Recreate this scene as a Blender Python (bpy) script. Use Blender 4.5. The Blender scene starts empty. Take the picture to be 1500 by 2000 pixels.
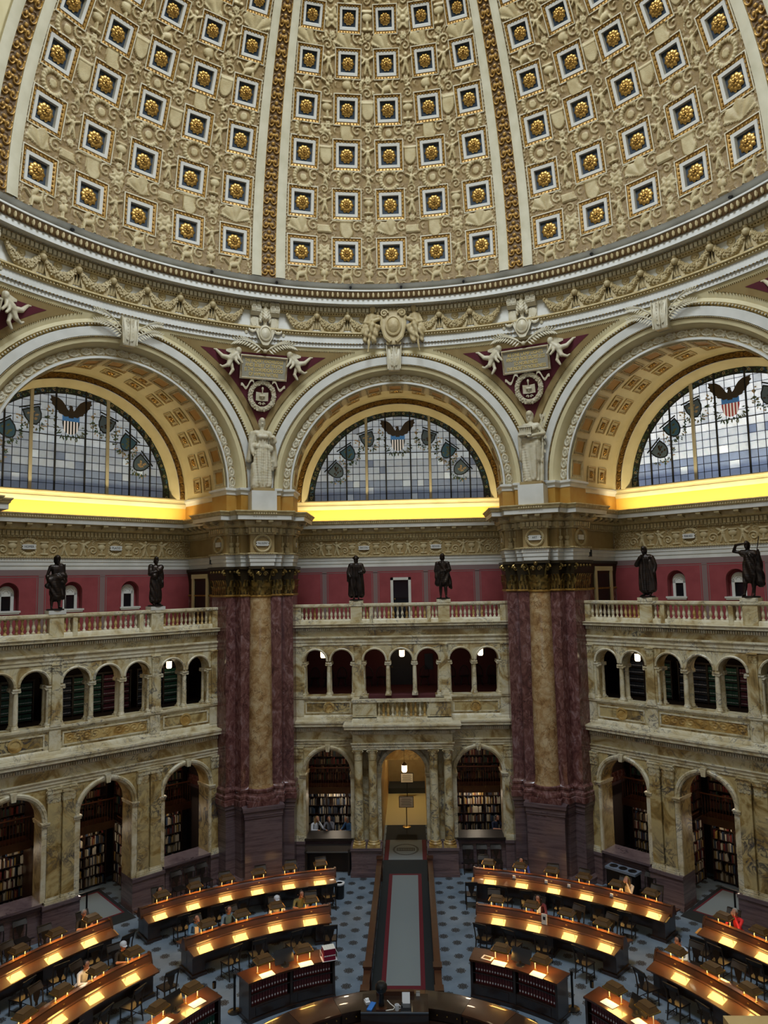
import bpy, math, random
import numpy as np
from mathutils import Vector, Matrix
from math import sin, cos, pi, radians, sqrt, atan2, hypot, asin
random.seed(7); np.random.seed(7)
S = bpy.context.scene
COL = S.collection

# ------------------------------------------------------------------ camera
cd = bpy.data.cameras.new('camera'); cam = bpy.data.objects.new('camera', cd); COL.objects.link(cam)
cd.sensor_fit = 'VERTICAL'; cd.sensor_height = 36.0; cd.lens = 36.0 * 1386.58 / 2000.0
cd.clip_start = 0.05; cd.clip_end = 200
_f = Vector((-0.03549305, 0.99456399, 0.09789131)); _r = Vector((0.99910697, 0.03755995, -0.01935226)); _u = Vector((0.02292386, -0.09711702, 0.99500894))
cam.matrix_world = Matrix(((_r.x, _u.x, -_f.x, 0.50042), (_r.y, _u.y, -_f.y, -15.72316), (_r.z, _u.z, -_f.z, 11.99409), (0, 0, 0, 1)))
S.camera = cam

# ------------------------------------------------------------------ world, light, exposure
w = bpy.data.worlds.new('world'); S.world = w; w.use_nodes = True
w.node_tree.nodes['Background'].inputs[0].default_value = (0.55, 0.68, 0.85, 1)
w.node_tree.nodes['Background'].inputs[1].default_value = 0.6
S.view_settings.view_transform = 'Standard'; S.view_settings.look = 'None'
S.view_settings.gamma = 1.0; S.view_settings.use_curve_mapping = False
S.view_settings.exposure = 0.0
S.cycles.max_bounces = 6; S.cycles.diffuse_bounces = 4; S.cycles.glossy_bounces = 3
S.cycles.transparent_max_bounces = 8; S.cycles.caustics_reflective = False; S.cycles.caustics_refractive = False

def area_light(name, loc, target, sx, sy, power, color, shape='RECTANGLE', spread=180):
    l = bpy.data.lights.new(name, 'AREA'); l.shape = shape; l.size = sx
    if shape in ('RECTANGLE', 'ELLIPSE'): l.size_y = sy
    l.energy = power; l.color = color; l.spread = radians(spread)
    o = bpy.data.objects.new(name, l); COL.objects.link(o); o.location = loc
    o.rotation_euler = (Vector(target) - Vector(loc)).to_track_quat('-Z', 'Y').to_euler()
    return o
def rot(k, s, a, z):            # bay frame (across, outwards, up) -> world; k = bays clockwise from the far one
    p = radians(45 * k)
    return (s * cos(p) + a * sin(p), -s * sin(p) + a * cos(p), z)
# daylight falling through the lantern at the crown of the dome
area_light('lantern_daylight', (0, 0, 36.2), (0, 0, 0), 8.0, 8.0, 5200, (0.80, 0.90, 1.0), 'DISK')
# warm lamps hidden behind the wall cornice below each great window
for _k in (-1, 0, 1):
    area_light('cove_lamps', rot(_k, 0, 18.95, 15.12), rot(_k, 0, 19.75, 16.3), 10.0, 0.2, 180, (1.0, 0.84, 0.50)).rotation_euler.rotate_axis('Z', 0)

# ------------------------------------------------------------------ materials
def lin(c):
    return tuple(((x / 255) / 12.92 if x / 255 <= 0.04045 else ((x / 255 + 0.055) / 1.055) ** 2.4) for x in c) + (1.0,)
MATS = {}
def mat(name, col, rough=0.5, metal=0.0, coat=0.0, bump=None, vary=None, emit=0.0, spec=0.5, ecol=None):
    """vary=(colour, scale, detail, lo, hi): noise mix to a second colour; bump=(scale, strength)"""
    m = bpy.data.materials.new(name); m.use_nodes = True; nt = m.node_tree; b = nt.nodes['Principled BSDF']
    b.inputs['Base Color'].default_value = lin(col); b.inputs['Roughness'].default_value = rough
    b.inputs['Metallic'].default_value = metal; b.inputs['Coat Weight'].default_value = coat
    b.inputs['Coat Roughness'].default_value = 0.04; b.inputs['Specular IOR Level'].default_value = spec
    if emit:
        b.inputs['Emission Color'].default_value = lin(ecol or col); b.inputs['Emission Strength'].default_value = emit
    if vary or bump:
        g = nt.nodes.new('ShaderNodeNewGeometry')
    if vary:
        n = nt.nodes.new('ShaderNodeTexNoise'); n.inputs['Scale'].default_value = vary[1]; n.inputs['Detail'].default_value = vary[2]
        r = nt.nodes.new('ShaderNodeValToRGB'); r.color_ramp.elements[0].position = vary[3]; r.color_ramp.elements[1].position = vary[4]
        r.color_ramp.elements[0].color = lin(col); r.color_ramp.elements[1].color = lin(vary[0])
        nt.links.new(g.outputs['Position'], n.inputs['Vector']); nt.links.new(n.outputs[0], r.inputs[0]); nt.links.new(r.outputs[0], b.inputs['Base Color'])
    if bump:
        n2 = nt.nodes.new('ShaderNodeTexNoise'); n2.inputs['Scale'].default_value = bump[0]; n2.inputs['Detail'].default_value = 4
        bp = nt.nodes.new('ShaderNodeBump'); bp.inputs['Strength'].default_value = bump[1]; bp.inputs['Distance'].default_value = 0.03
        nt.links.new(g.outputs['Position'], n2.inputs['Vector']); nt.links.new(n2.outputs[0], bp.inputs['Height']); nt.links.new(bp.outputs[0], b.inputs['Normal'])
    MATS[name] = m
    return m
def marble(name, stops, scale, vein, vscale, vwidth, rough=0.42, stretch=(1, 1, 1), distort=1.5, vamt=1.0, crack=None):
    """stops = colour ramp over warped noise; vein = dark vein colour where a second warped noise crosses its middle"""
    m = bpy.data.materials.new(name); m.use_nodes = True; nt = m.node_tree; b = nt.nodes['Principled BSDF']; N = nt.nodes.new; L = nt.links.new
    b.inputs['Roughness'].default_value = rough
    g = N('ShaderNodeNewGeometry'); mp = N('ShaderNodeMapping'); mp.inputs['Scale'].default_value = stretch; L(g.outputs['Position'], mp.inputs[0])
    n = N('ShaderNodeTexNoise'); n.inputs['Scale'].default_value = scale; n.inputs['Detail'].default_value = 6; n.inputs['Distortion'].default_value = distort; n.inputs['Roughness'].default_value = 0.62
    L(mp.outputs[0], n.inputs['Vector'])
    r = N('ShaderNodeValToRGB'); e = r.color_ramp.elements
    while len(e) < len(stops): e.new(0.5)
    for i, (p, c) in enumerate(stops): e[i].position = p; e[i].color = lin(c)
    L(n.outputs[0], r.inputs[0])
    v = N('ShaderNodeTexNoise'); v.inputs['Scale'].default_value = vscale; v.inputs['Detail'].default_value = 5; v.inputs['Distortion'].default_value = distort * 1.2; v.inputs['Roughness'].default_value = 0.6
    mv = N('ShaderNodeMapping'); mv.inputs['Scale'].default_value = stretch; mv.inputs['Rotation'].default_value = (0.5, 0.35, 0.6); mv.inputs['Location'].default_value = (3.1, 7.7, 1.9)
    L(g.outputs['Position'], mv.inputs[0]); L(mv.outputs[0], v.inputs['Vector'])
    s = N('ShaderNodeMath'); s.operation = 'SUBTRACT'; s.inputs[1].default_value = 0.5; L(v.outputs[0], s.inputs[0])
    a = N('ShaderNodeMath'); a.operation = 'ABSOLUTE'; L(s.outputs[0], a.inputs[0])
    rr = N('ShaderNodeMapRange'); rr.inputs['From Max'].default_value = vwidth; rr.inputs['To Min'].default_value = vamt; rr.inputs['To Max'].default_value = 0; L(a.outputs[0], rr.inputs[0])
    # veins come and go with a broad noise
    k = N('ShaderNodeTexNoise'); k.inputs['Scale'].default_value = vscale * 0.45; L(g.outputs['Position'], k.inputs['Vector'])
    kr = N('ShaderNodeMapRange'); kr.inputs['From Min'].default_value = 0.42; kr.inputs['From Max'].default_value = 0.62; L(k.outputs[0], kr.inputs[0])
    mu = N('ShaderNodeMath'); mu.operation = 'MULTIPLY'; L(rr.outputs[0], mu.inputs[0]); L(kr.outputs[0], mu.inputs[1])
    mx = N('ShaderNodeMix'); mx.data_type = 'RGBA'; mx.inputs[7].default_value = lin(vein); L(mu.outputs[0], mx.inputs[0]); L(r.outputs[0], mx.inputs[6])
    out = mx.outputs[2]
    if crack:
        vo = N('ShaderNodeTexVoronoi'); vo.feature = 'DISTANCE_TO_EDGE'; vo.inputs['Scale'].default_value = crack[1]
        ad = N('ShaderNodeMix'); ad.data_type = 'VECTOR'; ad.inputs[0].default_value = 0.12; L(g.outputs['Position'], ad.inputs[4]); L(n.outputs[1], ad.inputs[5]); L(ad.outputs[1], vo.inputs['Vector'])
        cr = N('ShaderNodeMapRange'); cr.inputs['From Max'].default_value = 0.03; cr.inputs['To Min'].default_value = crack[2]; cr.inputs['To Max'].default_value = 0; L(vo.outputs[0], cr.inputs[0])
        m2 = N('ShaderNodeMix'); m2.data_type = 'RGBA'; m2.inputs[7].default_value = lin(crack[0]); L(cr.outputs[0], m2.inputs[0]); L(out, m2.inputs[6]); out = m2.outputs[2]
    L(out, b.inputs['Base Color'])
    MATS[name] = m
    return m
marble('siena', [(0.30, (104, 84, 48)), (0.42, (158, 132, 82)), (0.50, (190, 174, 132)), (0.60, (205, 196, 166)), (0.72, (160, 138, 88))], 0.85, (66, 66, 74), 1.3, 0.030)
marble('siena_gold', [(0.30, (110, 82, 38)), (0.45, (164, 128, 66)), (0.60, (196, 170, 112)), (0.75, (140, 106, 54))], 1.1, (74, 62, 50), 1.6, 0.028)
marble('siena_pale', [(0.30, (150, 128, 86)), (0.45, (196, 182, 146)), (0.60, (214, 206, 182)), (0.75, (180, 164, 122))], 1.2, (92, 90, 92), 1.6, 0.025)
marble('siena_dark', [(0.30, (92, 74, 40)), (0.42, (148, 122, 70)), (0.52, (186, 166, 116)), (0.66, (168, 152, 110)), (0.78, (116, 92, 50))], 0.9, (44, 48, 60), 1.5, 0.07)
marble('red_marble', [(0.30, (70, 42, 42)), (0.45, (98, 62, 58)), (0.55, (116, 80, 76)), (0.68, (140, 112, 112)), (0.8, (84, 50, 48))], 3.6, (54, 30, 32), 2.4, 0.03, rough=0.16, stretch=(1, 1, 0.6))
marble('column_marble', [(0.30, (126, 92, 56)), (0.45, (164, 130, 88)), (0.55, (180, 152, 112)), (0.70, (196, 174, 138)), (0.82, (150, 114, 74))], 2.6, (112, 82, 54), 3.0, 0.03, rough=0.14, distort=0.6, crack=((104, 74, 48), 4.0, 0.5))
marble('brown_marble', [(0.30, (76, 62, 66)), (0.45, (96, 80, 84)), (0.55, (110, 94, 96)), (0.68, (88, 72, 76)), (0.8, (120, 104, 104))], 1.5, (60, 48, 54), 2.0, 0.02, rough=0.22, stretch=(0.35, 0.35, 5.0), distort=0.4)
PLASTER = mat('plaster', (205, 203, 196), 0.6, vary=((190, 188, 180), 1.5, 3, 0.35, 0.7))
mat('plaster_cream', (206, 193, 152), 0.6, vary=((194, 180, 138), 1.5, 3, 0.35, 0.7))
mat('plaster_tan', (150, 128, 82), 0.6, vary=((138, 114, 70), 2.5, 3, 0.35, 0.7))
mat('stucco', (186, 170, 130), 0.55, vary=((160, 140, 98), 3.0, 4, 0.3, 0.7), bump=(34, 0.35))
mat('stucco_ground', (116, 92, 54), 0.6, vary=((140, 116, 72), 5.0, 4, 0.3, 0.7), bump=(40, 0.4))
mat('coffer_white', (186, 182, 172), 0.6)
mat('rib_band', (190, 182, 158), 0.6, vary=((176, 168, 142), 2, 3, 0.35, 0.7))
mat('tablet_grey', (150, 144, 128), 0.6)
mat('stucco_white', (198, 190, 168), 0.5, vary=((176, 164, 132), 4.0, 4, 0.3, 0.75), bump=(30, 0.15))
mat('moulding', (196, 178, 132), 0.5, vary=((170, 148, 100), 6.0, 3, 0.3, 0.7))
mat('gold', (190, 150, 80), 0.36, metal=0.8, vary=((140, 104, 48), 11, 3, 0.3, 0.7))
mat('gold_soft', (176, 136, 66), 0.45, metal=0.45, vary=((126, 92, 40), 9, 3, 0.3, 0.7))
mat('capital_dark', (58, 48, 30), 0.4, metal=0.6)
mat('gilt_bronze', (158, 130, 70), 0.3, metal=0.75, vary=((70, 58, 34), 7, 3, 0.3, 0.7))
mat('rib_ground', (92, 66, 30), 0.6)
mat('coffer_blue', (14, 30, 44), 0.6, vary=((26, 42, 56), 12, 3, 0.4, 0.7))
mat('ochre', (168, 128, 54), 0.6, vary=((164, 116, 38), 3, 3, 0.35, 0.7))
mat('cove_yellow', (226, 176, 76), 0.6)
mat('wall_red', (138, 58, 62), 0.75, vary=((128, 50, 54), 2.0, 3, 0.35, 0.7))
mat('stripe_grey', (120, 98, 96), 0.75)
mat('panel_crimson', (92, 22, 38), 0.75, vary=((82, 18, 32), 3.0, 3, 0.35, 0.7))
mat('bronze', (36, 30, 27), 0.38, metal=0.6, vary=((54, 42, 34), 6, 3, 0.35, 0.7))
mat('wood_dark', (44, 27, 18), 0.28, coat=0.5, vary=((30, 18, 12), 5, 5, 0.35, 0.7))
mat('wood_desk', (84, 50, 25), 0.4, coat=1.0, vary=((84, 48, 22), 2.0, 3, 0.35, 0.7))
mat('wood_mid', (74, 42, 24), 0.3, coat=0.5, vary=((60, 33, 18), 4, 5, 0.35, 0.7))
mat('wood_black', (24, 17, 14), 0.5)
mat('leather_brown', (96, 68, 36), 0.4, vary=((84, 60, 32), 9, 3, 0.35, 0.7))
mat('brass', (196, 158, 84), 0.28, metal=0.9)
mat('iron', (24, 24, 26), 0.45, metal=0.5)
mat('plastic_black', (18, 18, 20), 0.35)
mat('plastic_white', (222, 224, 228), 0.4)
mat('plastic_blue', (52, 120, 200), 0.4)
mat('steel', (150, 154, 160), 0.3, metal=0.8)
mat('paper', (224, 222, 212), 0.7)
mat('ink', (40, 40, 44), 0.7)
mat('glass_dark', (16, 18, 22), 0.12)
mat('maroon_binding', (92, 32, 34), 0.45); mat('label_white', (220, 220, 226), 0.5)
mat('crimson_binding', (128, 22, 52), 0.45)
mat('carpet_grey', (120, 128, 130), 0.9, bump=(180, 0.25)); mat('carpet_dark', (20, 26, 28), 0.9, bump=(180, 0.2)); mat('carpet_red', (92, 16, 28), 0.9, bump=(180, 0.2))
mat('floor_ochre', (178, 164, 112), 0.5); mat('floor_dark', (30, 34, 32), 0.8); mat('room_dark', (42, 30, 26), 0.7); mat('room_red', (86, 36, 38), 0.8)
mat('seal_ink', (46, 44, 36), 0.9)
mat('lamp_glow', (255, 214, 138), 0.5, emit=26, ecol=(255, 196, 104))
mat('lantern_glow', (255, 240, 205), 0.5, emit=4.5, ecol=(255, 232, 190))
mat('bulb_glow', (255, 220, 160), 0.5, emit=30, ecol=(255, 206, 130))
mat('skin', (176, 122, 94), 0.55); mat('skin_dark', (120, 80, 60), 0.55)
mat('hair_dark', (28, 22, 20), 0.6); mat('hair_blond', (150, 118, 70), 0.6); mat('hair_grey', (150, 146, 140), 0.6)
for _n, _c in dict(cloth_black=(22, 22, 24), cloth_white=(206, 208, 214), cloth_blue=(64, 104, 150), cloth_sky=(150, 172, 204), cloth_royal=(34, 52, 128), cloth_denim=(70, 98, 130),
                   cloth_olive=(92, 92, 62), cloth_cream=(196, 180, 160), cloth_red=(176, 34, 46), cloth_plum=(84, 30, 44), cloth_navy=(24, 30, 52), cloth_grey=(108, 108, 116)).items():
    mat(_n, _c, 0.85, bump=(60, 0.2))
BOOKC = []
for _i, _c in enumerate([(58, 22, 22), (30, 44, 60), (24, 56, 44), (74, 52, 30), (120, 108, 84), (176, 168, 150), (40, 36, 38), (96, 32, 28), (150, 120, 60), (44, 60, 84)]):
    BOOKC.append(mat('book_cloth_%d' % _i, _c, 0.6))
mat('book_green', (20, 70, 54), 0.5); mat('book_wine', (84, 22, 44), 0.5); mat('book_blueblack', (28, 34, 48), 0.5)

def floor_material():
    m = bpy.data.materials.new('carpet_medallions'); m.use_nodes = True; nt = m.node_tree; b = nt.nodes['Principled BSDF']; N = nt.nodes.new; L = nt.links.new
    g = N('ShaderNodeNewGeometry'); sp = N('ShaderNodeSeparateXYZ'); L(g.outputs['Position'], sp.inputs[0])
    def M(op, a, b_=None, c=None):
        n = N('ShaderNodeMath'); n.operation = op
        for i, x in enumerate((a, b_, c)):
            if x is None: continue
            if isinstance(x, (int, float)): n.inputs[i].default_value = x
            else: L(x, n.inputs[i])
        return n.outputs[0]
    px, py = 0.868, 0.8535
    def cell(ox, oy):
        u = M('SUBTRACT', M('FRACT', M('DIVIDE', M('SUBTRACT', sp.outputs[0], ox - px / 2), px)), 0.5)
        v = M('SUBTRACT', M('FRACT', M('DIVIDE', M('SUBTRACT', sp.outputs[1], oy - py / 2), py)), 0.5)
        u = M('MULTIPLY', u, px); v = M('MULTIPLY', v, py)
        r = M('SQRT', M('ADD', M('MULTIPLY', u, u), M('MULTIPLY', v, v)))
        t = M('ARCTAN2', v, u)
        return r, t
    def motif(r, t):
        edge = M('ADD', 0.150, M('MULTIPLY', M('COSINE', M('MULTIPLY', t, 8)), 0.012))
        inside = M('LESS_THAN', r, edge)
        ring = M('LESS_THAN', M('ABSOLUTE', M('SUBTRACT', r, 0.122)), 0.007)
        pet = M('GREATER_THAN', M('MULTIPLY', M('COSINE', M('MULTIPLY', t, 4)), M('COSINE', M('MULTIPLY', r, 60))), 0.42)
        pet = M('MULTIPLY', pet, M('LESS_THAN', r, 0.10))
        light = M('MAXIMUM', ring, M('MULTIPLY', pet, 0.8))
        return M('MULTIPLY', inside, M('SUBTRACT', 1.0, M('MULTIPLY', light, 0.62)))
    r1, t1 = cell(1.334, 7.125); r2, t2 = cell(1.334 + px / 2, 7.125 + py / 2)
    d = M('MAXIMUM', motif(r1, t1), motif(r2, t2))
    n = N('ShaderNodeTexNoise'); n.inputs['Scale'].default_value = 1.3; n.inputs['Detail'].default_value = 6; L(g.outputs['Position'], n.inputs['Vector'])
    rp = N('ShaderNodeValToRGB'); rp.color_ramp.elements[0].color = lin((88, 104, 120)); rp.color_ramp.elements[1].color = lin((116, 132, 148)); rp.color_ramp.elements[0].position = 0.3; rp.color_ramp.elements[1].position = 0.7; L(n.outputs[0], rp.inputs[0])
    mx = N('ShaderNodeMix'); mx.data_type = 'RGBA'; mx.inputs[7].default_value = lin((34, 32, 32)); L(d, mx.inputs[0]); L(rp.outputs[0], mx.inputs[6]); L(mx.outputs[2], b.inputs['Base Color'])
    b.inputs['Roughness'].default_value = 0.75
    MATS['floor'] = m
floor_material()

# ------------------------------------------------------------------ mesh helpers
def MT(x): return MATS[x] if isinstance(x, str) else x
def link(o, parent=None):
    COL.objects.link(o)
    if parent is not None: o.parent = parent
    return o
def empty(name, loc=(0, 0, 0), rz=0.0, parent=None):
    o = bpy.data.objects.new(name, None); o.location = loc; o.rotation_euler = (0, 0, rz); o.empty_display_size = 0.2
    return link(o, parent)
def tag(o, label=None, cat=None, group=None, kind=None):
    if label: o['label'] = label
    if cat: o['category'] = cat
    if group: o['group'] = group
    if kind: o['kind'] = kind
    return o
def structure(o): o['kind'] = 'structure'; return o
def put(name, me, parent=None, loc=None, rot_=None, mw=None, scale=None):
    o = bpy.data.objects.new(name, me)
    if mw is not None: o.matrix_local = mw
    if loc is not None: o.location = loc
    if rot_ is not None: o.rotation_euler = rot_
    if scale is not None: o.scale = scale
    return link(o, parent)
def copy_tree(o, parent=None):
    c = o.copy(); link(c, parent)
    for ch in o.children: copy_tree(ch, c)
    return c
class MB:
    def __init__(s): s.v = []; s.f = []; s.m = []; s.cur = 0
    def face(s, idx): s.f.append(idx); s.m.append(s.cur)
    def poly(s, pts):
        n = len(s.v); s.v.extend(pts); s.face(tuple(range(n, n + len(pts)))); return s
    def grid(s, rows, closed_u=False, closed_v=False):
        n = len(s.v); nv = len(rows); nu = len(rows[0])
        for r in rows: s.v.extend(r)
        for j in range(nv if closed_v else nv - 1):
            j2 = (j + 1) % nv
            for i in range(nu if closed_u else nu - 1):
                i2 = (i + 1) % nu
                s.face((n + j * nu + i, n + j * nu + i2, n + j2 * nu + i2, n + j2 * nu + i))
        return s
    def box(s, x0, x1, y0, y1, z0, z1, mw=None):
        n = len(s.v); P = [(x0, y0, z0), (x1, y0, z0), (x1, y1, z0), (x0, y1, z0), (x0, y0, z1), (x1, y0, z1), (x1, y1, z1), (x0, y1, z1)]
        if mw is not None: P = [tuple(mw @ Vector(p)) for p in P]
        s.v.extend(P)
        for q in ((0, 3, 2, 1), (4, 5, 6, 7), (0, 1, 5, 4), (1, 2, 6, 5), (2, 3, 7, 6), (3, 0, 4, 7)): s.face(tuple(n + i for i in q))
        return s
    def frustum(s, x0, x1, y0, y1, z0, z1, dx, dy):
        n = len(s.v)
        s.v.extend([(x0, y0, z0), (x1, y0, z0), (x1, y1, z0), (x0, y1, z0), (x0 + dx, y0 + dy, z1), (x1 - dx, y0 + dy, z1), (x1 - dx, y1 - dy, z1), (x0 + dx, y1 - dy, z1)])
        for q in ((0, 3, 2, 1), (4, 5, 6, 7), (0, 1, 5, 4), (1, 2, 6, 5), (2, 3, 7, 6), (3, 0, 4, 7)): s.face(tuple(n + i for i in q))
        return s
    def prism(s, poly, z0, z1):
        n = len(s.v); k = len(poly); s.v.extend([(x, y, z0) for x, y in poly]); s.v.extend([(x, y, z1) for x, y in poly])
        s.face(tuple(n + i for i in range(k))[::-1]); s.face(tuple(n + k + i for i in range(k)))
        for i in range(k): s.face((n + i, n + (i + 1) % k, n + k + (i + 1) % k, n + k + i))
        return s
    def plate(s, poly, y0, y1):      # polygon in (x,z) extruded along y
        n = len(s.v); k = len(poly); s.v.extend([(x, y0, z) for x, z in poly]); s.v.extend([(x, y1, z) for x, z in poly])
        s.face(tuple(n + i for i in range(k))); s.face(tuple(n + k + i for i in range(k))[::-1])
        for i in range(k): s.face((n + i, n + k + i, n + k + (i + 1) % k, n + (i + 1) % k))
        return s
    def lathe(s, prof, n=16, cx=0, cy=0, a0=0, a1=2 * pi):
        full = abs(a1 - a0 - 2 * pi) < 1e-6; k = n if full else n + 1
        return s.grid([[(cx + r * cos(a0 + (a1 - a0) * i / n), cy + r * sin(a0 + (a1 - a0) * i / n), z) for i in range(k)] for r, z in prof], closed_u=full)
    def ring(s, prof, n=128, az0=-180, az1=180, center=(0, 0)):   # revolve (r,z) round the hall's axis, azimuth clockwise from +y
        full = abs(az1 - az0 - 360) < 1e-6; k = n if full else n + 1
        A = [radians(az0 + (az1 - az0) * i / n) for i in range(k)]
        return s.grid([[(r * sin(a), r * cos(a), z) for a in A] for r, z in prof], closed_u=full)
    def arc_solid(s, prof, az0, az1, n=24):      # closed (r,z) section swept round the hall's axis, capped
        s.ring(prof + [prof[0]], n, az0, az1)
        for az in (az0, az1): a = radians(az); s.poly([(r * sin(a), r * cos(a), z) for r, z in prof])
        return s
    def arch(s, prof, cx, zs, n=24, t0=0, t1=pi):   # revolve (r,y) about an axis along y through (cx,zs)
        return s.grid([[(cx + r * cos(t0 + (t1 - t0) * i / n), y, zs + r * sin(t0 + (t1 - t0) * i / n)) for i in range(n + 1)] for r, y in prof])
    def sweep(s, path, prof, closed=False, caps=True):
        """path in plan; profile (outward, z); outward is to the right of travel; mitred"""
        k = len(path); N = []
        def nrm(a, b):
            d = Vector((b[0] - a[0], b[1] - a[1])).normalized(); return Vector((d.y, -d.x))
        for i in range(k):
            if closed: n1 = nrm(path[i - 1], path[i]); n2 = nrm(path[i], path[(i + 1) % k])
            else:
                n1 = nrm(path[max(i - 1, 0)], path[max(i, 1)]); n2 = nrm(path[min(i, k - 2)], path[min(i + 1, k - 1)])
            m = (n1 + n2); m = m / max(m.dot(n1), 0.2) if m.length > 1e-6 else n1
            N.append(m)
        rows = [[(path[i][0] + N[i].x * p, path[i][1] + N[i].y * p, z) for i in range(k)] for p, z in prof]
        s.grid(rows, closed_u=closed)
        if caps and not closed:
            for i in (0, k - 1): s.poly([r[i] for r in rows])
        return s
    def tube(s, pts, rad, n=6, flat=1.0):
        pts = [Vector(p) for p in pts]; k = len(pts); rad = rad if isinstance(rad, (list, tuple)) else [rad] * k
        up = Vector((0, 0, 1)); rows = []; prev = None
        for i in range(k):
            d = (pts[min(i + 1, k - 1)] - pts[max(i - 1, 0)])
            d = d.normalized() if d.length > 1e-9 else Vector((0, 0, 1))
            a = (prev - d * prev.dot(d)) if prev is not None else d.cross(up if abs(d.z) < 0.95 else Vector((1, 0, 0)))
            if a.length < 1e-6: a = d.orthogonal()
            a.normalize(); prev = a; b = d.cross(a)
            rows.append([tuple(pts[i] + a * (rad[i] * cos(2 * pi * j / n)) + b * (rad[i] * flat * sin(2 * pi * j / n))) for j in range(n)])
        s.grid(rows, closed_u=True); s.poly(rows[0][::-1]); s.poly(rows[-1]); return s
    def ball(s, c, rx, ry=None, rz=None, nu=8, nv=5):
        ry = ry or rx; rz = rz or rx
        rows = [[(c[0] + rx * sin(pi * j / nv) * cos(2 * pi * i / nu), c[1] + ry * sin(pi * j / nv) * sin(2 * pi * i / nu), c[2] + rz * cos(pi * j / nv)) for i in range(nu)] for j in range(1, nv)]
        n = len(s.v); s.grid(rows, closed_u=True); t = len(s.v); s.v.extend([(c[0], c[1], c[2] + rz), (c[0], c[1], c[2] - rz)]); b = n + (nv - 2) * nu
        for i in range(nu): s.face((t, n + i, n + (i + 1) % nu)); s.face((t + 1, b + (i + 1) % nu, b + i))
        return s
    def leaf(s, base, out, side, h, w, curl=0.35, n=5):
        """acanthus leaf standing at base, curling outwards at the tip"""
        base, out, side = Vector(base), Vector(out), Vector(side); rows = []
        for i in range(n + 1):
            t = i / n; o = 0.10 + curl * max(0, t - 0.45) ** 1.6 * 2.4; z = h * (t if t < 0.85 else 0.85 + (t - 0.85) * (-0.6)); ww = w * (0.75 + 0.5 * sin(pi * min(t * 1.15, 1))) * (1 if t < 0.8 else (1 - t) * 4 + 0.2)
            c = base + out * (o * h * 0.5) + Vector((0, 0, z))
            rows.append([tuple(c - side * ww / 2 - out * 0.012), tuple(c + out * w * 0.10), tuple(c + side * ww / 2 - out * 0.012)])
        return s.grid(rows)
    def spiral(s, c, e1, e2, r, turns=1.75, th=0.03, n=18, depth=None):
        c, e1, e2 = Vector(c), Vector(e1), Vector(e2); pts = []; rad = []
        for i in range(n + 1):
            t = i / n; a = turns * 2 * pi * t; rr = r * (1 - 0.85 * t); pts.append(c + e1 * rr * cos(a) + e2 * rr * sin(a)); rad.append(th * (1 - 0.5 * t))
        s.tube(pts, rad, 5); s.ball(tuple(c), th * 1.2, nu=6, nv=4); return s
    def mesh(s, name, mats, smooth=True, angle=38):
        me = bpy.data.meshes.new(name); me.from_pydata(s.v, [], s.f)
        for m in (mats if isinstance(mats, (list, tuple)) else [mats]): me.materials.append(MT(m))
        if any(s.m): me.polygons.foreach_set('material_index', s.m)
        if smooth:
            me.polygons.foreach_set('use_smooth', [True] * len(me.polygons)); me.set_sharp_from_angle(angle=radians(angle))
        me.update(); return me
    def obj(s, name, mats, parent=None, smooth=True, **kw): return put(name, s.mesh(name, mats, smooth), parent, **kw)
def mbox(x0, x1, y0, y1, z0, z1): return MB().box(x0, x1, y0, y1, z0, z1)

def arch_wall(b, x0, x1, z0, z1, y0, y1, arches, n=14):
    """solid wall with round-headed openings (cx, half width, spring z, sill z)"""
    xs = x0
    for cx, hw, zs, sill in sorted(arches):
        if cx - hw > xs: b.box(xs, cx - hw, y0, y1, z0, z1)
        if sill > z0: b.box(cx - hw, cx + hw, y0, y1, z0, sill)
        P = [(cx - hw * cos(pi * i / n), zs + hw * sin(pi * i / n)) for i in range(n + 1)]
        for y in (y0, y1): b.grid([[(x, y, z) for x, z in P], [(x, y, z1) for x, z in P]])
        b.grid([[(x, y0, z) for x, z in P], [(x, y1, z) for x, z in P]]); b.grid([[(x, y0, z1) for x, z in P], [(x, y1, z1) for x, z in P]])
        xs = cx + hw
    if x1 > xs: b.box(xs, x1, y0, y1, z0, z1)
    return b
def text_mesh(txt, size, material, extrude=0.004, align='CENTER', width=None):
    cu = bpy.data.curves.new('t', 'FONT'); cu.body = txt; cu.size = size; cu.extrude = extrude; cu.align_x = align; cu.align_y = 'CENTER'; cu.resolution_u = 2
    o = bpy.data.objects.new('t', cu); COL.objects.link(o); dg = bpy.context.evaluated_depsgraph_get(); dg.update()
    me = bpy.data.meshes.new_from_object(o.evaluated_get(dg)); bpy.data.objects.remove(o); bpy.data.curves.remove(cu)
    me.materials.clear(); me.materials.append(MT(material)); me.name = 'lettering'
    if width:
        xs = [v.co.x for v in me.vertices]; k = width / (max(xs) - min(xs))
        for v in me.vertices: v.co.x *= k
    return me
UPR = Matrix.Rotation(pi / 2, 4, 'X')     # text lying in xy -> standing in xz, read from -y

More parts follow.
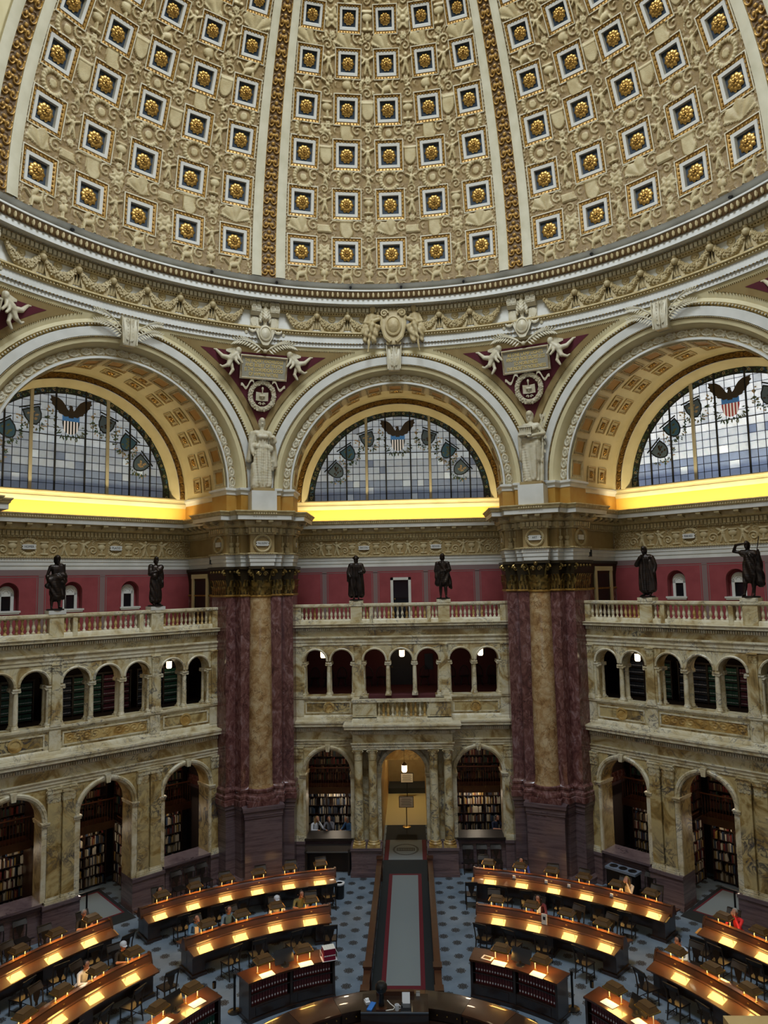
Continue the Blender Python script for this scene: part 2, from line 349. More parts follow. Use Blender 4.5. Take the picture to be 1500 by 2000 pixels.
# numpy height-field reliefs
def np_mesh(name, P, keep, mats, hi=None, smooth=True):
    ny, nx = P.shape[:2]; idx = np.arange(ny * nx).reshape(ny, nx)
    q = np.stack([idx[:-1, :-1], idx[:-1, 1:], idx[1:, 1:], idx[1:, :-1]], -1).reshape(-1, 4)
    if keep is not None: q = q[keep.reshape(-1)]
    me = bpy.data.meshes.new(name); me.vertices.add(ny * nx); me.vertices.foreach_set('co', P.reshape(-1).astype(np.float32))
    nf = len(q); me.loops.add(nf * 4); me.loops.foreach_set('vertex_index', q.reshape(-1).astype(np.int32)); me.polygons.add(nf)
    me.polygons.foreach_set('loop_start', np.arange(0, nf * 4, 4, dtype=np.int32))
    for m in (mats if isinstance(mats, (list, tuple)) else [mats]): me.materials.append(MT(m))
    if hi is not None:
        h = hi.reshape(-1)
        if keep is not None: h = h[keep.reshape(-1)]
        me.polygons.foreach_set('material_index', h.astype(np.int32))
    me.update(calc_edges=True)
    if smooth: me.polygons.foreach_set('use_smooth', np.ones(nf, dtype=bool))
    return me
def sm(x, a, b): t = np.clip((x - a) / (b - a), 0, 1); return t * t * (3 - 2 * t)
def m_disc(x, y, cx, cy, r, soft=0.3): return 1 - sm(np.hypot(x - cx, y - cy), r * (1 - soft), r)
def m_ell(x, y, cx, cy, rx, ry, a=0.0):
    ca, sa = cos(a), sin(a); u = (x - cx) * ca + (y - cy) * sa; v = -(x - cx) * sa + (y - cy) * ca
    return np.sqrt(np.clip(1 - (u / rx) ** 2 - (v / ry) ** 2, 0, 1))
def m_seg(x, y, p, q, r):
    px, py = p; qx, qy = q; dx, dy = qx - px, qy - py; t = np.clip(((x - px) * dx + (y - py) * dy) / (dx * dx + dy * dy), 0, 1)
    return np.sqrt(np.clip(1 - ((x - px - t * dx) ** 2 + (y - py - t * dy) ** 2) / (r * r), 0, 1))
def st_shell(x, y):
    r = np.hypot(x, y + 0.6); t = np.arctan2(x, y + 0.6); e = 1.45 + 0.08 * np.cos(9 * t)
    return np.where((r < e) & (np.abs(t) < 1.25), 0.35 + 0.5 * np.abs(np.cos(4.5 * t)) * np.clip(r, 0, 1), 0)
def st_rosette(x, y):
    r = np.hypot(x, y); t = np.arctan2(y, x); return np.where(r < 0.8 + 0.2 * np.cos(6 * t), 0.3 + 0.5 * np.abs(np.sin(3 * t)) * sm(r, 0.2, 0.5), 0) + m_disc(x, y, 0, 0, 0.28) * 0.6
def st_wreath(x, y):
    r = np.hypot(x, y); t = np.arctan2(y, x); return np.sqrt(np.clip(1 - ((r - 0.78) / 0.2) ** 2, 0, 1)) * (0.75 + 0.25 * np.cos(22 * t)) + 0.5 * m_disc(x, y, 0, 0, 0.42, 0.5)
def st_shield(x, y):
    e = np.where(y > -0.1, np.abs(x) - 0.62, np.abs(x) - 0.62 * np.sqrt(np.clip(1 - ((y + 0.1) / 0.85) ** 2, 0, 1))); ins = (y < 0.7) & (y > -0.95)
    return np.where(ins, 1 - sm(e, -0.1, 0.02), 0) * 0.75 + 0.4 * m_seg(x, y, (-0.75, 0.75), (0.75, 0.75), 0.16)
def st_urn(x, y):
    return np.maximum.reduce([m_ell(x, y, 0, 0.15, 0.5, 0.42), m_seg(x, y, (-0.4, 0.6), (0.4, 0.6), 0.12), m_seg(x, y, (0, -0.3), (0, -0.7), 0.14), m_seg(x, y, (-0.35, -0.85), (0.35, -0.85), 0.14)])
def st_putto(x, y, f=1):
    x = x * f
    return np.maximum.reduce([m_ell(x, y, 0.02, 0.72, 0.19, 0.22), m_ell(x, y, 0, 0.2, 0.24, 0.4), m_seg(x, y, (0.15, 0.4), (0.6, 0.62), 0.1), m_seg(x, y, (-0.15, 0.4), (-0.5, 0.05), 0.1), m_seg(x, y, (0.05, -0.1), (0.28, -0.9), 0.13), m_seg(x, y, (-0.08, -0.1), (-0.28, -0.85), 0.13), 0.6 * m_ell(x, y, -0.5, 0.55, 0.42, 0.16, -0.5)])
def st_tablet(x, y): return np.where((np.abs(x) < 0.85) & (np.abs(y) < 0.42), 0.8, 0) + 0.3 * (m_disc(x, y, -0.95, 0, 0.25) + m_disc(x, y, 0.95, 0, 0.25))
def st_scroll(x, y, f=1):
    r = np.hypot(x, y); t = np.arctan2(y, x * f); return np.where(r < 0.95, np.clip(np.cos(t - 9.5 * r), 0, 1) ** 0.7, 0) * 0.75
def st_griffin(x, y, f=1):
    x = x * f
    return np.maximum.reduce([m_ell(x, y, 0, -0.1, 0.55, 0.28, 0.3), m_seg(x, y, (0.4, 0.1), (0.55, 0.65), 0.15), m_ell(x, y, 0.66, 0.74, 0.2, 0.14), 0.8 * m_ell(x, y, -0.15, 0.42, 0.5, 0.2, 0.9), m_seg(x, y, (0.35, -0.25), (0.5, -0.85), 0.11), m_seg(x, y, (-0.35, -0.25), (-0.45, -0.85), 0.12), m_seg(x, y, (-0.5, -0.1), (-0.9, 0.3), 0.08)])
def rinceau(X, Y, c):
    """background of tightly packed scrolls, alternately handed"""
    i = np.floor(X / c); j = np.floor(Y / c); x = (X / c - i - 0.5) * 2; y = (Y / c - j - 0.5) * 2; f = np.where((i + j) % 2 == 0, 1.0, -1.0)
    r = np.hypot(x, y); t = np.arctan2(y, x * f)
    h = np.where(r < 1.02, np.clip(np.cos(t - 8.5 * r + 1.3 * i), 0, 1) ** 0.8, 0) * 0.8
    lv = np.clip(np.cos(5 * t + 3 * j) * sm(r, 0.85, 1.1), 0, 1) * 0.7
    return np.maximum(h, lv)
def stamp(H, X, Y, fn, cx, cy, sz, amp=1.0, clear=1.0, **kw):
    m = (np.abs(X - cx) < sz * 1.3) & (np.abs(Y - cy) < sz * 1.3)
    if not m.any(): return
    x = (X[m] - cx) / sz; y = (Y[m] - cy) / sz; h = fn(x, y, **kw) * amp
    fade = 1 - clear * (1 - sm(np.hypot(x, y), 0.85, 1.25))
    H[m] = np.maximum(H[m] * fade, h)

# sculpted figures: joined capsules remeshed into one skin
_SU = []
for _j in range(1, 6):
    for _i in range(8): _SU.append((sin(pi * _j / 6) * cos(2 * pi * _i / 8), sin(pi * _j / 6) * sin(2 * pi * _i / 8), cos(pi * _j / 6)))
_SU += [(0, 0, 1), (0, 0, -1)]; _SU = np.array(_SU); _SF = []
for _j in range(4):
    for _i in range(8): _SF.append((_j * 8 + _i, _j * 8 + (_i + 1) % 8, (_j + 1) * 8 + (_i + 1) % 8, (_j + 1) * 8 + _i))
for _i in range(8): _SF.append((40, (_i + 1) % 8, _i)); _SF.append((41, 32 + _i, 32 + (_i + 1) % 8))
def figure(name, caps, mats, voxel=0.03, fold=None, smooth=2):
    """caps: (p, rp, q, rq, material index[, y-squash]); fold(co array, n)->offset along normal"""
    V = []; F = []; n = 0
    for c in caps:
        p, rp, q, rq = np.array(c[0], float), c[1], np.array(c[2], float), c[3]; sq = c[5] if len(c) > 5 else 1.0
        L = np.linalg.norm(q - p); k = max(1, int(L / (min(rp, rq) * 0.45 + 1e-6)) + 1)
        k = min(k, 26)
        for i in range(k + 1):
            t = i / k; ctr = p + (q - p) * t; r = rp + (rq - rp) * t; V.append(ctr + _SU * np.array([r, r * sq, r])); F += [tuple(a + n for a in f) for f in _SF]; n += len(_SU)
    me = bpy.data.meshes.new(name); me.from_pydata(np.concatenate(V).tolist(), [], F)
    o = bpy.data.objects.new('tmp', me); COL.objects.link(o)
    md = o.modifiers.new('r', 'REMESH'); md.mode = 'VOXEL'; md.voxel_size = voxel; md.use_smooth_shade = True
    if smooth:
        m2 = o.modifiers.new('s', 'SMOOTH'); m2.factor = 0.5; m2.iterations = smooth
    dg = bpy.context.evaluated_depsgraph_get(); dg.update()
    out = bpy.data.meshes.new_from_object(o.evaluated_get(dg)); bpy.data.objects.remove(o); bpy.data.meshes.remove(me)
    out.name = name; out.materials.clear()
    for m in mats: out.materials.append(MT(m))
    nv = len(out.vertices); co = np.empty(nv * 3, np.float32); out.vertices.foreach_get('co', co); co = co.reshape(-1, 3)
    if fold is not None:
        no = np.empty(nv * 3, np.float32); out.vertex_normals.foreach_get('vector', no); no = no.reshape(-1, 3)
        out.vertices.foreach_set('co', (co + no * fold(co)[:, None]).reshape(-1))
    if len(mats) > 1:
        best = np.full(nv, 1e9); lab = np.zeros(nv, int)
        for c in caps:
            p, q = np.array(c[0], float), np.array(c[2], float); d = q - p; dd = max(d @ d, 1e-9); t = np.clip((co - p) @ d / dd, 0, 1)
            ds = np.linalg.norm(co - p - t[:, None] * d, axis=1) - (c[1] + (c[3] - c[1]) * t); m = ds < best; best[m] = ds[m]; lab[m] = c[4]
        lp = np.empty(len(out.loops), np.int32); out.loops.foreach_get('vertex_index', lp)
        st = np.empty(len(out.polygons), np.int32); out.polygons.foreach_get('loop_start', st)
        out.polygons.foreach_set('material_index', lab[lp[st]].astype(np.int32))
    out.polygons.foreach_set('use_smooth', [True] * len(out.polygons)); out.update()
    return out

# ------------------------------------------------------------------ floor
fl = MB().prism([(22.5 * sin(radians(22.5 + 45 * i)), 22.5 * cos(radians(22.5 + 45 * i))) for i in range(8)][::-1], -0.3, 0.0).obj('floor', 'floor', smooth=False); structure(fl)

# ------------------------------------------------------------------ dome
RD, ZD = 13.3, 24.4
ROWS = [6.34, 14.96, 23.18, 30.37, 37.24, 43.58, 49.4]
SPC = 8.23
def hz(el): return 2.70 * cos(radians(el)) ** 0.95
HA = 2.62
def dome_m(az, el, r=RD):
    a, e = radians(az), radians(el)
    ex = Vector((cos(a), -sin(a), 0)); ey = Vector((-sin(e) * sin(a), -sin(e) * cos(a), cos(e))); ez = -Vector((cos(e) * sin(a), cos(e) * cos(a), sin(e)))
    p = -ez * r + Vector((0, 0, ZD))
    return Matrix(((ex.x, ey.x, ez.x, p.x), (ex.y, ey.y, ez.y, p.y), (ex.z, ey.z, ez.z, p.z), (0, 0, 0, 1)))
shell = MB()
def sph(az, el, r): a, e = radians(az), radians(el); return (r * cos(e) * sin(a), r * cos(e) * cos(a), ZD + r * sin(e))
shell.grid([[sph(az, el, RD + 0.30) for az in np.linspace(-180, 180, 97)[:-1]] for el in np.linspace(0.5, 66, 28)], closed_u=True)
shell.grid([[sph(az, el, RD) for az in np.linspace(65, 295, 64)] for el in np.linspace(0.7, 62, 26)])
shell.grid([[sph(az, el, RD) for az in np.linspace(-66, 66, 48)] for el in np.linspace(52, 62, 5)])
dome = shell.obj('ceiling', 'plaster_cream'); structure(dome)

def coffer_meshes(el):
    hh = radians(hz(el)) * RD; hw = radians(HA) * RD * cos(radians(el)); k = hh / 0.63
    b = MB()
    steps = [(-0.04, -0.10, 0), (-0.04, 0.07, 0), (0.0, 0.07, 0), (0.015, 0.035, 1), (0.115, 0.0, 1), (0.13, 0.03, 2), (0.245, 0.015, 2), (0.255, -0.03, 2), (0.265, -0.12, 2)]
    L = []
    for ins, z, m in steps:
        x, y = hw - ins * k * 0.98, hh - ins * k; L.append([(-x, -y, z), (x, -y, z), (x, y, z), (-x, y, z)])
    for i in range(len(L) - 1): b.cur = steps[i + 1][2]; b.grid([L[i], L[i + 1]], closed_u=True)
    b.cur = 1
    for ax in (0, 1):
        X, Y = hw - 0.075 * k, hh - 0.075 * k; n = 7
        for i in range(n):
            for sg in (-1, 1):
                t = -1 + 2 * (i + 0.5) / n; cx, cy = (X * t, Y * sg) if ax == 0 else (X * sg, Y * t)
                b.box(cx - 0.026 * k, cx + 0.026 * k, cy - 0.03 * k, cy + 0.03 * k, 0.0, 0.05)
    fr = b.mesh('coffer', ['stucco_white', 'gold_soft', 'coffer_white'], angle=25)
    x, y = hw - 0.25 * k, hh - 0.25 * k; p = MB().box(-x, x, -y, y, -0.15, -0.115)
    bs = MB()
    for i in range(6):
        for j in range(2):
            for sg in (-1, 1):
                t = -1 + 2 * (i + 0.5) / 6; cx, cy = (x * t, y * sg * 0.93) if j == 0 else (x * sg * 0.93, y * t); bs.box(cx - 0.016, cx + 0.016, cy - 0.016, cy + 0.016, -0.17, -0.15)
    pm = p.mesh('blue_panel', 'coffer_blue', False)
    b = MB(); R = min(x, y) * 0.88; ky = 1.0
    for ring, (n, r0, r1, zz, off) in enumerate(((10, 0.36, 1.0, -0.055, 0), (8, 0.14, 0.56, -0.02, 0.4))):
        for i in range(n):
            a = 2 * pi * (i + off) / n; d = Vector((cos(a), sin(a), 0)); s_ = Vector((-sin(a), cos(a), 0)); rows = []
            for t in (0, 0.35, 0.7, 0.92, 1.0):
                rr = R * (r0 + (r1 - r0) * t); wd = R * (r1 * 2 * pi / n) * 0.40 * (0.45 + 0.65 * sin(pi * min(1, t * 0.8 + 0.12))) * (1 if t < 0.9 else 0.6); z = zz + 0.035 * sin(pi * t * 0.9) - 0.05 * t
                c = d * rr; rows.append([tuple(c - s_ * wd + Vector((0, 0, z - 0.02))), tuple(c + Vector((0, 0, z + 0.015))), tuple(c + s_ * wd + Vector((0, 0, z - 0.02)))])
            b.grid(rows)
    b.ball((0, 0, -0.01), R * 0.12, nu=8, nv=5)
    for i in range(10): b.ball((R * 0.27 * cos(pi * i / 5), R * 0.24 * sin(pi * i / 5), -0.015), R * 0.045, nu=5, nv=3)
    b.v = [(vx, vy * ky, vz) for vx, vy, vz in b.v]
    return fr, pm, b.mesh('rosette', 'gold', angle=60)
for ri, el in enumerate(ROWS):
    fr, pm, ro = coffer_meshes(el)
    for pan in (-1, 0, 1):
        for i in range(-2, 3):
            c = put('coffer', fr, dome, mw=dome_m(45 * pan + SPC * i, el)); put('blue_panel', pm, c); put('rosette', ro, c)

def panel_relief(pan):
    AZ = np.linspace(-19.6, 19.6, 280); el0, el1 = 0.75, 52.0; EL = np.linspace(el0, el1, 360)
    A, E = np.meshgrid(AZ, EL); ce = np.cos(np.radians(E)); X = np.radians(A) * RD * np.cos(np.radians(np.minimum(E, 50))); Y = np.radians(E) * RD
    H = rinceau(np.radians(A) * RD * 0.86 + 20, Y, 0.29) * 0.62
    rnd = random.Random(40)
    els = [ROWS[0] - 4.0] + [(ROWS[i] + ROWS[i + 1]) / 2 for i in range(6)]
    seqs = [[('griffin', 1), ('urn', 1), ('griffin', -1), ('urn', 1)], ['shell', 'tablet', 'shield', 'rosette'], ['wreath', 'putto', 'wreath', 'putto'], ['wreath', 'rosette', 'shield', 'putto'], ['griffin', 'putto', 'urn', 'wreath'], ['shell', 'rosette', 'shell', 'rosette'], ['rosette', 'urn', 'rosette', 'urn']]
    FN = dict(griffin=st_griffin, urn=st_urn, shell=st_shell, tablet=st_tablet, shield=st_shield, rosette=st_rosette, wreath=st_wreath, putto=st_putto)
    for gi, e in enumerate(els):
        k = RD * cos(radians(e)); y = radians(e) * RD
        for i in range(-4, 5):
            a = SPC * i / 2; q = seqs[gi][(i + 4) % 4]; nm = q[0] if isinstance(q, tuple) else q; kw = {}
            if nm in ('griffin', 'putto'): kw = dict(f=1 if i % 2 == 0 else -1)
            stamp(H, X, Y, FN[nm], radians(a) * k, y, 0.46 if i % 2 == 0 else 0.36, 1.0, 0.9, **kw)
            if i < 4:
                stamp(H, X, Y, st_scroll, radians(a + SPC / 4) * k, y + 0.10, 0.27, 0.8, 0.9, f=1 if i % 2 else -1)
    for ri, e in enumerate(ROWS):
        k = RD * cos(radians(e)); y = radians(e) * RD
        for i in range(-2, 2):
            a = SPC * (i + 0.5); nm = ('putto', 'urn', 'putto', 'shield', 'putto', 'urn', 'urn')[ri] if i % 2 else ('rosette', 'putto', 'shield', 'urn', 'putto', 'rosette', 'urn')[ri]; kw = dict(f=1) if nm == 'putto' else {}
            stamp(H, X, Y, FN[nm], radians(a) * k, y, 0.40, 1.0, 0.9, **kw)
            stamp(H, X, Y, st_scroll, radians(a) * k, y + 0.58, 0.2, 0.8, 0.9); stamp(H, X, Y, st_rosette, radians(a) * k, y - 0.56, 0.17, 0.8, 0.9)
    R = RD - 0.10 * H
    e, a = np.radians(E), np.radians(A + 45 * pan)
    P = np.stack([R * np.cos(e) * np.sin(a), R * np.cos(e) * np.cos(a), ZD + R * np.sin(e)], -1)
    Ac = (A[:-1, :-1] + A[1:, 1:]) / 2; Ec = (E[:-1, :-1] + E[1:, 1:]) / 2; keep = np.ones_like(Ac, bool)
    for el in ROWS:
        for i in range(-2, 3): keep &= ~((np.abs(Ac - SPC * i) < HA - 0.03) & (np.abs(Ec - el) < hz(el) - 0.05))
    hc = (H[:-1, :-1] + H[1:, 1:] + H[:-1, 1:] + H[1:, :-1]) / 4
    return np_mesh('stucco_relief', P, keep, ['stucco_ground', 'stucco'], hc > 0.30)
for pan in (-1, 0, 1):
    o = put('stucco_relief', panel_relief(pan), dome); tag(o, kind='stuff')
# ribs
def rib(az):
    r0 = RD - 0.10; b = MB(); EL = np.linspace(0.75, 52, 40)
    for s0, s1 in ((-2.98, -1.28), (1.28, 2.98)):
        b.grid([[sph(az + s0, e, RD + 0.1), sph(az + s0, e, r0), sph(az + s0 + 0.25, e, r0 - 0.02), sph(az + s1 - 0.2, e, r0 - 0.02), sph(az + s1, e, r0), sph(az + s1, e, RD + 0.1)] for e in EL])
    o = b.obj('rib', 'rib_band', dome)
    A, E = np.meshgrid(np.linspace(-1.3, 1.3, 27), np.linspace(0.75, 52, 620)); x = A / 1.25; per = 2.1
    t = (E - 0.75) / per; j = np.floor(t); y = (t - j - 0.5) * 2
    xx = np.abs(x) - 0.5; r = np.hypot(xx / 0.55, y / 0.85); th = np.arctan2(y, xx); H = np.where(r < 1, np.clip(np.cos(th - 7.5 * r + 0.6), 0, 1) ** 0.7, 0) * 0.8
    H = np.maximum(H, m_ell(x, y, 0, 0.05, 0.24, 0.3)); H = np.maximum(H, 0.9 * m_ell(xx, y, 0, 0, 0.2, 0.28)); H = np.maximum(H, np.where(np.abs(x) > 0.93, 0.6, 0)); H = np.maximum(H, 0.7 * m_seg(x, y, (0, 0.75), (0, 1.0), 0.3))
    e, a = np.radians(E), np.radians(A + az); R = RD - 0.02 - 0.085 * H; P = np.stack([R * np.cos(e) * np.sin(a), R * np.cos(e) * np.cos(a), ZD + R * np.sin(e)], -1); hc = (H[:-1, :-1] + H[1:, 1:]) / 2
    g = put('guilloche', np_mesh('guilloche', P, None, ['rib_ground', 'gold_soft'], hc > 0.3), o)
for az in (-67.5, -22.5, 22.5, 67.5): rib(az)

# ------------------------------------------------------------------ ring entablature under the dome
ring = structure(empty('trim_1'))
MB().ring([(14.6, 22.04), (14.12, 22.04), (14.12, 22.20), (14.05, 22.22), (14.05, 22.46), (14.02, 22.48)], 192).obj('architrave', 'plaster', ring)
MB().ring([(14.02, 22.48), (13.95, 22.54), (13.95, 22.58), (13.90, 22.62), (13.90, 22.68), (14.2, 22.69)], 192).obj('architrave_moulding', 'moulding', ring)
MB().ring([(14.17, 22.68), (14.17, 23.50)], 192).obj('frieze', 'plaster', ring)
MB().ring([(14.2, 23.44), (14.06, 23.46), (14.0, 23.54), (14.0, 23.74), (13.93, 23.78), (13.93, 23.86), (13.86, 23.88)], 192).obj('bed_moulding', 'moulding', ring)
MB().ring([(13.95, 23.80), (13.53, 23.78), (13.53, 24.02), (13.49, 24.03)], 192).obj('corona', 'plaster', ring)
MB().ring([(13.49, 24.0), (13.44, 24.06), (13.38, 24.22), (13.36, 24.27)], 192).obj('egg_band', 'rib_ground', ring)
MB().ring([(13.38, 24.25), (13.33, 24.27), (13.33, 24.33), (13.45, 24.35), (13.6, 24.50), (13.3, 24.60)], 192).obj('crown_lip', 'plaster', ring)
def around(n0, step, fn):
    a = -78.0
    while a <= 78.0: fn(radians(a)); a += step
b = MB()
def dent(a, r0, r1, z0, z1, hw):
    ca, sa = cos(a), sin(a); P = []
    for z in (z0, z1):
        for r, t in ((r0, -hw), (r0, hw), (r1, hw), (r1, -hw)): P.append((r * sa + t * ca, r * ca - t * sa, z))
    n = len(b.v); b.v.extend(P)
    for q in ((0, 3, 2, 1), (4, 5, 6, 7), (0, 1, 5, 4), (1, 2, 6, 5), (2, 3, 7, 6), (3, 0, 4, 7)): b.face(tuple(n + i for i in q))
around(0, 0.68, lambda a: dent(a, 13.87, 14.02, 23.56, 23.72, 0.055))
around(0, 0.45, lambda a: dent(a, 13.80, 13.95, 23.78, 23.86, 0.032))
tag(b.obj('dentils', 'stucco_white', ring, smooth=False), kind='stuff')
b = MB()
around(0, 0.92, lambda a: b.ball((13.41 * sin(a), 13.41 * cos(a), 24.13), 0.06, 0.06, 0.13, 6, 4))
tag(b.obj('egg_mouldings', 'stucco', ring), kind='stuff')
b = MB(); around(0, 0.55, lambda a: b.ball((14.05 * sin(a), 14.05 * cos(a), 22.21), 0.035, 0.035, 0.03, 5, 3)); around(0, 0.5, lambda a: b.ball((13.93 * sin(a), 13.93 * cos(a), 22.57), 0.035, 0.035, 0.035, 5, 3)); around(0, 0.45, lambda a: b.ball((14.02 * sin(a), 14.02 * cos(a), 23.50), 0.035, 0.035, 0.03, 5, 3))
tag(b.obj('bead_courses', 'gilt_bronze', ring), kind='stuff')
# swags
b = MB(); rnd = random.Random(3)
for i in range(17):
    t = -1 + i / 8; x = 0.56 * t; z = -0.36 + 0.36 * t * t; r = 0.15 - 0.07 * t * t
    b.ball((x, -0.05, z), r * 0.8, r * 0.8, r, 8, 5)
    for j in range(5):
        a = rnd.random() * 6.28; q = rnd.random() * 2.6 + 0.2; b.ball((x + rnd.uniform(-.03, .03), -0.05 - r * 0.75 * sin(q) , z + r * 0.9 * cos(q)), 0.042, nu=5, nv=3)
swag = b.mesh('garland', 'stucco')
b = MB(); b.lathe([(0.0, 0), (0.15, 0), (0.16, 0.03), (0.13, 0.05), (0.12, 0.03), (0.07, 0.02), (0.06, 0.05), (0.0, 0.06)], 14); b.v = [(x, -z, y) for x, y, z in b.v]; patera = b.mesh('patera', 'stucco')
b = MB()
for sx, ang in ((-0.10, 0.35), (0.10, -0.35), (0, 0)):
    for i in range(3): b.leaf((sx + 0.05 * (i - 1), -0.03, 0.10), (0, -1, 0), (1, 0, 0), -0.55 + 0.08 * abs(i - 1) , 0.14, 0.35)
b.ball((0, -0.08, 0.10), 0.13, 0.1, 0.12); b.ball((0, -0.1, 0.24), 0.07)
for sg in (-1, 1): b.poly([(0.05 * sg, -0.04, 0.08), (0.34 * sg, -0.03, -0.05), (0.40 * sg, -0.03, -0.52), (0.16 * sg, -0.03, -0.42)])
tassel = b.mesh('leaf_drop', 'stucco')
def ringat(az, r, z): a = radians(az); return dict(loc=(r * sin(a), r * cos(a), z), rot_=(0, 0, -a))
for k in (-1, 0, 1):
    for i in range(-3, 4):
        if k == 0 and i == 0: continue
        az = 45 * k + 5.4 * i; put('garland', swag, ring, scale=(1.06, 1.3, 1.32), **ringat(az, 14.10, 23.36)); put('patera', patera, ring, **ringat(az, 14.17, 23.33))
        if i < 3: put('leaf_drop', tassel, ring, scale=(1.1, 1.5, 1.15), **ringat(45 * k + 5.4 * (i + 0.5), 14.08, 23.24))
# twin scroll consoles over each pier
b = MB(); b.plate([(-0.20, 22.70), (0.20, 22.70), (0.20, 23.76), (-0.20, 23.76)], 0, 0.3)
b.grid([[(-0.20, -0.30 * sin(pi * t * 0.9), 23.80 - 0.62 * t), (0.20, -0.30 * sin(pi * t * 0.9), 23.80 - 0.62 * t)] for t in np.linspace(0, 1, 9)])
for sg in (-1, 1):
    b.grid([[(0.20 * sg, -0.30 * sin(pi * t * 0.9), 23.80 - 0.62 * t), (0.20 * sg, 0.1, 23.80 - 0.62 * t)] for t in np.linspace(0, 1, 9)])
    b.spiral((0.215 * sg, -0.06, 23.62), (0, -1, 0), (0, 0, 1), 0.13, 1.5, 0.02)
for i in range(9): b.box(-0.17, -0.02, -0.34 + 0.02 * abs(i - 4), -0.2, 23.32 + 0.05 * i, 23.345 + 0.05 * i); b.box(0.02, 0.17, -0.34 + 0.02 * abs(i - 4), -0.2, 23.32 + 0.05 * i, 23.345 + 0.05 * i)
b.leaf((0, -0.02, 22.72), (0, -1, 0), (1, 0, 0), 0.5, 0.3, 0.2); b.ball((0, -0.05, 22.75), 0.05)
console = b.mesh('console', 'stucco_white')
for paz in (-67.5, -22.5, 22.5, 67.5):
    for d in (-1.62, 1.62): put('console', console, ring, **ringat(paz + d, 14.1, 0))

# ------------------------------------------------------------------ upper wall, entablature, cove, arch and window of each bay
SIDE = {-1: 'left', 0: 'center', 1: 'right'}
AW, SW = 19.3, 5.3            # plane and half width of the upper wall
ZS = 16.05                    # springing of the great arches
ARCHI = [(0, 12.75), (0.0, 12.91), (0.03, 12.92), (0.03, 13.07), (0.06, 13.08), (0.06, 13.22)]
BEAD1 = [(0.06, 13.22), (0.12, 13.25), (0.12, 13.29), (0.0, 13.31)]
FRIEZE = [(0, 13.30), (0, 14.06)]
BED = [(0, 14.05), (0.06, 14.07), (0.08, 14.12), (0.08, 14.34), (0.18, 14.36), (0.26, 14.44), (0.26, 14.62), (0.60, 14.63)]
CORONA = [(0.60, 14.63), (0.60, 14.80)]
CROWN = [(0.60, 14.80), (0.65, 14.84), (0.66, 14.90), (0.72, 14.96), (0.72, 15.0), (0.0, 15.03)]
def along(path, step, fn):      # walk a plan path; fn(point, tangent, outward normal)
    for i in range(len(path) - 1):
        p, q = Vector(path[i] + (0,)), Vector(path[i + 1] + (0,)); d = q - p; L = d.length; d.normalize(); n = Vector((d.y, -d.x, 0)); k = max(1, int(L / step))
        for j in range(k): fn(p + d * (L * (j + 0.5) / k), d, n, L / k)
def fbox(b, p, d, n, hw, o0, o1, z0, z1):
    n0 = len(b.v)
    for z in (z0, z1):
        for o, t in ((o0, -hw), (o0, hw), (o1, hw), (o1, -hw)): b.v.append((p.x + n.x * o + d.x * t, p.y + n.y * o + d.y * t, z))
    for q in ((0, 3, 2, 1), (4, 5, 6, 7), (0, 1, 5, 4), (1, 2, 6, 5), (2, 3, 7, 6), (3, 0, 4, 7)): b.face(tuple(n0 + i for i in q))
def entablature(path, parent_fn, mod_step=0.62, closed=False):
    """returns list of (name, mesh, kind)"""
    out = []
    out.append(('architrave', MB().sweep(path, ARCHI, closed).mesh('architrave', 'plaster'), None))
    out.append(('bead_moulding', MB().sweep(path, BEAD1, closed).mesh('bead_moulding', 'moulding'), None))
    out.append(('frieze_ground', MB().sweep(path, FRIEZE, closed).mesh('frieze_ground', 'plaster_tan'), None))
    out.append(('bed_moulding', MB().sweep(path, BED, closed).mesh('bed_moulding', 'moulding'), None))
    out.append(('corona', MB().sweep(path, CORONA, closed).mesh('corona', 'plaster'), None))
    out.append(('crown_moulding', MB().sweep(path, CROWN, closed).mesh('crown_moulding', 'moulding'), None))
    b = MB(); along(path, 0.155, lambda p, d, n, L: fbox(b, p, d, n, L * 0.36, 0.05, 0.17, 14.14, 14.32))
    along(path, 0.10, lambda p, d, n, L: fbox(b, p, d, n, L * 0.30, 0.05, 0.14, 13.235, 13.295)); along(path, 0.10, lambda p, d, n, L: fbox(b, p, d, n, L * 0.3, 0.60, 0.685, 14.85, 14.93))
    along(path, 0.09, lambda p, d, n, L: fbox(b, p, d, n, L * 0.3, 0.0, 0.10, 14.065, 14.11))
    out.append(('dentils', b.mesh('dentils', 'stucco', False), 'stuff'))
    mods = []
    along(path, mod_step, lambda p, d, n, L: mods.append((p.copy(), d.copy(), n.copy())))
    out.append(('modillion', mods, None))
    return out
b = MB(); b.box(-0.10, 0.10, -0.56, -0.2, 14.55, 14.625); b.grid([[(-0.085, -0.24 - 0.30 * t, 14.46 + 0.10 * t * t), (0.085, -0.24 - 0.30 * t, 14.46 + 0.10 * t * t)] for t in np.linspace(0, 1, 5)])
b.tube([(-0.09, -0.5, 14.54), (0.09, -0.5, 14.54)], 0.04, 6); b.tube([(-0.09, -0.28, 14.49), (0.09, -0.28, 14.49)], 0.05, 6)
modillion = b.mesh('modillion', 'stucco')
def place_ent(parts, parent):
    for nm, me, kd in parts:
        if nm == 'modillion':
            for p, d, n in me: put('modillion', modillion, parent, loc=(p.x, p.y, 0), rot_=(0, 0, atan2(d.y, d.x)))
        else:
            o = put(nm, me, parent)
            if kd: tag(o, kind=kd)
wall_ent = entablature([(-SW, AW), (SW, AW)], None, 0.73)
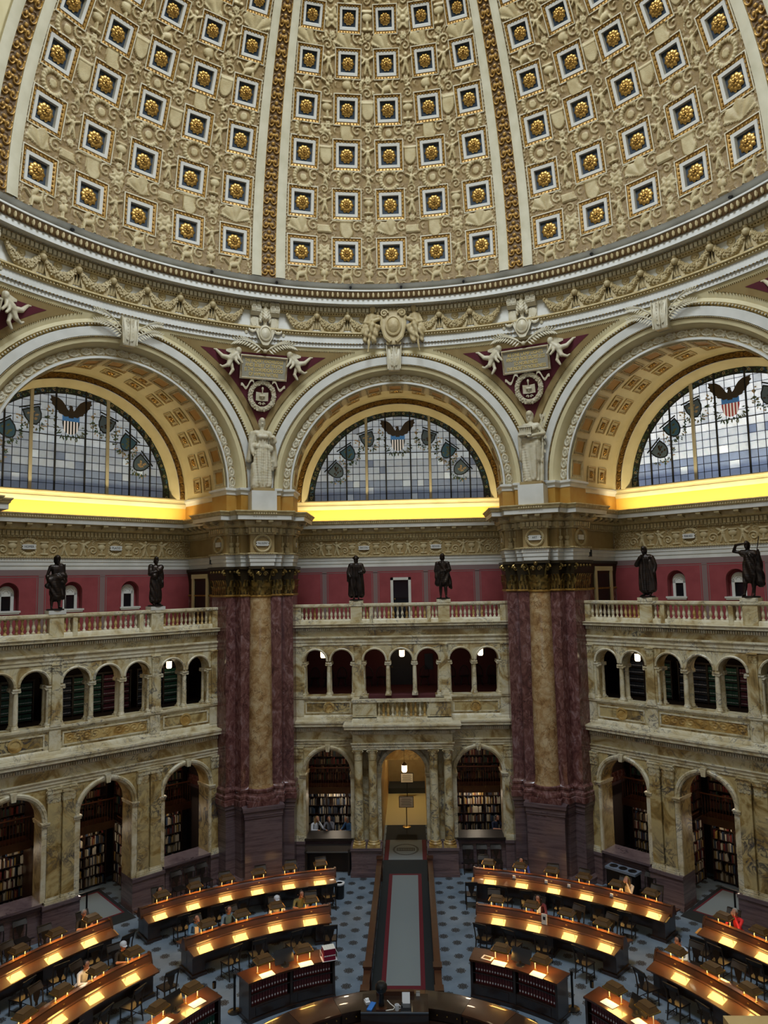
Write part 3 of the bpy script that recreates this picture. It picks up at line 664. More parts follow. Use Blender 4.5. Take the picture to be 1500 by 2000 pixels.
def frieze_relief(names, wx):
    X, Z = np.meshgrid(np.linspace(-SW + 0.02, SW - 0.02, 520), np.linspace(13.31, 14.05, 40)); H = rinceau(X + 30, Z, 0.25) * 0.55
    for x in wx:
        stamp(H, X, Z, st_wreath, x, 13.68, 0.40, 1.0, 1.0)
        for d in (-0.60, 0.60): stamp(H, X, Z, st_urn, x + d, 13.66, 0.33, 1.0, 0.9)
    for x in (wx[0] - 1.75, (wx[0] + wx[1]) / 2, wx[1] + 1.75):
        for sg in (-1, 1): stamp(H, X, Z, st_putto, x + sg * 0.38, 13.68, 0.37, 1.0, 0.95, f=-sg)
        stamp(H, X, Z, st_urn, x, 13.66, 0.33, 1.0, 0.9)
        for sg in (-1, 1): stamp(H, X, Z, st_scroll, x + sg * 0.80, 13.55, 0.2, 0.9, 0.9, f=sg)
    P = np.stack([X, AW - 0.005 - 0.075 * H, Z], -1); hc = (H[:-1, :-1] + H[1:, 1:]) / 2
    return np_mesh('frieze_relief', P, None, ['plaster_tan', 'stucco'], hc > 0.22)
b = MB(); b.plate([(-0.24, -0.10), (0.24, -0.10), (0.24, 0.10), (-0.24, 0.10)], -0.03, 0.02)
for sx in (-1, 1):
    for sz in (-1, 1): b.plate([(sx * 0.21, sz * 0.07), (sx * 0.27, sz * 0.07), (sx * 0.27, sz * 0.03), (sx * 0.21, sz * 0.03)], -0.025, 0.02)
tablet_me = b.mesh('name_tablet', 'plaster', False)
# great arch, shared by the bays
T = np.linspace(0, pi, 49)
arch_parts = []
def A_(name, prof, m, n=48): arch_parts.append((name, MB().arch(prof, 0, ZS, n).mesh(name, m), None))
A_('outer_band', [(5.92, 14.4), (5.92, 14.19), (5.79, 14.17)], 'plaster_cream')
A_('egg_moulding', [(5.79, 14.17), (5.75, 14.11), (5.67, 14.11), (5.63, 14.16)], 'gilt_bronze')
A_('fascia', [(5.63, 14.15), (5.61, 14.12), (5.30, 14.15), (5.29, 14.19)], 'plaster')
A_('inner_band', [(5.24, 14.19), (5.22, 14.20), (5.08, 14.24), (5.02, 14.34), (4.98, 14.46), (4.96, 14.61)], 'plaster_cream')
A_('bead', [(5.29, 14.18), (5.275, 14.14), (5.25, 14.14), (5.235, 14.19)], 'gilt_bronze')
A_('scroll_edge', [(4.645, 14.62), (4.63, 14.57), (4.55, 14.57), (4.55, 14.72)], 'plaster')
A_('front_soffit', [(4.55, 14.6), (4.55, 15.72), (5.30, 15.74)], 'plaster_cream')
A_('vault', [(5.30, 15.74), (5.30, 19.2), (5.26, 19.42), (5.16, 19.5)], 'plaster_cream')
A_('window_reveal', [(4.91, 19.52), (4.88, 19.46), (4.84, 19.52), (4.64, 19.75), (4.62, 20.05)], 'plaster_cream')
b = MB()
for i in range(150):
    t = pi * (i + 0.5) / 150; b.ball((5.71 * cos(t), 14.10, ZS + 5.71 * sin(t)), 0.045, 0.05, 0.045, 5, 3)
for i in range(260):
    t = pi * (i + 0.5) / 260; b.ball((5.262 * cos(t), 14.14, ZS + 5.262 * sin(t)), 0.022, 0.03, 0.022, 4, 3)
arch_parts.append(('egg_beads', b.mesh('egg_beads', 'stucco_white'), 'stuff'))
def arch_relief(name, r0, r1, y, n_mot, mats, amp=0.05, thr=0.25):
    TT, RR = np.meshgrid(np.linspace(0.001, pi - 0.001, n_mot * 14), np.linspace(r0, r1, 20)); u = TT / pi * n_mot; u = (u - np.floor(u) - 0.5) * 2; v = (RR - (r0 + r1) / 2) / ((r1 - r0) / 2)
    r = np.hypot(u * 0.95, v); H = np.sqrt(np.clip(1 - ((r - 0.66) / 0.16) ** 2, 0, 1)); th = np.arctan2(v, u); H = np.maximum(H, np.where(r < 0.42, 0.5 + 0.5 * np.cos(6 * th), 0)); H = np.maximum(H, m_disc(u, v, 0, 0, 0.2))
    u2 = np.where(u > 0, u - 1, u + 1); H = np.maximum(H, 0.8 * np.clip(np.cos(5 * np.arctan2(v, u2)), 0, 1) * (np.hypot(u2, v) < 0.75)); H = np.maximum(H, np.where(np.abs(v) > 0.9, 0.7, 0))
    P = np.stack([RR * np.cos(TT), y - amp * H, ZS + RR * np.sin(TT)], -1); hc = (H[:-1, :-1] + H[1:, 1:]) / 2
    return np_mesh(name, P, None, mats, hc > thr)
arch_parts.append(('scroll_band', arch_relief('scroll_band', 4.64, 4.97, 14.62, 33, ['plaster_tan', 'stucco_white']), None))
arch_parts.append(('gilt_band', arch_relief('gilt_band', 4.90, 5.17, 19.52, 40, ['rib_ground', 'gold_soft'], 0.05), None))
def soffit_coffer(w_, d_, style):
    b = MB(); hw, hd = w_ / 2, d_ / 2
    st = [(0, -0.02, 0), (0, 0.05, 0), (0.03, 0.05, 0), (0.06, 0.02, 0), (0.10, 0.01, 0), (0.12, 0.035, 0), (0.14, 0.035, 0), (0.15, -0.03, 1)] if style == 0 else [(0, -0.02, 0), (0, 0.06, 0), (0.04, 0.06, 0), (0.07, 0.02, 1), (0.12, 0.0, 1), (0.14, 0.02, 0), (0.19, 0.02, 0), (0.20, -0.03, 0)]
    L = [[(-hw + i, -hd + i, z), (hw - i, -hd + i, z), (hw - i, hd - i, z), (-hw + i, hd - i, z)] for i, z, m in st]
    for i in range(len(L) - 1): b.cur = st[i + 1][2]; b.grid([L[i], L[i + 1]], closed_u=True)
    n = 9
    b.cur = 0
    for i in range(n):
        t = -1 + 2 * (i + 0.5) / n
        for sg in (-1, 1): b.box(hw * t * 0.9 - 0.02, hw * t * 0.9 + 0.02, sg * (hd - 0.08) - 0.02, sg * (hd - 0.08) + 0.02, 0, 0.045); b.box(sg * (hw - 0.08) - 0.02, sg * (hw - 0.08) + 0.02, hd * t * 0.9 - 0.02, hd * t * 0.9 + 0.02, 0, 0.045)
    fr = b.mesh('coffer', ['moulding', 'gold_soft'], angle=25)
    i = 0.14 if style == 0 else 0.19; pn = MB().box(-hw + i, hw - i, -hd + i, hd - i, -0.02, 0.008).mesh('panel', 'ochre' if style == 0 else 'rib_ground', False)
    return fr, pn
cof1, pan1 = soffit_coffer(0.76, 0.84, 0); cof2, pan2 = soffit_coffer(0.72, 0.66, 1)
b = MB()
for i in range(8):
    a = 2 * pi * i / 8; d = Vector((cos(a), sin(a), 0)); s_ = Vector((-sin(a), cos(a), 0)); b.grid([[tuple(d * r - s_ * wd + Vector((0, 0, z))), tuple(d * r + Vector((0, 0, z + 0.02))), tuple(d * r + s_ * wd + Vector((0, 0, z)))] for r, wd, z in ((0.03, 0.02, 0.04), (0.09, 0.04, 0.05), (0.14, 0.035, 0.02), (0.16, 0.01, 0.0))])
b.ball((0, 0, 0.05), 0.04, nu=6, nv=4); ros2 = b.mesh('rosette', 'gold')
sill_me = MB().sweep([(-SW, 19.7), (SW, 19.7)], [(-0.5, 16.10), (0.06, 16.10), (0.10, 16.06), (0.10, 16.0), (0.04, 15.95), (0.04, 15.86), (0.07, 15.84), (0.07, 15.76), (0.02, 15.68), (0.0, 15.64), (-0.5, 15.64)]).mesh('window_sill', 'plaster_cream')
cove_me = MB().box(-SW, SW, 19.7, 19.8, 14.95, 15.66).mesh('cove_wall', 'cove_yellow', False)

NAMES = {-1: ('HOMER', 'PLATO'), 0: ('BACON', 'BEETHOVEN'), 1: ('MICHAEL ANGELO', '')}
def upper_bay(k):
    root = structure(empty('wall_upper_' + SIDE[k], rz=radians(-45 * k)))
    niches = [] if k == 0 else [(x, 0.40, 11.85, 11.10) for x in (-2.47, 0.0, 2.47)]
    b = MB()
    if k == 0: b.box(-SW, -0.42, AW, AW + 0.5, 10.2, 12.75); b.box(0.42, SW, AW, AW + 0.5, 10.2, 12.75); b.box(-0.42, 0.42, AW, AW + 0.5, 12.1, 12.75)
    else: arch_wall(b, -SW, SW, 10.2, 12.75, AW, AW + 0.5, niches)
    b.obj('red_wall', 'wall_red', root, smooth=False)
    xs = (-3.75, -1.24, 1.24, 3.75) if k == 0 else (-3.72, -1.24, 1.24, 3.72)
    for x in xs:
        put('painted_stripe', mbox(x - 0.11, x + 0.11, AW - 0.006, AW + 0.01, 10.2, 12.52).mesh('painted_stripe', 'stripe_grey', False), root)
        b = MB()
        for sg in (-1, 1): b.box(x + sg * 0.17 - 0.012, x + sg * 0.17 + 0.012, AW - 0.006, AW + 0.01, 10.2, 12.46)
        b.obj('painted_line', 'stripe_grey', root, smooth=False)
    put('painted_stripe', mbox(-SW, SW, AW - 0.007, AW + 0.01, 12.52, 12.75).mesh('painted_stripe', 'stripe_grey', False), root)
    put('painted_line', mbox(-SW, SW, AW - 0.006, AW + 0.01, 12.44, 12.464).mesh('painted_line', 'stripe_grey', False), root)
    if k == 0:
        d = structure(empty('door_1', loc=rot(k, 0, AW, 10.2), rz=radians(-45 * k)))
        b = MB(); b.box(-0.50, -0.37, -0.06, 0.12, 0, 2.0); b.box(0.37, 0.50, -0.06, 0.12, 0, 2.0); b.box(-0.50, 0.50, -0.06, 0.12, 1.87, 2.0); b.obj('door_frame', 'plaster', d, smooth=False)
        b = MB(); b.box(-0.37, 0.37, 0.04, 0.1, 0, 1.87); b.box(-0.28, 0.28, 0.02, 0.05, 0.2, 0.85); b.box(-0.28, 0.28, 0.02, 0.05, 1.0, 1.7); b.obj('door_leaf', 'glass_dark', d, smooth=False)
        MB().ball((-0.3, -0.0, 0.95), 0.03).obj('door_knob', 'brass', d)
    for i, (x, hw, zs, sill) in enumerate(niches):
        wn = structure(empty('window_%d' % (10 + i + (3 if k > 0 else 0)), loc=rot(k, x, AW, 0), rz=radians(-45 * k)))
        b = MB(); arch_wall(b, -0.40, 0.40, 11.1, 12.3, 0.36, 0.46, []); b.cur = 0; b.obj('niche_back', 'wall_red', wn, smooth=False)
        b = MB(); b.box(-0.29, -0.17, 0.28, 0.40, 11.12, 11.80); b.box(0.17, 0.29, 0.28, 0.40, 11.12, 11.80); b.box(-0.29, 0.29, 0.28, 0.40, 11.70, 11.82); P = [(-0.29 * cos(pi * j / 10), 11.82 + 0.29 * sin(pi * j / 10)) for j in range(11)]; b.plate(P, 0.28, 0.40)
        b.arch([(0.24, 0.27), (0.20, 0.25), (0.16, 0.27)], 0, 11.84, 10); b.arch([(0.13, 0.27), (0.10, 0.25), (0.07, 0.27)], 0, 11.84, 8)
        b.obj('window_frame', 'plaster', wn, smooth=False)
        mbox(-0.17, 0.17, 0.33, 0.37, 11.12, 11.70).obj('pane', 'glass_dark', wn, smooth=False)
        b = MB(); b.box(-0.46, 0.46, -0.08, 0.40, 11.06, 11.13); b.box(-0.42, 0.42, -0.05, 0.1, 11.0, 11.06); b.obj('window_sill', 'plaster', wn, smooth=False)
    place_ent(wall_ent, root)
    wx = (-1.77, 1.77); o = put('frieze_relief', frieze_relief(None, wx), root); tag(o, kind='stuff')
    for x, nm in zip(wx, NAMES[k]):
        t = put('name_tablet', tablet_me, root, loc=(x, AW - 0.09, 13.68))
        if nm: put('lettering', text_mesh(nm, 0.13, 'ink', 0.003, width=0.36), t, mw=Matrix.Translation((0, -0.035, 0)) @ UPR)
    mbox(-SW, SW, 16.2, AW, 10.0, 10.2).obj('gallery_floor', 'siena_pale', root, smooth=False)
    put('cove_wall', cove_me, root); put('window_sill', sill_me, root)
    ar = structure(empty('trim_%d' % (3 + k), rz=radians(-45 * k)))
    for nm, me, kd in arch_parts:
        o = put(nm, me, ar)
        if kd: tag(o, kind=kd)
    for i in range(15):
        t = pi * (i + 0.5) / 15; R = Matrix(((-sin(t), 0, -cos(t), 0), (0, 1, 0, 0), (cos(t), 0, -sin(t), 0), (0, 0, 0, 1)))
        c = put('coffer', cof1, ar, mw=Matrix.Translation((4.55 * cos(t), 15.16, ZS + 4.55 * sin(t))) @ R); put('panel', pan1, c)
        for y in (17.55, 18.45):
            c = put('coffer', cof2, ar, mw=Matrix.Translation((5.30 * cos(t), y, ZS + 5.30 * sin(t))) @ R); put('panel', pan2, c); put('rosette', ros2, c)
for k in (-1, 0, 1): upper_bay(k)
# the bays out of sight: plain walls with their own great windows, closing the hall
for k, nm in ((2, 'east'), (3, 'southeast'), (4, 'south'), (-3, 'southwest'), (-2, 'west')):
    root = structure(empty('wall_' + nm, rz=radians(-45 * k)))
    mbox(-6.6, 6.6, 15.9, 16.2, 0, 6.1).obj('marble_wall', 'siena', root, smooth=False)
    if k != 4: mbox(-6.6, 6.6, 15.9, 16.2, 6.1, 10.3).obj('marble_wall', 'siena', root, smooth=False)
    mbox(-8.2, 8.2, 19.3, 19.6, 10.2, 16).obj('red_wall', 'wall_red', root, smooth=False)
    mbox(-8.2, 8.2, 15.9, 19.6, 10.0, 10.2).obj('gallery_floor', 'siena_pale', root, smooth=False)
    b = MB(); P = [(5.6 * cos(pi * i / 24), ZS + 5.6 * sin(pi * i / 24)) for i in range(25)]
    b.grid([[(x, 14.2, z) for x, z in P], [(x * 1.3, 14.2, max(z, 22.4)) for x, z in P]]); b.grid([[(x, 14.2, z) for x, z in P], [(x, 20.3, z) for x, z in P]]); b.obj('arch_wall', 'plaster_cream', root)

# ------------------------------------------------------------------ stained glass windows
def glass_mat(name, col, st):
    m = mat(name, col, 0.25, emit=st, ecol=col); nt = m.node_tree; b = nt.nodes['Principled BSDF']
    g = nt.nodes.new('ShaderNodeNewGeometry'); n = nt.nodes.new('ShaderNodeTexNoise'); n.inputs['Scale'].default_value = 5; n.inputs['Detail'].default_value = 5
    oi = nt.nodes.new('ShaderNodeObjectInfo'); ad = nt.nodes.new('ShaderNodeMath'); ad.operation = 'MULTIPLY_ADD'; ad.inputs[1].default_value = 0.22; ad.inputs[2].default_value = 0.34
    mp = nt.nodes.new('ShaderNodeMath'); mp.operation = 'MULTIPLY'; mp.inputs[1].default_value = st
    s = nt.nodes.new('ShaderNodeMath'); s.operation = 'ADD'; nt.links.new(oi.outputs['Random'], ad.inputs[0]); nt.links.new(g.outputs['Position'], n.inputs['Vector']); nt.links.new(n.outputs[0], s.inputs[0]); nt.links.new(ad.outputs[0], s.inputs[1])
    nt.links.new(s.outputs[0], mp.inputs[0]); nt.links.new(mp.outputs[0], b.inputs['Emission Strength'])
    return m
glass_mat('glass_lit_high', (184, 196, 208), 0.36); glass_mat('glass_lit_mid', (156, 168, 186), 0.28); glass_mat('glass_lit_low', (112, 126, 154), 0.22)  # one glass in three steps: outdoor light fading downwards, put into tint and emission
glass_mat('glass_bright_high', (226, 234, 242), 0.72); glass_mat('glass_bright_mid', (202, 214, 230), 0.6); glass_mat('glass_bright_low', (132, 150, 188), 0.42)  # same glass with stronger daylight put into its tint and emission
mat('lead', (24, 24, 26), 0.6); mat('pale_glass_out', (196, 212, 230), 0.4, emit=2.3)
for _n, _c, _e in (('sg_green', (50, 74, 46), 0.10), ('sg_olive', (88, 92, 60), 0.12), ('sg_brown', (58, 46, 34), 0.04), ('sg_tan', (150, 128, 92), 0.18), ('sg_blue', (58, 108, 160), 0.35), ('sg_red', (150, 54, 50), 0.3), ('sg_white', (214, 208, 204), 0.4), ('sg_dark', (28, 34, 36), 0.03), ('sg_teal', (50, 84, 104), 0.14), ('sg_slate', (74, 88, 96), 0.16)):
    mat(_n, _c, 0.3, emit=_e)
GR, GY = 4.6, 20.0
def clip_circle(poly, R):
    out = []; k = len(poly)
    def ins(p): return p[0] ** 2 + p[1] ** 2 <= R * R + 1e-9
    for i in range(k):
        p, q = poly[i], poly[(i + 1) % k]
        if ins(p): out.append(p)
        if ins(p) != ins(q):
            a, c = 0.0, 1.0
            for _ in range(24):
                m = (a + c) / 2; s = (p[0] + (q[0] - p[0]) * m, p[1] + (q[1] - p[1]) * m)
                if ins(s) == ins(p): a = m
                else: c = m
            out.append(s)
    return out
MUL = 1.61                                    # the two cream mullions
BARS = [0.63, 2.64, 3.62]                     # heavy iron bars either side of the axis
def cols():
    xs = []
    def seg(a, c, n): return [a + (c - a) * i / n for i in range(n)]
    h = seg(0, 0.63, 2) + seg(0.63, MUL - 0.07, 3); h = [0.21, 0.63, 0.95, 1.27, MUL - 0.06, MUL + 0.06, 1.98, 2.31, 2.64, 2.97, 3.30, 3.62, 3.95, 4.28, 4.6]
    return sorted([-x for x in h] + h)
RW = [0, 0.34, 0.68, 1.02, 1.37, 1.72, 2.07, 2.42, 2.77, 3.12, 3.46, 3.8, 4.14, 4.6]
def shield_poly(w_, h_): return [(-w_, h_), (w_, h_), (w_, 0.1 * h_), (0.8 * w_, -0.45 * h_), (0.4 * w_, -0.85 * h_), (0, -h_), (-0.4 * w_, -0.85 * h_), (-0.8 * w_, -0.45 * h_), (-w_, 0.1 * h_)]
def build_window(k, n):
    root = structure(empty('window_%d' % n, rz=radians(-45 * k)))
    C = cols(); M = ('glass_lit_high', 'glass_lit_mid', 'glass_lit_low') if k != 1 else ('glass_bright_high', 'glass_bright_mid', 'glass_bright_low')
    rnd = random.Random(9 + k)
    for i in range(len(C) - 1):
        if abs(abs((C[i] + C[i + 1]) / 2) - MUL) < 0.05: continue
        for j in range(len(RW) - 1):
            p = clip_circle([(C[i], RW[j]), (C[i + 1], RW[j]), (C[i + 1], RW[j + 1]), (C[i], RW[j + 1])], 4.30)
            if len(p) < 3: continue
            mi = 0 if j > 5 else (1 if j > 2 else 2)  # lower rows take the dimmer copies, painting the daylight falloff
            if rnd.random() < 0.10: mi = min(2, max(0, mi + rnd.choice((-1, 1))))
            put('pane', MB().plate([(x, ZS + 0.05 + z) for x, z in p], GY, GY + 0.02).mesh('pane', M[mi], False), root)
    b = MB()
    for x in C[1:-1]:
        if abs(x) < 4.3: h = sqrt(4.32 ** 2 - x * x); b.box(x - 0.012, x + 0.012, GY - 0.015, GY + 0.01, ZS + 0.05, ZS + 0.05 + h)
    for z in RW[1:-1]:
        if z < 4.3: h = sqrt(4.32 ** 2 - z * z); b.box(-h, h, GY - 0.015, GY + 0.01, ZS + 0.04 + z, ZS + 0.06 + z)
    tag(b.obj('leading', 'lead', root, smooth=False), kind='stuff')
    for x in BARS:
        for sg in (-1, 1): h = sqrt(GR ** 2 - x * x); mbox(sg * x - 0.035, sg * x + 0.035, GY - 0.05, GY + 0.03, ZS + 0.02, ZS + 0.05 + h).obj('iron_bar', 'lead', root, smooth=False)
    for z in (RW[7], ): h = sqrt(4.32 ** 2 - z * z); mbox(-h, h, GY - 0.03, GY + 0.02, ZS + 0.03 + z, ZS + 0.07 + z).obj('iron_bar', 'lead', root, smooth=False)
    for sg in (-1, 1): mbox(sg * MUL - 0.06, sg * MUL + 0.06, GY - 0.10, GY + 0.06, ZS, ZS + 0.08 + sqrt(GR ** 2 - MUL ** 2)).obj('mullion', 'rib_band', root, smooth=False)
    # leafy border round the arch
    MB().arch([(4.62, GY - 0.005), (4.30, GY - 0.005), (4.30, GY + 0.02), (4.62, GY + 0.02)], 0, ZS + 0.05, 48).obj('border_glass', 'sg_dark', root)
    b = MB(); rb = random.Random(5)
    for i in range(110):
        t = pi * (i + 0.5) / 110; c = Vector((4.46 * cos(t), GY - 0.02, ZS + 0.05 + 4.46 * sin(t))); b.cur = rb.choice((0, 0, 1, 2)); 
        for q in range(3):
            a = rb.random() * 6.28; L = 0.10; w_ = 0.035; d = Vector((cos(a), 0, sin(a))); s_ = Vector((-sin(a), 0, cos(a))); o = c + d * 0.04
            b.poly([tuple(o), tuple(o + d * L * 0.5 + s_ * w_), tuple(o + d * L), tuple(o + d * L * 0.5 - s_ * w_)])
        if i % 4 == 0: b.cur = 3; b.arch([(0.06, GY - 0.025), (0.035, GY - 0.025)], c.x, c.z, 8, 0, 2 * pi)
    b.obj('border_leaves', ['sg_green', 'sg_olive', 'sg_teal', 'sg_tan'], root)
    # central eagle and striped shield
    z0 = ZS + 3.03; b = MB()
    b.cur = 0; w_ = 0.36
    b.plate([(-w_, z0 + 0.36), (w_, z0 + 0.36), (w_, z0 + 0.12), (-w_, z0 + 0.12)], GY - 0.04, GY - 0.02)
    def bot(x): x = abs(x) / w_; return -0.46 * sqrt(max(0, 1 - x ** 2.2))
    for i in range(11):
        b.cur = 1 if i % 2 == 0 else 2; x0, x1 = -w_ + 2 * w_ * i / 11, -w_ + 2 * w_ * (i + 1) / 11; b.plate([(x0, z0 + 0.12), (x1, z0 + 0.12), (x1, z0 + bot(x1)), (x0, z0 + bot(x0))], GY - 0.04, GY - 0.02)
    b.obj('flag_shield', ['sg_blue', 'sg_dark' if k < 1 else 'sg_red', 'sg_white'], root, smooth=False)
    b = MB(); ze = z0 + 0.42
    for sg in (-1, 1):
        b.plate([(sg * x, ze + z) for x, z in ((0.04, 0.10), (0.16, 0.22), (0.26, 0.40), (0.38, 0.56), (0.56, 0.68), (0.86, 0.72), (0.84, 0.60), (0.90, 0.56), (0.80, 0.46), (0.82, 0.38), (0.70, 0.28), (0.68, 0.18), (0.54, 0.10), (0.50, 0.0), (0.36, -0.04), (0.28, -0.12), (0.12, -0.10))], GY - 0.05, GY - 0.025)
    b.plate([(-0.10, ze - 0.16), (0.10, ze - 0.16), (0.13, ze + 0.05), (0.07, ze + 0.26), (-0.07, ze + 0.26), (-0.13, ze + 0.05)], GY - 0.055, GY - 0.025)
    b.plate([(-0.06, ze + 0.24), (0.05, ze + 0.24), (0.07, ze + 0.34), (0.0, ze + 0.40), (-0.08, ze + 0.37), (-0.14, ze + 0.31), (-0.07, ze + 0.31)], GY - 0.055, GY - 0.025)
    b.obj('eagle_emblem', 'sg_brown', root, smooth=False)
    b = MB(); rb = random.Random(6)
    for i in range(46):
        t = -0.2 - (pi - -0.2 * 2 - 0.4) * i / 45; t = pi + 0.25 + (pi - 0.5) * i / 45; r = 0.58 + rb.uniform(-0.12, 0.12); c = Vector((r * cos(t) * 0.95, GY - 0.03, z0 + 0.02 + r * sin(t))); a = t + rb.uniform(-0.8, 0.8); d = Vector((cos(a), 0, sin(a))); s_ = Vector((-sin(a), 0, cos(a)))
        b.cur = rb.choice((0, 1)); b.poly([tuple(c), tuple(c + d * 0.09 + s_ * 0.03), tuple(c + d * 0.18), tuple(c + d * 0.09 - s_ * 0.03)])
    b.obj('laurel_leaves', ['sg_green', 'sg_olive'], root)
    # shields of arms hung round the curve, with branches between
    for i, an in enumerate((26, 44, 64, 116, 136, 154)):
        t = radians(an); R = 3.48; c = (R * cos(t), ZS + 0.05 + R * sin(t)); tl = (t - pi / 2) * 0.75; e1 = (cos(tl), sin(tl)); e2 = (-sin(tl), cos(tl))
        def W(x, z): return (c[0] + e1[0] * x + e2[0] * z, c[1] + e1[1] * x + e2[1] * z)
        b = MB(); b.plate([W(x, z) for x, z in shield_poly(0.36, 0.38)], GY - 0.03, GY - 0.02); b.cur = 1; b.plate([W(x, z) for x, z in shield_poly(0.30, 0.32)], GY - 0.04, GY - 0.03)
        b.cur = 2; rb = random.Random(i)
        for q in range(9): x, z = rb.uniform(-0.17, 0.17), rb.uniform(-0.18, 0.22); b.plate([W(x - 0.07, z), W(x, z - 0.04), W(x + 0.08, z + 0.01), W(x, z + 0.06)], GY - 0.045, GY - 0.04)
        b.cur = 0; b.plate([W(-0.44, 0.44), W(0.44, 0.40), W(0.44, 0.46), W(-0.44, 0.50)], GY - 0.05, GY - 0.03)
        b.obj('arms_shield', ['sg_dark', ('sg_slate', 'sg_teal', 'sg_slate', 'sg_slate', 'sg_teal', 'sg_slate')[i], ('sg_tan', 'sg_olive', 'sg_brown')[i % 3]], root, smooth=False)
        b = MB()
        for q in range(44):
            a0 = rb.uniform(pi * 1.05, 1.95 * pi); r = 0.44 + rb.uniform(-0.05, 0.14); o = Vector((c[0] + r * cos(a0 + tl), GY - 0.02, c[1] + r * sin(a0 + tl))); a = a0 + tl + rb.uniform(-1, 1); d = Vector((cos(a), 0, sin(a))); s_ = Vector((-sin(a), 0, cos(a))); b.cur = rb.choice((0, 0, 1, 2))
            b.poly([tuple(o), tuple(o + d * 0.07 + s_ * 0.028), tuple(o + d * 0.14), tuple(o + d * 0.07 - s_ * 0.028)])
        for q in range(14):      # flowering branch towards the next shield
            f = q / 14; a0 = t + (0.20 if t < pi / 2 else -0.20) * 1.0; p = Vector(((3.75 - 0.7 * f) * cos(a0 - 0.06 * f), GY - 0.02, ZS + 0.05 + (3.75 - 0.7 * f) * sin(a0 - 0.06 * f))) + Vector((rb.uniform(-.08, .08), 0, rb.uniform(-.08, .08)))
            b.cur = 2 if q < 6 else 1; a = rb.random() * 6.28; d = Vector((cos(a), 0, sin(a))); s_ = Vector((-sin(a), 0, cos(a))); b.poly([tuple(p), tuple(p + d * 0.06 + s_ * 0.04), tuple(p + d * 0.12), tuple(p + d * 0.06 - s_ * 0.04)])
        b.obj('leaf_spray', ['sg_green', 'sg_olive', 'sg_tan'], root)
for k in (-1, 0, 1): build_window(k, k + 2)
for i, k in enumerate((2, 3, 4, -3, -2)):
    wn = structure(put('window_%d' % (20 + i), MB().plate([(4.6 * cos(pi * j / 24), ZS + 4.6 * sin(pi * j / 24)) for j in range(25)], GY, GY + 0.05).mesh('pane', 'pale_glass_out', False), rot_=(0, 0, radians(-45 * k))))
    wn['kind'] = 'structure'

# ------------------------------------------------------------------ marble screens (two storeys of arches) of each bay
YW, YU, HWS = 15.35, 15.42, 4.62
ARCS = [(-3.2, 0.97, 3.92, 1.2), (0, 0.95, 3.94, 0.0), (3.2, 0.97, 3.92, 1.2)]
UPA = [0, 1.15, -1.15, 2.57, -2.57, 3.72, -3.72]
def pil_cap(w_, h_, d_):
    b = MB(); n = 4
    b.frustum(-w_ / 2 - d_ * 0.25, w_ / 2 + d_ * 0.25, -d_ * 1.35, 0.02, h_ * 0.62, h_ * 0.86, 0, 0); b.box(-w_ / 2, w_ / 2, -d_, 0.02, 0, h_ * 0.8)
    for row, (z0, hh) in enumerate(((0, h_ * 0.42), (h_ * 0.24, h_ * 0.48))):
        m = 3 if row == 0 else 2
        for i in range(m): x = (i + 0.5) / m * w_ - w_ / 2; b.leaf((x, -d_, z0), (0, -1, 0), (1, 0, 0), hh, w_ / m * 0.9, 0.4)
        for sg in (-1, 1): b.leaf((sg * w_ / 2, -d_ * 0.5, z0), (sg, 0, 0), (0, 1, 0), hh, d_ * 0.9, 0.4)
    for sg in (-1, 1): b.spiral((sg * w_ * 0.5, -d_ - 0.03, h_ * 0.74), (sg, 0, 0), (0, 0, 1), h_ * 0.14, 1.3, h_ * 0.035, 12)
    b.box(-w_ / 2 - 0.04, w_ / 2 + 0.04, -d_ - 0.06, 0.02, h_ * 0.88, h_); b.ball((0, -d_ - 0.06, h_ * 0.92), h_ * 0.07, nu=6, nv=4)
    return b.mesh('capital', 'siena')
cap_low = pil_cap(0.42, 0.50, 0.12); cap_up = pil_cap(0.28, 0.34, 0.06)
def pil_base(w_, d_, m): b = MB(); b.box(-w_ / 2 - 0.05, w_ / 2 + 0.05, -d_ - 0.05, 0.02, 0, 0.09); b.box(-w_ / 2 - 0.03, w_ / 2 + 0.03, -d_ - 0.035, 0.02, 0.09, 0.16); b.box(-w_ / 2 - 0.015, w_ / 2 + 0.015, -d_ - 0.015, 0.02, 0.16, 0.21); return b.mesh('pilaster_base', m, False)
base_low = pil_base(0.42, 0.12, 'siena_pale'); base_up = pil_base(0.28, 0.06, 'siena_pale')
b = MB(); b.lathe([(0.0, 0), (0.062, 0), (0.062, 0.05), (0.04, 0.07), (0.035, 0.10), (0.062, 0.17), (0.066, 0.21), (0.05, 0.29), (0.034, 0.37), (0.034, 0.41), (0.052, 0.44), (0.04, 0.46), (0.06, 0.47), (0.06, 0.51), (0, 0.51)], 8)
bal_a = b.mesh('baluster', 'siena_pale', angle=50); bal_b = b.mesh('baluster', 'siena_gold', angle=50)
b = MB(); b.box(-0.13, 0.13, -0.13, 0.13, 0, 0.05); b.lathe([(0.125, 0.05), (0.13, 0.08), (0.11, 0.11), (0.115, 0.13), (0.095, 0.15), (0.095, 0.5), (0.083, 1.26), (0.095, 1.27), (0.09, 1.29)], 12)
for sg in (-1, 1):
    b.tube([(sg * 0.10, -0.11, 1.33), (sg * 0.10, 0.11, 1.33)], 0.05, 8)
b.box(-0.10, 0.10, -0.10, 0.10, 1.29, 1.37); b.box(-0.13, 0.13, -0.13, 0.13, 1.37, 1.43)
ucol = b.mesh('small_column', 'siena_pale')
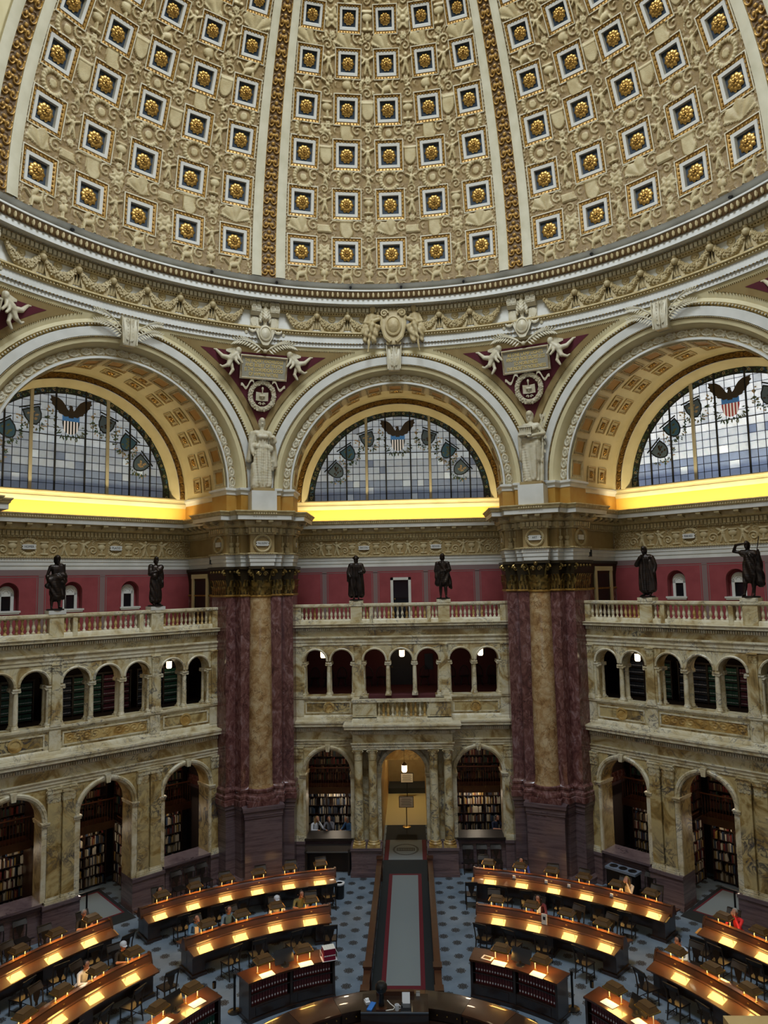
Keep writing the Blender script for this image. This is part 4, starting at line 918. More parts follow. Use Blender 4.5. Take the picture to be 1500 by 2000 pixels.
arv_low = MB().arch([(0.97, 15.37), (0.97, 15.31), (1.01, 15.28), (1.04, 15.28), (1.05, 15.25), (1.12, 15.24), (1.16, 15.29), (1.16, 15.37)], 0, 0, 20).mesh('archivolt', 'siena_pale', angle=30)
arv_up = MB().arch([(0.475, 15.43), (0.475, 15.38), (0.52, 15.36), (0.555, 15.39), (0.555, 15.43)], 0, 0, 14).mesh('archivolt', 'siena_pale', angle=30)
b = MB(); b.plate([(-0.07, 0.93), (0.07, 0.93), (0.11, 1.22), (-0.11, 1.22)], 15.16, 15.37); b.leaf((0, 15.17, 0.97), (0, -1, 0), (1, 0, 0), 0.2, 0.12, 0.2); key_low = b.mesh('keystone', 'siena_pale', False)
E1A = [(0, 5.05), (0.03, 5.05), (0.03, 5.16), (0.06, 5.17), (0.06, 5.26), (0.10, 5.30), (0.10, 5.33), (0.02, 5.34)]
E1F = [(0.02, 5.34), (0.02, 5.67)]; E1C = [(0.02, 5.66), (0.06, 5.70), (0.06, 5.84), (0.14, 5.86), (0.20, 5.92), (0.34, 5.93), (0.34, 6.03), (0.38, 6.06), (0.38, 6.13), (0, 6.16)]
E2A = [(0, 9.30), (0.03, 9.30), (0.03, 9.42), (0.06, 9.43), (0.06, 9.55), (0.12, 9.61), (0.12, 9.66), (0.02, 9.68)]
E2F = [(0.02, 9.67), (0.02, 9.92)]; E2C = [(0.02, 9.91), (0.05, 9.93), (0.05, 10.03), (0.12, 10.05), (0.18, 10.08), (0.28, 10.09), (0.28, 10.15), (0.33, 10.21), (0, 10.24)]
def order(root, path, A, F, C, dz):
    MB().sweep(path, A).obj('architrave', 'siena_pale', root); MB().sweep(path, F).obj('frieze', 'siena', root); MB().sweep(path, C).obj('cornice', 'siena_pale', root)
    b = MB(); along(path, 0.085, lambda p, d, n, L: fbox(b, p, d, n, L * 0.30, 0.03, 0.13, dz, dz + 0.10)); tag(b.obj('dentils', 'siena_pale', root, smooth=False), kind='stuff')
def pedestal_panel(root, x0, x1, disc=None, scroll=False, y=15.42):
    b = MB(); z0, z1 = 6.42, 6.90; i = 0.05
    L = [[(x0, y - 0.0, z0), (x1, y - 0.0, z0), (x1, y, z1), (x0, y, z1)], [(x0, y - 0.035, z0), (x1, y - 0.035, z0), (x1, y - 0.035, z1), (x0, y - 0.035, z1)], [(x0 + i, y - 0.035, z0 + i), (x1 - i, y - 0.035, z0 + i), (x1 - i, y - 0.035, z1 - i), (x0 + i, y - 0.035, z1 - i)], [(x0 + i, y - 0.005, z0 + i), (x1 - i, y - 0.005, z0 + i), (x1 - i, y - 0.005, z1 - i), (x0 + i, y - 0.005, z1 - i)]]
    for q in range(3): b.grid([L[q], L[q + 1]], closed_u=True)
    b.obj('panel_frame', 'siena_pale', root, smooth=False); mbox(x0 + i, x1 - i, y - 0.008, y + 0.01, z0 + i, z1 - i).obj('panel', 'siena_dark', root, smooth=False)
    if disc is not None:
        b = MB(); b.arch([(0.24, y), (0.24, y - 0.05), (0.17, y - 0.05), (0.16, y - 0.02), (0.0, y - 0.02)], disc, 6.66, 20, 0, 2 * pi); b.obj('roundel', 'siena_gold', root)
    if scroll:
        X, Z = np.meshgrid(np.linspace(x0 + 0.08, x1 - 0.08, 110), np.linspace(z0 + 0.06, z1 - 0.06, 22)); H = np.zeros_like(X); c = (x0 + x1) / 2; stamp(H, X, Z, st_rosette, c, 6.66, 0.16, 1, 0)
        for j in range(1, 5):
            for sg in (-1, 1): stamp(H, X, Z, st_scroll, c + sg * (0.14 + 0.3 * j), 6.66, 0.17, 0.9, 0, f=sg)
        put('carved_scrolls', np_mesh('carved_scrolls', np.stack([X, y - 0.01 - 0.035 * H, Z], -1), None, 'siena_gold'), root)
def screen(k):
    portal = k == 0
    root = structure(empty('wall_' + SIDE[k], rz=radians(-45 * k)))
    LW = 'siena' if portal else 'siena_dark'
    b = MB(); arch_wall(b, -HWS, HWS, 1.2, 5.06, YW, 16.15, [(c, h, s, 1.2) for c, h, s, q in ARCS], 20); b.obj('lower_wall', LW, root)
    # brown marble base
    b = MB()
    for sg in (-1, 1):
        for x0, x1, y in ((0.95, 2.20, 15.16), (2.20, 4.20, 15.40), (4.20, HWS, 15.20)):
            a, c = sorted((sg * x0, sg * x1)); b.box(a, c, y, 16.15, 0, 1.2); b.box(a - 0.0, c + 0.0, y - 0.05, y, 0, 0.16); b.box(a - 0.02, c + 0.02, y - 0.04, y, 1.08, 1.2)
    b.obj('plinth', 'brown_marble', root, smooth=False)
    for sg in (-1, 1):
        b = MB(); b.box(sg * 3.2 - 1.0, sg * 3.2 + 1.0, 15.22, 16.2, 1.2, 1.29); b.obj('counter', 'wood_black' if portal else 'brown_marble', root, smooth=False)
        # panelled recess below the counter
        b = MB(); b.box(sg * 3.2 - 0.85, sg * 3.2 + 0.85, 15.36, 15.41, 0.25, 1.0); b.obj('base_panel', 'brown_marble', root, smooth=False)
    for c, h, s, q in ARCS:
        put('archivolt', arv_low, root, loc=(c, 0, s)); put('keystone', key_low, root, loc=(c, 0, s))
        b = MB()
        for sg in (-1, 1): x0, x1 = sorted((c + sg * 0.955, c + sg * 1.15)); b.box(x0, x1, 15.27, 15.37, q + (1.2 if q == 0 else 0.09), s - 0.12)
        b.obj('jamb', 'siena_pale', root, smooth=False)
        for sg in (-1, 1):
            x0, x1 = sorted((c + sg * 0.93, c + sg * 1.19)); b = MB(); b.box(x0, x1, 15.22, 16.17, s - 0.13, s - 0.05); b.box(x0 - 0.015, x1 + 0.015, 15.19, 16.19, s - 0.05, s); b.obj('impost', 'siena_pale', root, smooth=False)
    if not portal:
        for x in (-1.87, -1.36, 1.36, 1.87):
            b = MB(); b.box(x - 0.21, x + 0.21, 15.23, 15.36, 1.2, 5.06); b.obj('pilaster', LW, root, smooth=False)
            put('pilaster_base', base_low, root, loc=(x, YW, 1.2)); put('capital', cap_low, root, loc=(x, YW, 4.56))
    for sg in (-1, 1):
        x = sg * 4.44; mbox(x - 0.18, x + 0.18, 15.25, 15.36, 1.2, 5.06).obj('pilaster', LW, root, smooth=False); put('pilaster_base', base_low, root, loc=(x, YW, 1.2), scale=(0.86, 1, 1)); put('capital', cap_low, root, loc=(x, YW, 4.56), scale=(0.86, 1, 1))
    PX, PY = 2.06, 14.60
    path = [(-HWS, YW), (HWS, YW)] if not portal else [(-HWS, YW), (-PX, YW), (-PX, PY), (PX, PY), (PX, YW), (HWS, YW)]
    order(root, path, E1A, E1F, E1C, 5.72)
    b = MB(); b.box(-HWS, HWS, YW, 16.15, 5.05, 6.13); b.obj('storey_wall', 'siena', root, smooth=False)
    if portal:
        b = MB(); b.box(-PX + 0.02, PX - 0.02, PY + 0.02, YW, 5.06, 6.14); b.obj('portal_beam', 'siena', root, smooth=False)
        for sg in (-1, 1):
            x0, x1 = sorted((sg * 0.97, sg * 2.19)); b = MB(); b.box(x0, x1, 14.55, YW, 0, 1.12); b.box(x0 - 0.04, x1 + 0.04, 14.49, YW, 0, 0.2); b.box(x0 - 0.04, x1 + 0.04, 14.49, YW, 1.04, 1.14); b.obj('portal_pedestal', 'brown_marble', root, smooth=False)
            for x in (1.27, 1.87):
                x *= sg; b = MB(); b.box(x - 0.26, x + 0.26, 14.52, 15.06, 1.13, 1.22); b.lathe([(0.25, 1.22), (0.26, 1.27), (0.23, 1.31), (0.21, 1.33), (0.225, 1.37), (0.20, 1.40)], 20, x, 14.79); b.obj('column_base', 'siena_gold', root)
                MB().lathe([(0.195, 1.39), (0.192, 2.5), (0.168, 4.60), (0.185, 4.62), (0.185, 4.65)], 20, x, 14.79).obj('portal_column', 'siena', root)
                b = MB(); b.lathe([(0.165, 4.64), (0.18, 4.85), (0.22, 5.0)], 16, x, 14.79)
                for row, (n, z0, h_, w_) in enumerate(((8, 4.65, 0.2, 0.12), (8, 4.74, 0.26, 0.12))):
                    for j in range(n): a = 2 * pi * (j + 0.5 * row) / n; d = Vector((cos(a), sin(a), 0)); b.leaf((x + d.x * 0.17, 14.79 + d.y * 0.17, z0), d, Vector((-sin(a), cos(a), 0)), h_, w_, 0.45)
                for j in range(4): a = pi / 4 + pi / 2 * j; d = Vector((cos(a), sin(a), 0)); b.spiral((x + d.x * 0.25, 14.79 + d.y * 0.25, 4.97), d, (0, 0, 1), 0.065, 1.3, 0.02, 12)
                b.box(x - 0.22, x + 0.22, 14.57, 15.01, 5.01, 5.07); b.obj('capital', 'siena', root)
                mbox(x - 0.16, x + 0.16, 15.28, 15.37, 1.2, 5.06).obj('pilaster', 'siena', root, smooth=False)
    # parapet under the upper arcade
    b = MB()
    if portal: b.box(-HWS, -1.45, YU, 16.05, 6.1, 7.13); b.box(1.45, HWS, YU, 16.05, 6.1, 7.13); b.box(-1.45, 1.45, YU, 16.05, 6.1, 6.2); b.box(-1.45, 1.45, 16.4, 16.5, 6.1, 6.95)
    else: b.box(-HWS, HWS, YU, 16.05, 6.1, 7.13)
    b.obj('parapet', 'siena', root, smooth=False)
    for x0, x1 in ([(-HWS, HWS)] if not portal else [(-HWS, -1.45), (1.45, HWS)]):
        MB().sweep([(x0, YU), (x1, YU)], [(0.06, 6.13), (0.06, 6.24), (0.02, 6.32), (0, 6.34)]).obj('parapet_base', 'siena_pale', root); MB().sweep([(x0, YU), (x1, YU)], [(0, 6.96), (0.04, 7.0), (0.09, 7.06), (0.09, 7.13), (0, 7.14)]).obj('parapet_cap', 'siena_pale', root)
    for sg in (-1, 1):
        a, c = sorted((sg * 2.2, sg * 4.15)); pedestal_panel(root, a, c, disc=sg * 3.15)
        for x in (1.86, 4.42): mbox(sg * x - 0.2, sg * x + 0.2, YU - 0.05, YU + 0.05, 6.3, 7.0).obj('parapet_pedestal', 'siena_pale', root, smooth=False)
    if not portal: pedestal_panel(root, -1.6, 1.6, scroll=True)
    else:
        yb = 14.68
        MB().sweep([(-PX, YU), (-PX, yb), (PX, yb), (PX, YU)], [(0.04, 6.13), (0.04, 6.26), (0.0, 6.32), (0.0, 6.36)]).obj('balcony_base', 'siena_pale', root)
        b = MB()
        for sg in (-1, 1): a, c = sorted((sg * 1.06, sg * PX)); b.box(a, c, yb, yb + 0.24, 6.13, 6.98); b.box(a + 0.12, c - 0.12, yb - 0.02, yb, 6.45, 6.88); x0, x1 = sorted((sg * (PX - 0.01), sg * (PX - 0.23))); b.box(x0, x1, yb + 0.23, YU, 6.14, 6.975)
        b.box(-1.06, 1.06, yb + 0.005, yb + 0.235, 6.135, 6.38); b.obj('balcony_wall', 'siena', root, smooth=False)
        MB().sweep([(-PX, YU), (-PX, yb), (PX, yb), (PX, YU)], [(-0.26, 6.97), (0.05, 6.97), (0.05, 7.08), (-0.26, 7.08)]).obj('balcony_rail', 'siena_pale', root)
        for i in range(11): put('baluster', (bal_b, bal_a)[i % 3 == 0], root, loc=(-0.96 + 0.192 * i, yb + 0.12, 6.38), scale=(1.05, 1.05, 1.17))
        mbox(-PX, PX, yb, YU, 6.1, 6.2).obj('balcony_floor', 'siena_pale', root, smooth=False)
    # upper arcade
    b = MB(); arch_wall(b, -HWS, HWS, 8.54, 9.32, YU, 16.05, [(x, 0.475, 8.62, 8.54) for x in UPA], 14)
    for sg in (-1, 1):
        for x0, x1 in ((1.625, 2.095), (4.195, HWS)): a, c = sorted((sg * x0, sg * x1)); b.box(a, c, YU, 16.05, 7.12, 8.55)
    b.obj('arcade_wall', 'siena', root)
    for x in UPA: put('archivolt', arv_up, root, loc=(x, 0, 8.62))
    for x in (0.575, 3.145, 1.66, 2.06, 4.23):
        for sg in (-1, 1):
            for y in (15.53, 15.94): put('small_column', ucol, root, loc=(sg * x, y, 7.13))
    for x in (1.86, 4.44):
        for sg in (-1, 1):
            mbox(sg * x - 0.14, sg * x + 0.14, YU - 0.06, YU + 0.02, 7.13, 9.31).obj('pilaster', 'siena', root, smooth=False); put('pilaster_base', base_up, root, loc=(sg * x, YU, 7.13)); put('capital', cap_up, root, loc=(sg * x, YU, 8.96))
    order(root, [(-HWS, YU), (HWS, YU)], E2A, E2F, E2C, 9.93)
    mbox(-HWS, HWS, YU, 16.05, 9.30, 10.22).obj('attic_wall', 'siena', root, smooth=False)
    # balustrade
    bl = empty('balustrade', parent=root)
    MB().sweep([(-HWS, 15.40), (HWS, 15.40)], [(0.0, 10.22), (0.04, 10.22), (0.04, 10.34), (0, 10.40), (-0.24, 10.40)]).obj('balustrade_plinth', 'siena_pale', bl)
    MB().sweep([(-HWS, 15.40), (HWS, 15.40)], [(-0.26, 10.92), (0.03, 10.92), (0.09, 10.97), (0.09, 11.05), (0.06, 11.07), (-0.30, 11.07)]).obj('handrail', 'siena_pale', bl)
    for x, w_ in ((-4.47, 0.15), (4.47, 0.15), (-1.9, 0.25), (1.9, 0.25), (-1.25, 0.08), (1.25, 0.08)):
        b = MB(); b.box(x - w_, x + w_, 15.345, 15.67, 10.245, 10.945); b.obj('baluster_post', 'siena', bl, smooth=False)
    for x in (-1.9, 1.9): mbox(x - 0.30, x + 0.30, 15.30, 15.80, 11.06, 11.20).obj('statue_block', 'siena_pale' if k != -1 else 'plaster', bl, smooth=False)
    xs = [2.27 + 0.183 * i for i in range(12)]; xs += [1.42, 1.58]; xs = [s_ * x for x in xs for s_ in (-1, 1)] + [-1.08 + 0.196 * i for i in range(12)]
    rb = random.Random(k + 4)
    for x in xs: put('baluster', rb.choice((bal_a, bal_a, bal_b)), bl, loc=(x, 15.51, 10.40), scale=(1, 1, 1.02))
for k in (-1, 0, 1): screen(k)

# ------------------------------------------------------------------ piers
C0, C1, C2, C3, C4, C5, C6 = (0, 15.377), (0.837, 15.03), (1.005, 15.436), (1.402, 15.274), (1.85, 16.355), (1.157, 16.642), (2.489, 19.857)
def mir(p): return (-p[0], p[1])
RIGHT = [C1, C2, C3, C4, C5, C6]
def side_path(front):      # front: right-half front points, axis outwards
    r = front + RIGHT; return [mir(p) for p in reversed(r)] + (r[1:] if r[0][0] == 0 else r)
PATH_SHAFT = side_path([C0]); PATH_PED = side_path([(0.74, 14.62), (0.74, 15.07)]); PATH_ENT = side_path([(0.5, 14.72), (0.5, 15.17)])
pier_parts = []
def PP(name, me, kind=None): pier_parts.append((name, me, kind))
PP('pedestal', MB().sweep(PATH_PED, [(0.10, 0), (0.10, 0.24), (0.05, 0.30), (0.03, 0.34), (0, 0.36), (0, 2.70), (0.025, 2.72), (0.025, 2.78), (0.04, 2.80), (0.04, 2.95), (0.09, 3.0), (0.10, 3.12), (0.10, 3.15), (-0.4, 3.17)]).mesh('pedestal', 'brown_marble', angle=20))
PP('pilaster_base', MB().sweep(PATH_SHAFT, [(0.13, 3.15), (0.13, 3.36), (0.10, 3.38), (0.12, 3.44), (0.11, 3.52), (0.06, 3.56), (0.05, 3.62), (0.08, 3.68), (0.07, 3.75), (0.02, 3.80), (0, 3.84)]).mesh('pilaster_base', 'red_marble', angle=35))
PP('pilaster_shaft', MB().sweep(PATH_SHAFT, [(0, 3.83), (0, 11.56)]).mesh('pilaster_shaft', 'red_marble', False))
b = MB(); b.box(-0.64, 0.64, 14.60, 15.3, 3.16, 3.34); PP('column_plinth', b.mesh('column_plinth', 'red_marble', False))
PP('column_base', MB().lathe([(0.64, 3.34), (0.66, 3.42), (0.64, 3.50), (0.56, 3.54), (0.54, 3.62), (0.57, 3.68), (0.57, 3.76), (0.52, 3.80)], 32, 0, 15.24).mesh('column_base', 'red_marble'))
PP('column_shaft', MB().lathe([(0.53, 3.78), (0.50, 3.88), (0.487, 4.0), (0.487, 6.2), (0.475, 8.2), (0.45, 10.4), (0.436, 11.46)], 40, 0, 15.24).mesh('column_shaft', 'column_marble'))
PP('astragal', MB().lathe([(0.44, 11.45), (0.48, 11.48), (0.48, 11.53), (0.44, 11.56)], 32, 0, 15.24).mesh('astragal', 'gold_soft')); PP('astragal', MB().sweep(PATH_SHAFT, [(0, 11.48), (0.05, 11.51), (0.05, 11.55), (0, 11.58)]).mesh('astragal', 'gold_soft'))
# gilt Corinthian capitals
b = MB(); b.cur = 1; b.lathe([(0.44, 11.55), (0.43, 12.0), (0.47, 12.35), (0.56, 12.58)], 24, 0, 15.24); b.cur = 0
for row, (n, z0, h_, w_) in enumerate(((12, 11.56, 0.42, 0.22), (12, 11.70, 0.58, 0.22))):
    for j in range(n): a = 2 * pi * (j + 0.5 * row) / n; d = Vector((cos(a), sin(a), 0)); b.leaf((d.x * 0.44, 15.24 + d.y * 0.44, z0), d, Vector((-sin(a), cos(a), 0)), h_, w_, 0.5)
for j in range(4):
    a = pi / 4 + pi / 2 * j; d = Vector((cos(a), sin(a), 0)); c = Vector((d.x * 0.66, 15.24 + d.y * 0.66, 12.46)); b.spiral(c, d, (0, 0, 1), 0.17, 1.7, 0.05, 20); b.tube([(d.x * 0.42, 15.24 + d.y * 0.42, 12.05), (d.x * 0.5, 15.24 + d.y * 0.5, 12.35), (d.x * 0.62, 15.24 + d.y * 0.62, 12.62)], [0.04, 0.05, 0.05], 5)
    a2 = pi / 2 * j; d2 = Vector((cos(a2), sin(a2), 0)); b.ball((d2.x * 0.60, 15.24 + d2.y * 0.60, 12.62), 0.09, nu=7, nv=5)
    for sg in (-1, 1): s_ = Vector((-d2.y, d2.x, 0)) * sg; c = Vector((d2.x * 0.5, 15.24 + d2.y * 0.5, 12.42)) + s_ * 0.13; b.spiral(c, s_, (0, 0, 1), 0.10, 1.4, 0.03, 14)
P = []
for j in range(4):
    a = pi / 4 + pi / 2 * j; P.append((0.80 * cos(a), 15.24 + 0.80 * sin(a)))
    a2 = a + pi / 4; P.append((0.53 * cos(a2), 15.24 + 0.53 * sin(a2)))
b.cur = 1; b.prism(P, 12.63, 12.72); b.box(-0.5, 0.5, 14.72, 15.3, 12.71, 12.76)
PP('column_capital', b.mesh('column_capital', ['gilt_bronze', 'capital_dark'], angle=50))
b = MB(); b.cur = 1; b.sweep(PATH_SHAFT, [(0.0, 11.57), (0.01, 12.1), (0.06, 12.45), (0.09, 12.6), (0.14, 12.62), (0.14, 12.73), (0, 12.75)]); b.cur = 0
PS = PATH_SHAFT[1:-1]
for row, (z0, h_) in enumerate(((11.58, 0.44), (11.74, 0.56))):
    along(PS, 0.15, lambda p, d, n, L: b.leaf((p.x + n.x * 0.0 + d.x * L * (0.5 if row else 0), p.y + d.y * L * (0.5 if row else 0), z0), n, d, h_, min(L, 0.2) * 0.72, 0.55))
for pts in (C1, C3, mir(C1), mir(C3)):
    sg = 1 if pts[0] > 0 else -1; q = radians(22.5) * sg; d = Vector((sin(q) * 0.2 + sg * 0.75, -0.6, 0)).normalized(); c = Vector((pts[0] + d.x * 0.10, pts[1] + d.y * 0.10, 12.46)); b.spiral(c, d, (0, 0, 1), 0.15, 1.6, 0.045, 18)
along([C1, C2, C3, C4], 0.2, lambda p, d, n, L: b.ball((p.x + n.x * 0.12, p.y + n.y * 0.12, 12.52), 0.06, nu=6, nv=4)); along([mir(C4), mir(C3), mir(C2), mir(C1)], 0.2, lambda p, d, n, L: b.ball((p.x + n.x * 0.12, p.y + n.y * 0.12, 12.52), 0.06, nu=6, nv=4))
PP('pilaster_capital', b.mesh('pilaster_capital', ['gilt_bronze', 'capital_dark'], angle=50))
pier_ent = entablature(PATH_ENT, None, 0.42)
# vases in relief on the frieze
b = MB(); b.box(-0.10, 0.10, -0.09, 0.01, 0, 0.10); b.box(-0.08, 0.08, -0.08, 0.01, 0.10, 0.24); b.lathe([(0.03, 0.24), (0.06, 0.27), (0.10, 0.36), (0.09, 0.42), (0.03, 0.45), (0.03, 0.62), (0.045, 0.65), (0.02, 0.72), (0, 0.72)], 8, 0, -0.02); vase = b.mesh('relief_vase', 'stucco')
b = MB(); pts = [(0.34 * cos(2 * pi * i / 30), -0.03, 0.34 * sin(2 * pi * i / 30)) for i in range(31)]; b.tube(pts, 0.055, 6)
for i in range(30): a = 2 * pi * i / 30; b.ball((0.34 * cos(a), -0.075, 0.34 * sin(a)), 0.035, nu=5, nv=3)
wreath_small = b.mesh('laurel_wreath', 'stucco')
# blocks over the entablature and imposts of the arches
def BF(s, a): return (s * 0.92388 + a * 0.38268, -s * 0.38268 + a * 0.92388)
HB = [(0, 15.37), BF(-4.98, 14.2), BF(-4.98, 14.56), BF(-4.5, 14.56), BF(-4.5, 15.76), BF(-5.3, 15.76), BF(-5.3, 19.8)]
PATH_BLK = [mir(p) for p in reversed(HB)] + HB[1:]
PP('impost_block', MB().sweep(PATH_BLK, [(0, 15.0), (0, 15.76)]).mesh('impost_block', 'ochre', False))
PP('impost', MB().sweep(PATH_BLK, [(0, 15.74), (0.03, 15.76), (0.03, 15.86), (0.07, 15.92), (0.10, 15.94), (0.10, 16.02), (0.0, 16.05), (-0.35, 16.05)]).mesh('impost', 'plaster'))
b = MB(); b.box(-0.52, 0.52, 14.25, 15.35, 15.02, 15.84); PP('statue_plinth', b.mesh('statue_plinth', 'plaster', False))
b = MB(); b.box(-0.45, 0.45, 14.34, 15.3, 15.84, 15.97); PP('plinth_cap', b.mesh('plinth_cap', 'plaster_tan', False))
def pier(az, label, word):
    r = empty('marble_pier', rz=radians(-az)); tag(r, label, 'pier')
    for nm, me, kd in pier_parts:
        o = put(nm, me, r)
        if kd: tag(o, kind=kd)
    place_ent(pier_ent, r)
    w_ = put('laurel_wreath', wreath_small, r, loc=(0, 14.72, 13.68)); t = put('name_tablet', tablet_me, r, loc=(0, 14.68, 13.68))
    if word: put('lettering', text_mesh(word, 0.13, 'ink', 0.003, width=0.4 if len(word) > 4 else 0.2), t, mw=Matrix.Translation((0, -0.035, 0)) @ UPR)
    for pa in ([C1, C2], [C2, C3], [C3, C4]):
        for m in (0, 1):
            p, q = (Vector(pa[0] + (0,)), Vector(pa[1] + (0,))) if m == 0 else (Vector(mir(pa[1]) + (0,)), Vector(mir(pa[0]) + (0,)))
            d = (q - p).normalized()
            if pa[0] == C3: o = put('laurel_wreath', wreath_small, r, loc=((p.x + q.x) / 2, (p.y + q.y) / 2, 13.68), rot_=(0, 0, atan2(d.y, d.x))); put('name_tablet', tablet_me, o, loc=(0, -0.04, 0), scale=(0.8, 1, 1))
            else: put('relief_vase', vase, r, loc=((p.x + q.x) / 2, (p.y + q.y) / 2, 13.31), rot_=(0, 0, atan2(d.y, d.x)))
    # doorway in the flank above the screens, and a loudspeaker over it
    for m in (-1, 1):
        p, q = Vector((m * C5[0], C5[1], 0)), Vector((m * C6[0], C6[1], 0)); d = (q - p).normalized(); n = Vector((d.y, -d.x, 0)) if m > 0 else Vector((-d.y, d.x, 0))
        ang = atan2(d.y, d.x) if m > 0 else atan2(-d.y, -d.x)
        c = p + d * 2.35; fr = MB(); fr.box(-0.75, -0.55, -0.07, 0.02, 10.2, 12.45); fr.box(0.55, 0.75, -0.07, 0.02, 10.2, 12.45); fr.box(-0.75, 0.75, -0.09, 0.02, 12.3, 12.5); fr.obj('door_frame', 'plaster_cream', r, smooth=False, loc=(c.x, c.y, 0), rot_=(0, 0, ang))
        mbox(-0.55, 0.55, -0.02, 0.02, 10.2, 12.3).obj('door_leaf', 'wood_black', r, smooth=False, loc=(c.x, c.y, 0), rot_=(0, 0, ang))
    return r
pier(-22.5, 'clustered pier of red marble inscribed PHILOSOPHY above its gilt capital', 'PHILOSOPHY')
pier(22.5, 'clustered pier of red marble inscribed ART above its gilt capital', 'ART')
pier(-67.5, 'clustered red marble pier beyond the Homer bay', ''); pier(67.5, 'clustered red marble pier beyond the Herodotus bay', '')
for k, a, s_ in ((-1, 16.85, 5.22), (1, 16.85, -5.22)):
    o = mbox(-0.19, 0.19, -0.12, 0.12, 0, 0.30).obj('loudspeaker', 'plastic_black', None, smooth=False, loc=rot(k, s_, a, 12.92), rot_=(0, 0, radians(-45 * k + 90)))
    mbox(-0.16, 0.16, -0.135, -0.115, 0.03, 0.27).obj('speaker_grille', 'iron', o, smooth=False)
    tag(o, 'small black loudspeaker on the pier flank beside %s bay statue wall' % ('Plato\'s' if k < 0 else 'Michael Angelo\'s'), 'speaker')

# ------------------------------------------------------------------ spandrels between the arches
RSPH = sqrt(14.2 ** 2 + 5.92 ** 2)
def beta(z, off):
    s2 = (5.92 + off) ** 2 - (z - ZS) ** 2
    if s2 <= 0: return 22.5
    rho = sqrt(RSPH ** 2 - (z - ZS) ** 2); return 22.5 - math.degrees(asin(min(1, sqrt(s2) / rho)))
def sp_patch(off, z1, dr, n=22):
    z0 = next(z for z in np.linspace(ZS, 21.5, 600) if beta(z, off) > 0.02)
    rows = []
    for z in np.linspace(z0, z1, n):
        bt = max(beta(z, off), 0.01); rho = sqrt(RSPH ** 2 - (z - ZS) ** 2) + dr; rows.append([(rho * sin(radians(bt * u)), rho * cos(radians(bt * u)), z) for u in np.linspace(-1, 1, 17)])
    return MB().grid(rows)
sp1 = sp_patch(-0.02, 22.06, 0.0, 30).mesh('spandrel_field', 'plaster_cream'); sp2 = sp_patch(0.20, 21.88, -0.012).mesh('tan_border', 'plaster_tan'); sp3 = sp_patch(0.42, 21.66, -0.024).mesh('crimson_panel', 'panel_crimson')
b = MB()
for off, z1, r in ((0.18, 21.90, 0.024),):
    z0 = next(z for z in np.linspace(ZS, 21.5, 600) if beta(z, off) > 0.02); L = []
    for z in np.linspace(z1, z0, 90): bt = beta(z, off); rho = sqrt(RSPH ** 2 - (z - ZS) ** 2) - 0.02; L.append((rho * sin(radians(bt)), rho * cos(radians(bt)), z))
    for p in L: b.ball(p, r, nu=4, nv=3); b.ball((-p[0], p[1], p[2]), r, nu=4, nv=3)
    bt = beta(z1, off); rho = sqrt(RSPH ** 2 - (z1 - ZS) ** 2) - 0.02
    for u in np.linspace(-1, 1, 110): b.ball((rho * sin(radians(bt * u)), rho * cos(radians(bt * u)), z1), r, nu=4, nv=3)
spb = b.mesh('bead_border', 'gilt_bronze')
def spr(az): return {-67.5: 'far_left', -22.5: 'left', 22.5: 'right', 67.5: 'far_right'}[az]
for az in (-67.5, -22.5, 22.5, 67.5):
    r = structure(empty('wall_spandrel_' + spr(az), rz=radians(-az)))
    for nm, me in (('spandrel_field', sp1), ('tan_border', sp2), ('crimson_panel', sp3)): put(nm, me, r)
    tag(put('bead_border', spb, r), kind='stuff')

# ------------------------------------------------------------------ sculpture
def arm(pts, r0=0.034, r1=0.022, m=0, hand=True):
    n = len(pts) - 1; c = []
    for i in range(n): c.append((pts[i], r0 + (r1 - r0) * i / n, pts[i + 1], r0 + (r1 - r0) * (i + 1) / n, m))
    if hand: p = np.array(pts[-1]); d = p - np.array(pts[-2]); d = d / np.linalg.norm(d); c.append((tuple(p), 0.021, tuple(p + d * 0.045), 0.017, m))
    return c
def head_caps(c, r=0.05, beard=0.0, m=0, hair=0.0, hm=None):
    x, y, z = c; hm = m if hm is None else hm
    L = [((x, y, z - 0.012), r * 0.86, (x, y - 0.004, z + 0.02), r, m), ((x, y - r * 0.95, z - 0.004), r * 0.17, (x, y - r * 1.08, z - 0.016), r * 0.2, m)]
    for sg in (-1, 1): L.append(((x + sg * r * 0.98, y, z), r * 0.16, (x + sg * r * 0.98, y, z - 0.014), r * 0.16, m))
    if beard: L.append(((x, y - r * 0.7, z - r * 0.7), r * 0.5, (x, y - r * 0.75, z - r * (0.9 + beard)), r * 0.35, m))
    if hair: L += [((x, y + 0.012, z + 0.025), r * (1 + hair), (x, y + 0.02, z - 0.02), r * (1 + hair * 0.8), hm), ((x, y - 0.02, z + 0.045), r * (0.75 + hair), (x, y, z + 0.05), r * (0.7 + hair), hm)]
    return L
def torso(robe=True, bare=False, wide=1.0, hem=0.03, skirt=0.125):
    c = [((0, 0, 0.53), 0.092 * wide, (0, -0.005, 0.63), 0.082 * wide, 0, 0.8), ((0, -0.005, 0.63), 0.082 * wide, (0, -0.005, 0.75), 0.098 * wide, 0, 0.75), ((-0.085, 0, 0.79), 0.052, (0.085, 0, 0.79), 0.052, 0), ((0, 0, 0.82), 0.032, (0, -0.004, 0.885), 0.03, 0)]
    if robe:
        for sx in (-0.035, 0.035): c.append(((sx, 0, 0.53), 0.09, (sx * 1.5, 0, hem + 0.06), skirt * 0.72, 0, 0.85))
        c.append(((0, 0, 0.5), 0.10, (0, 0, hem + 0.05), skirt * 0.8, 0, 0.8))
    return c
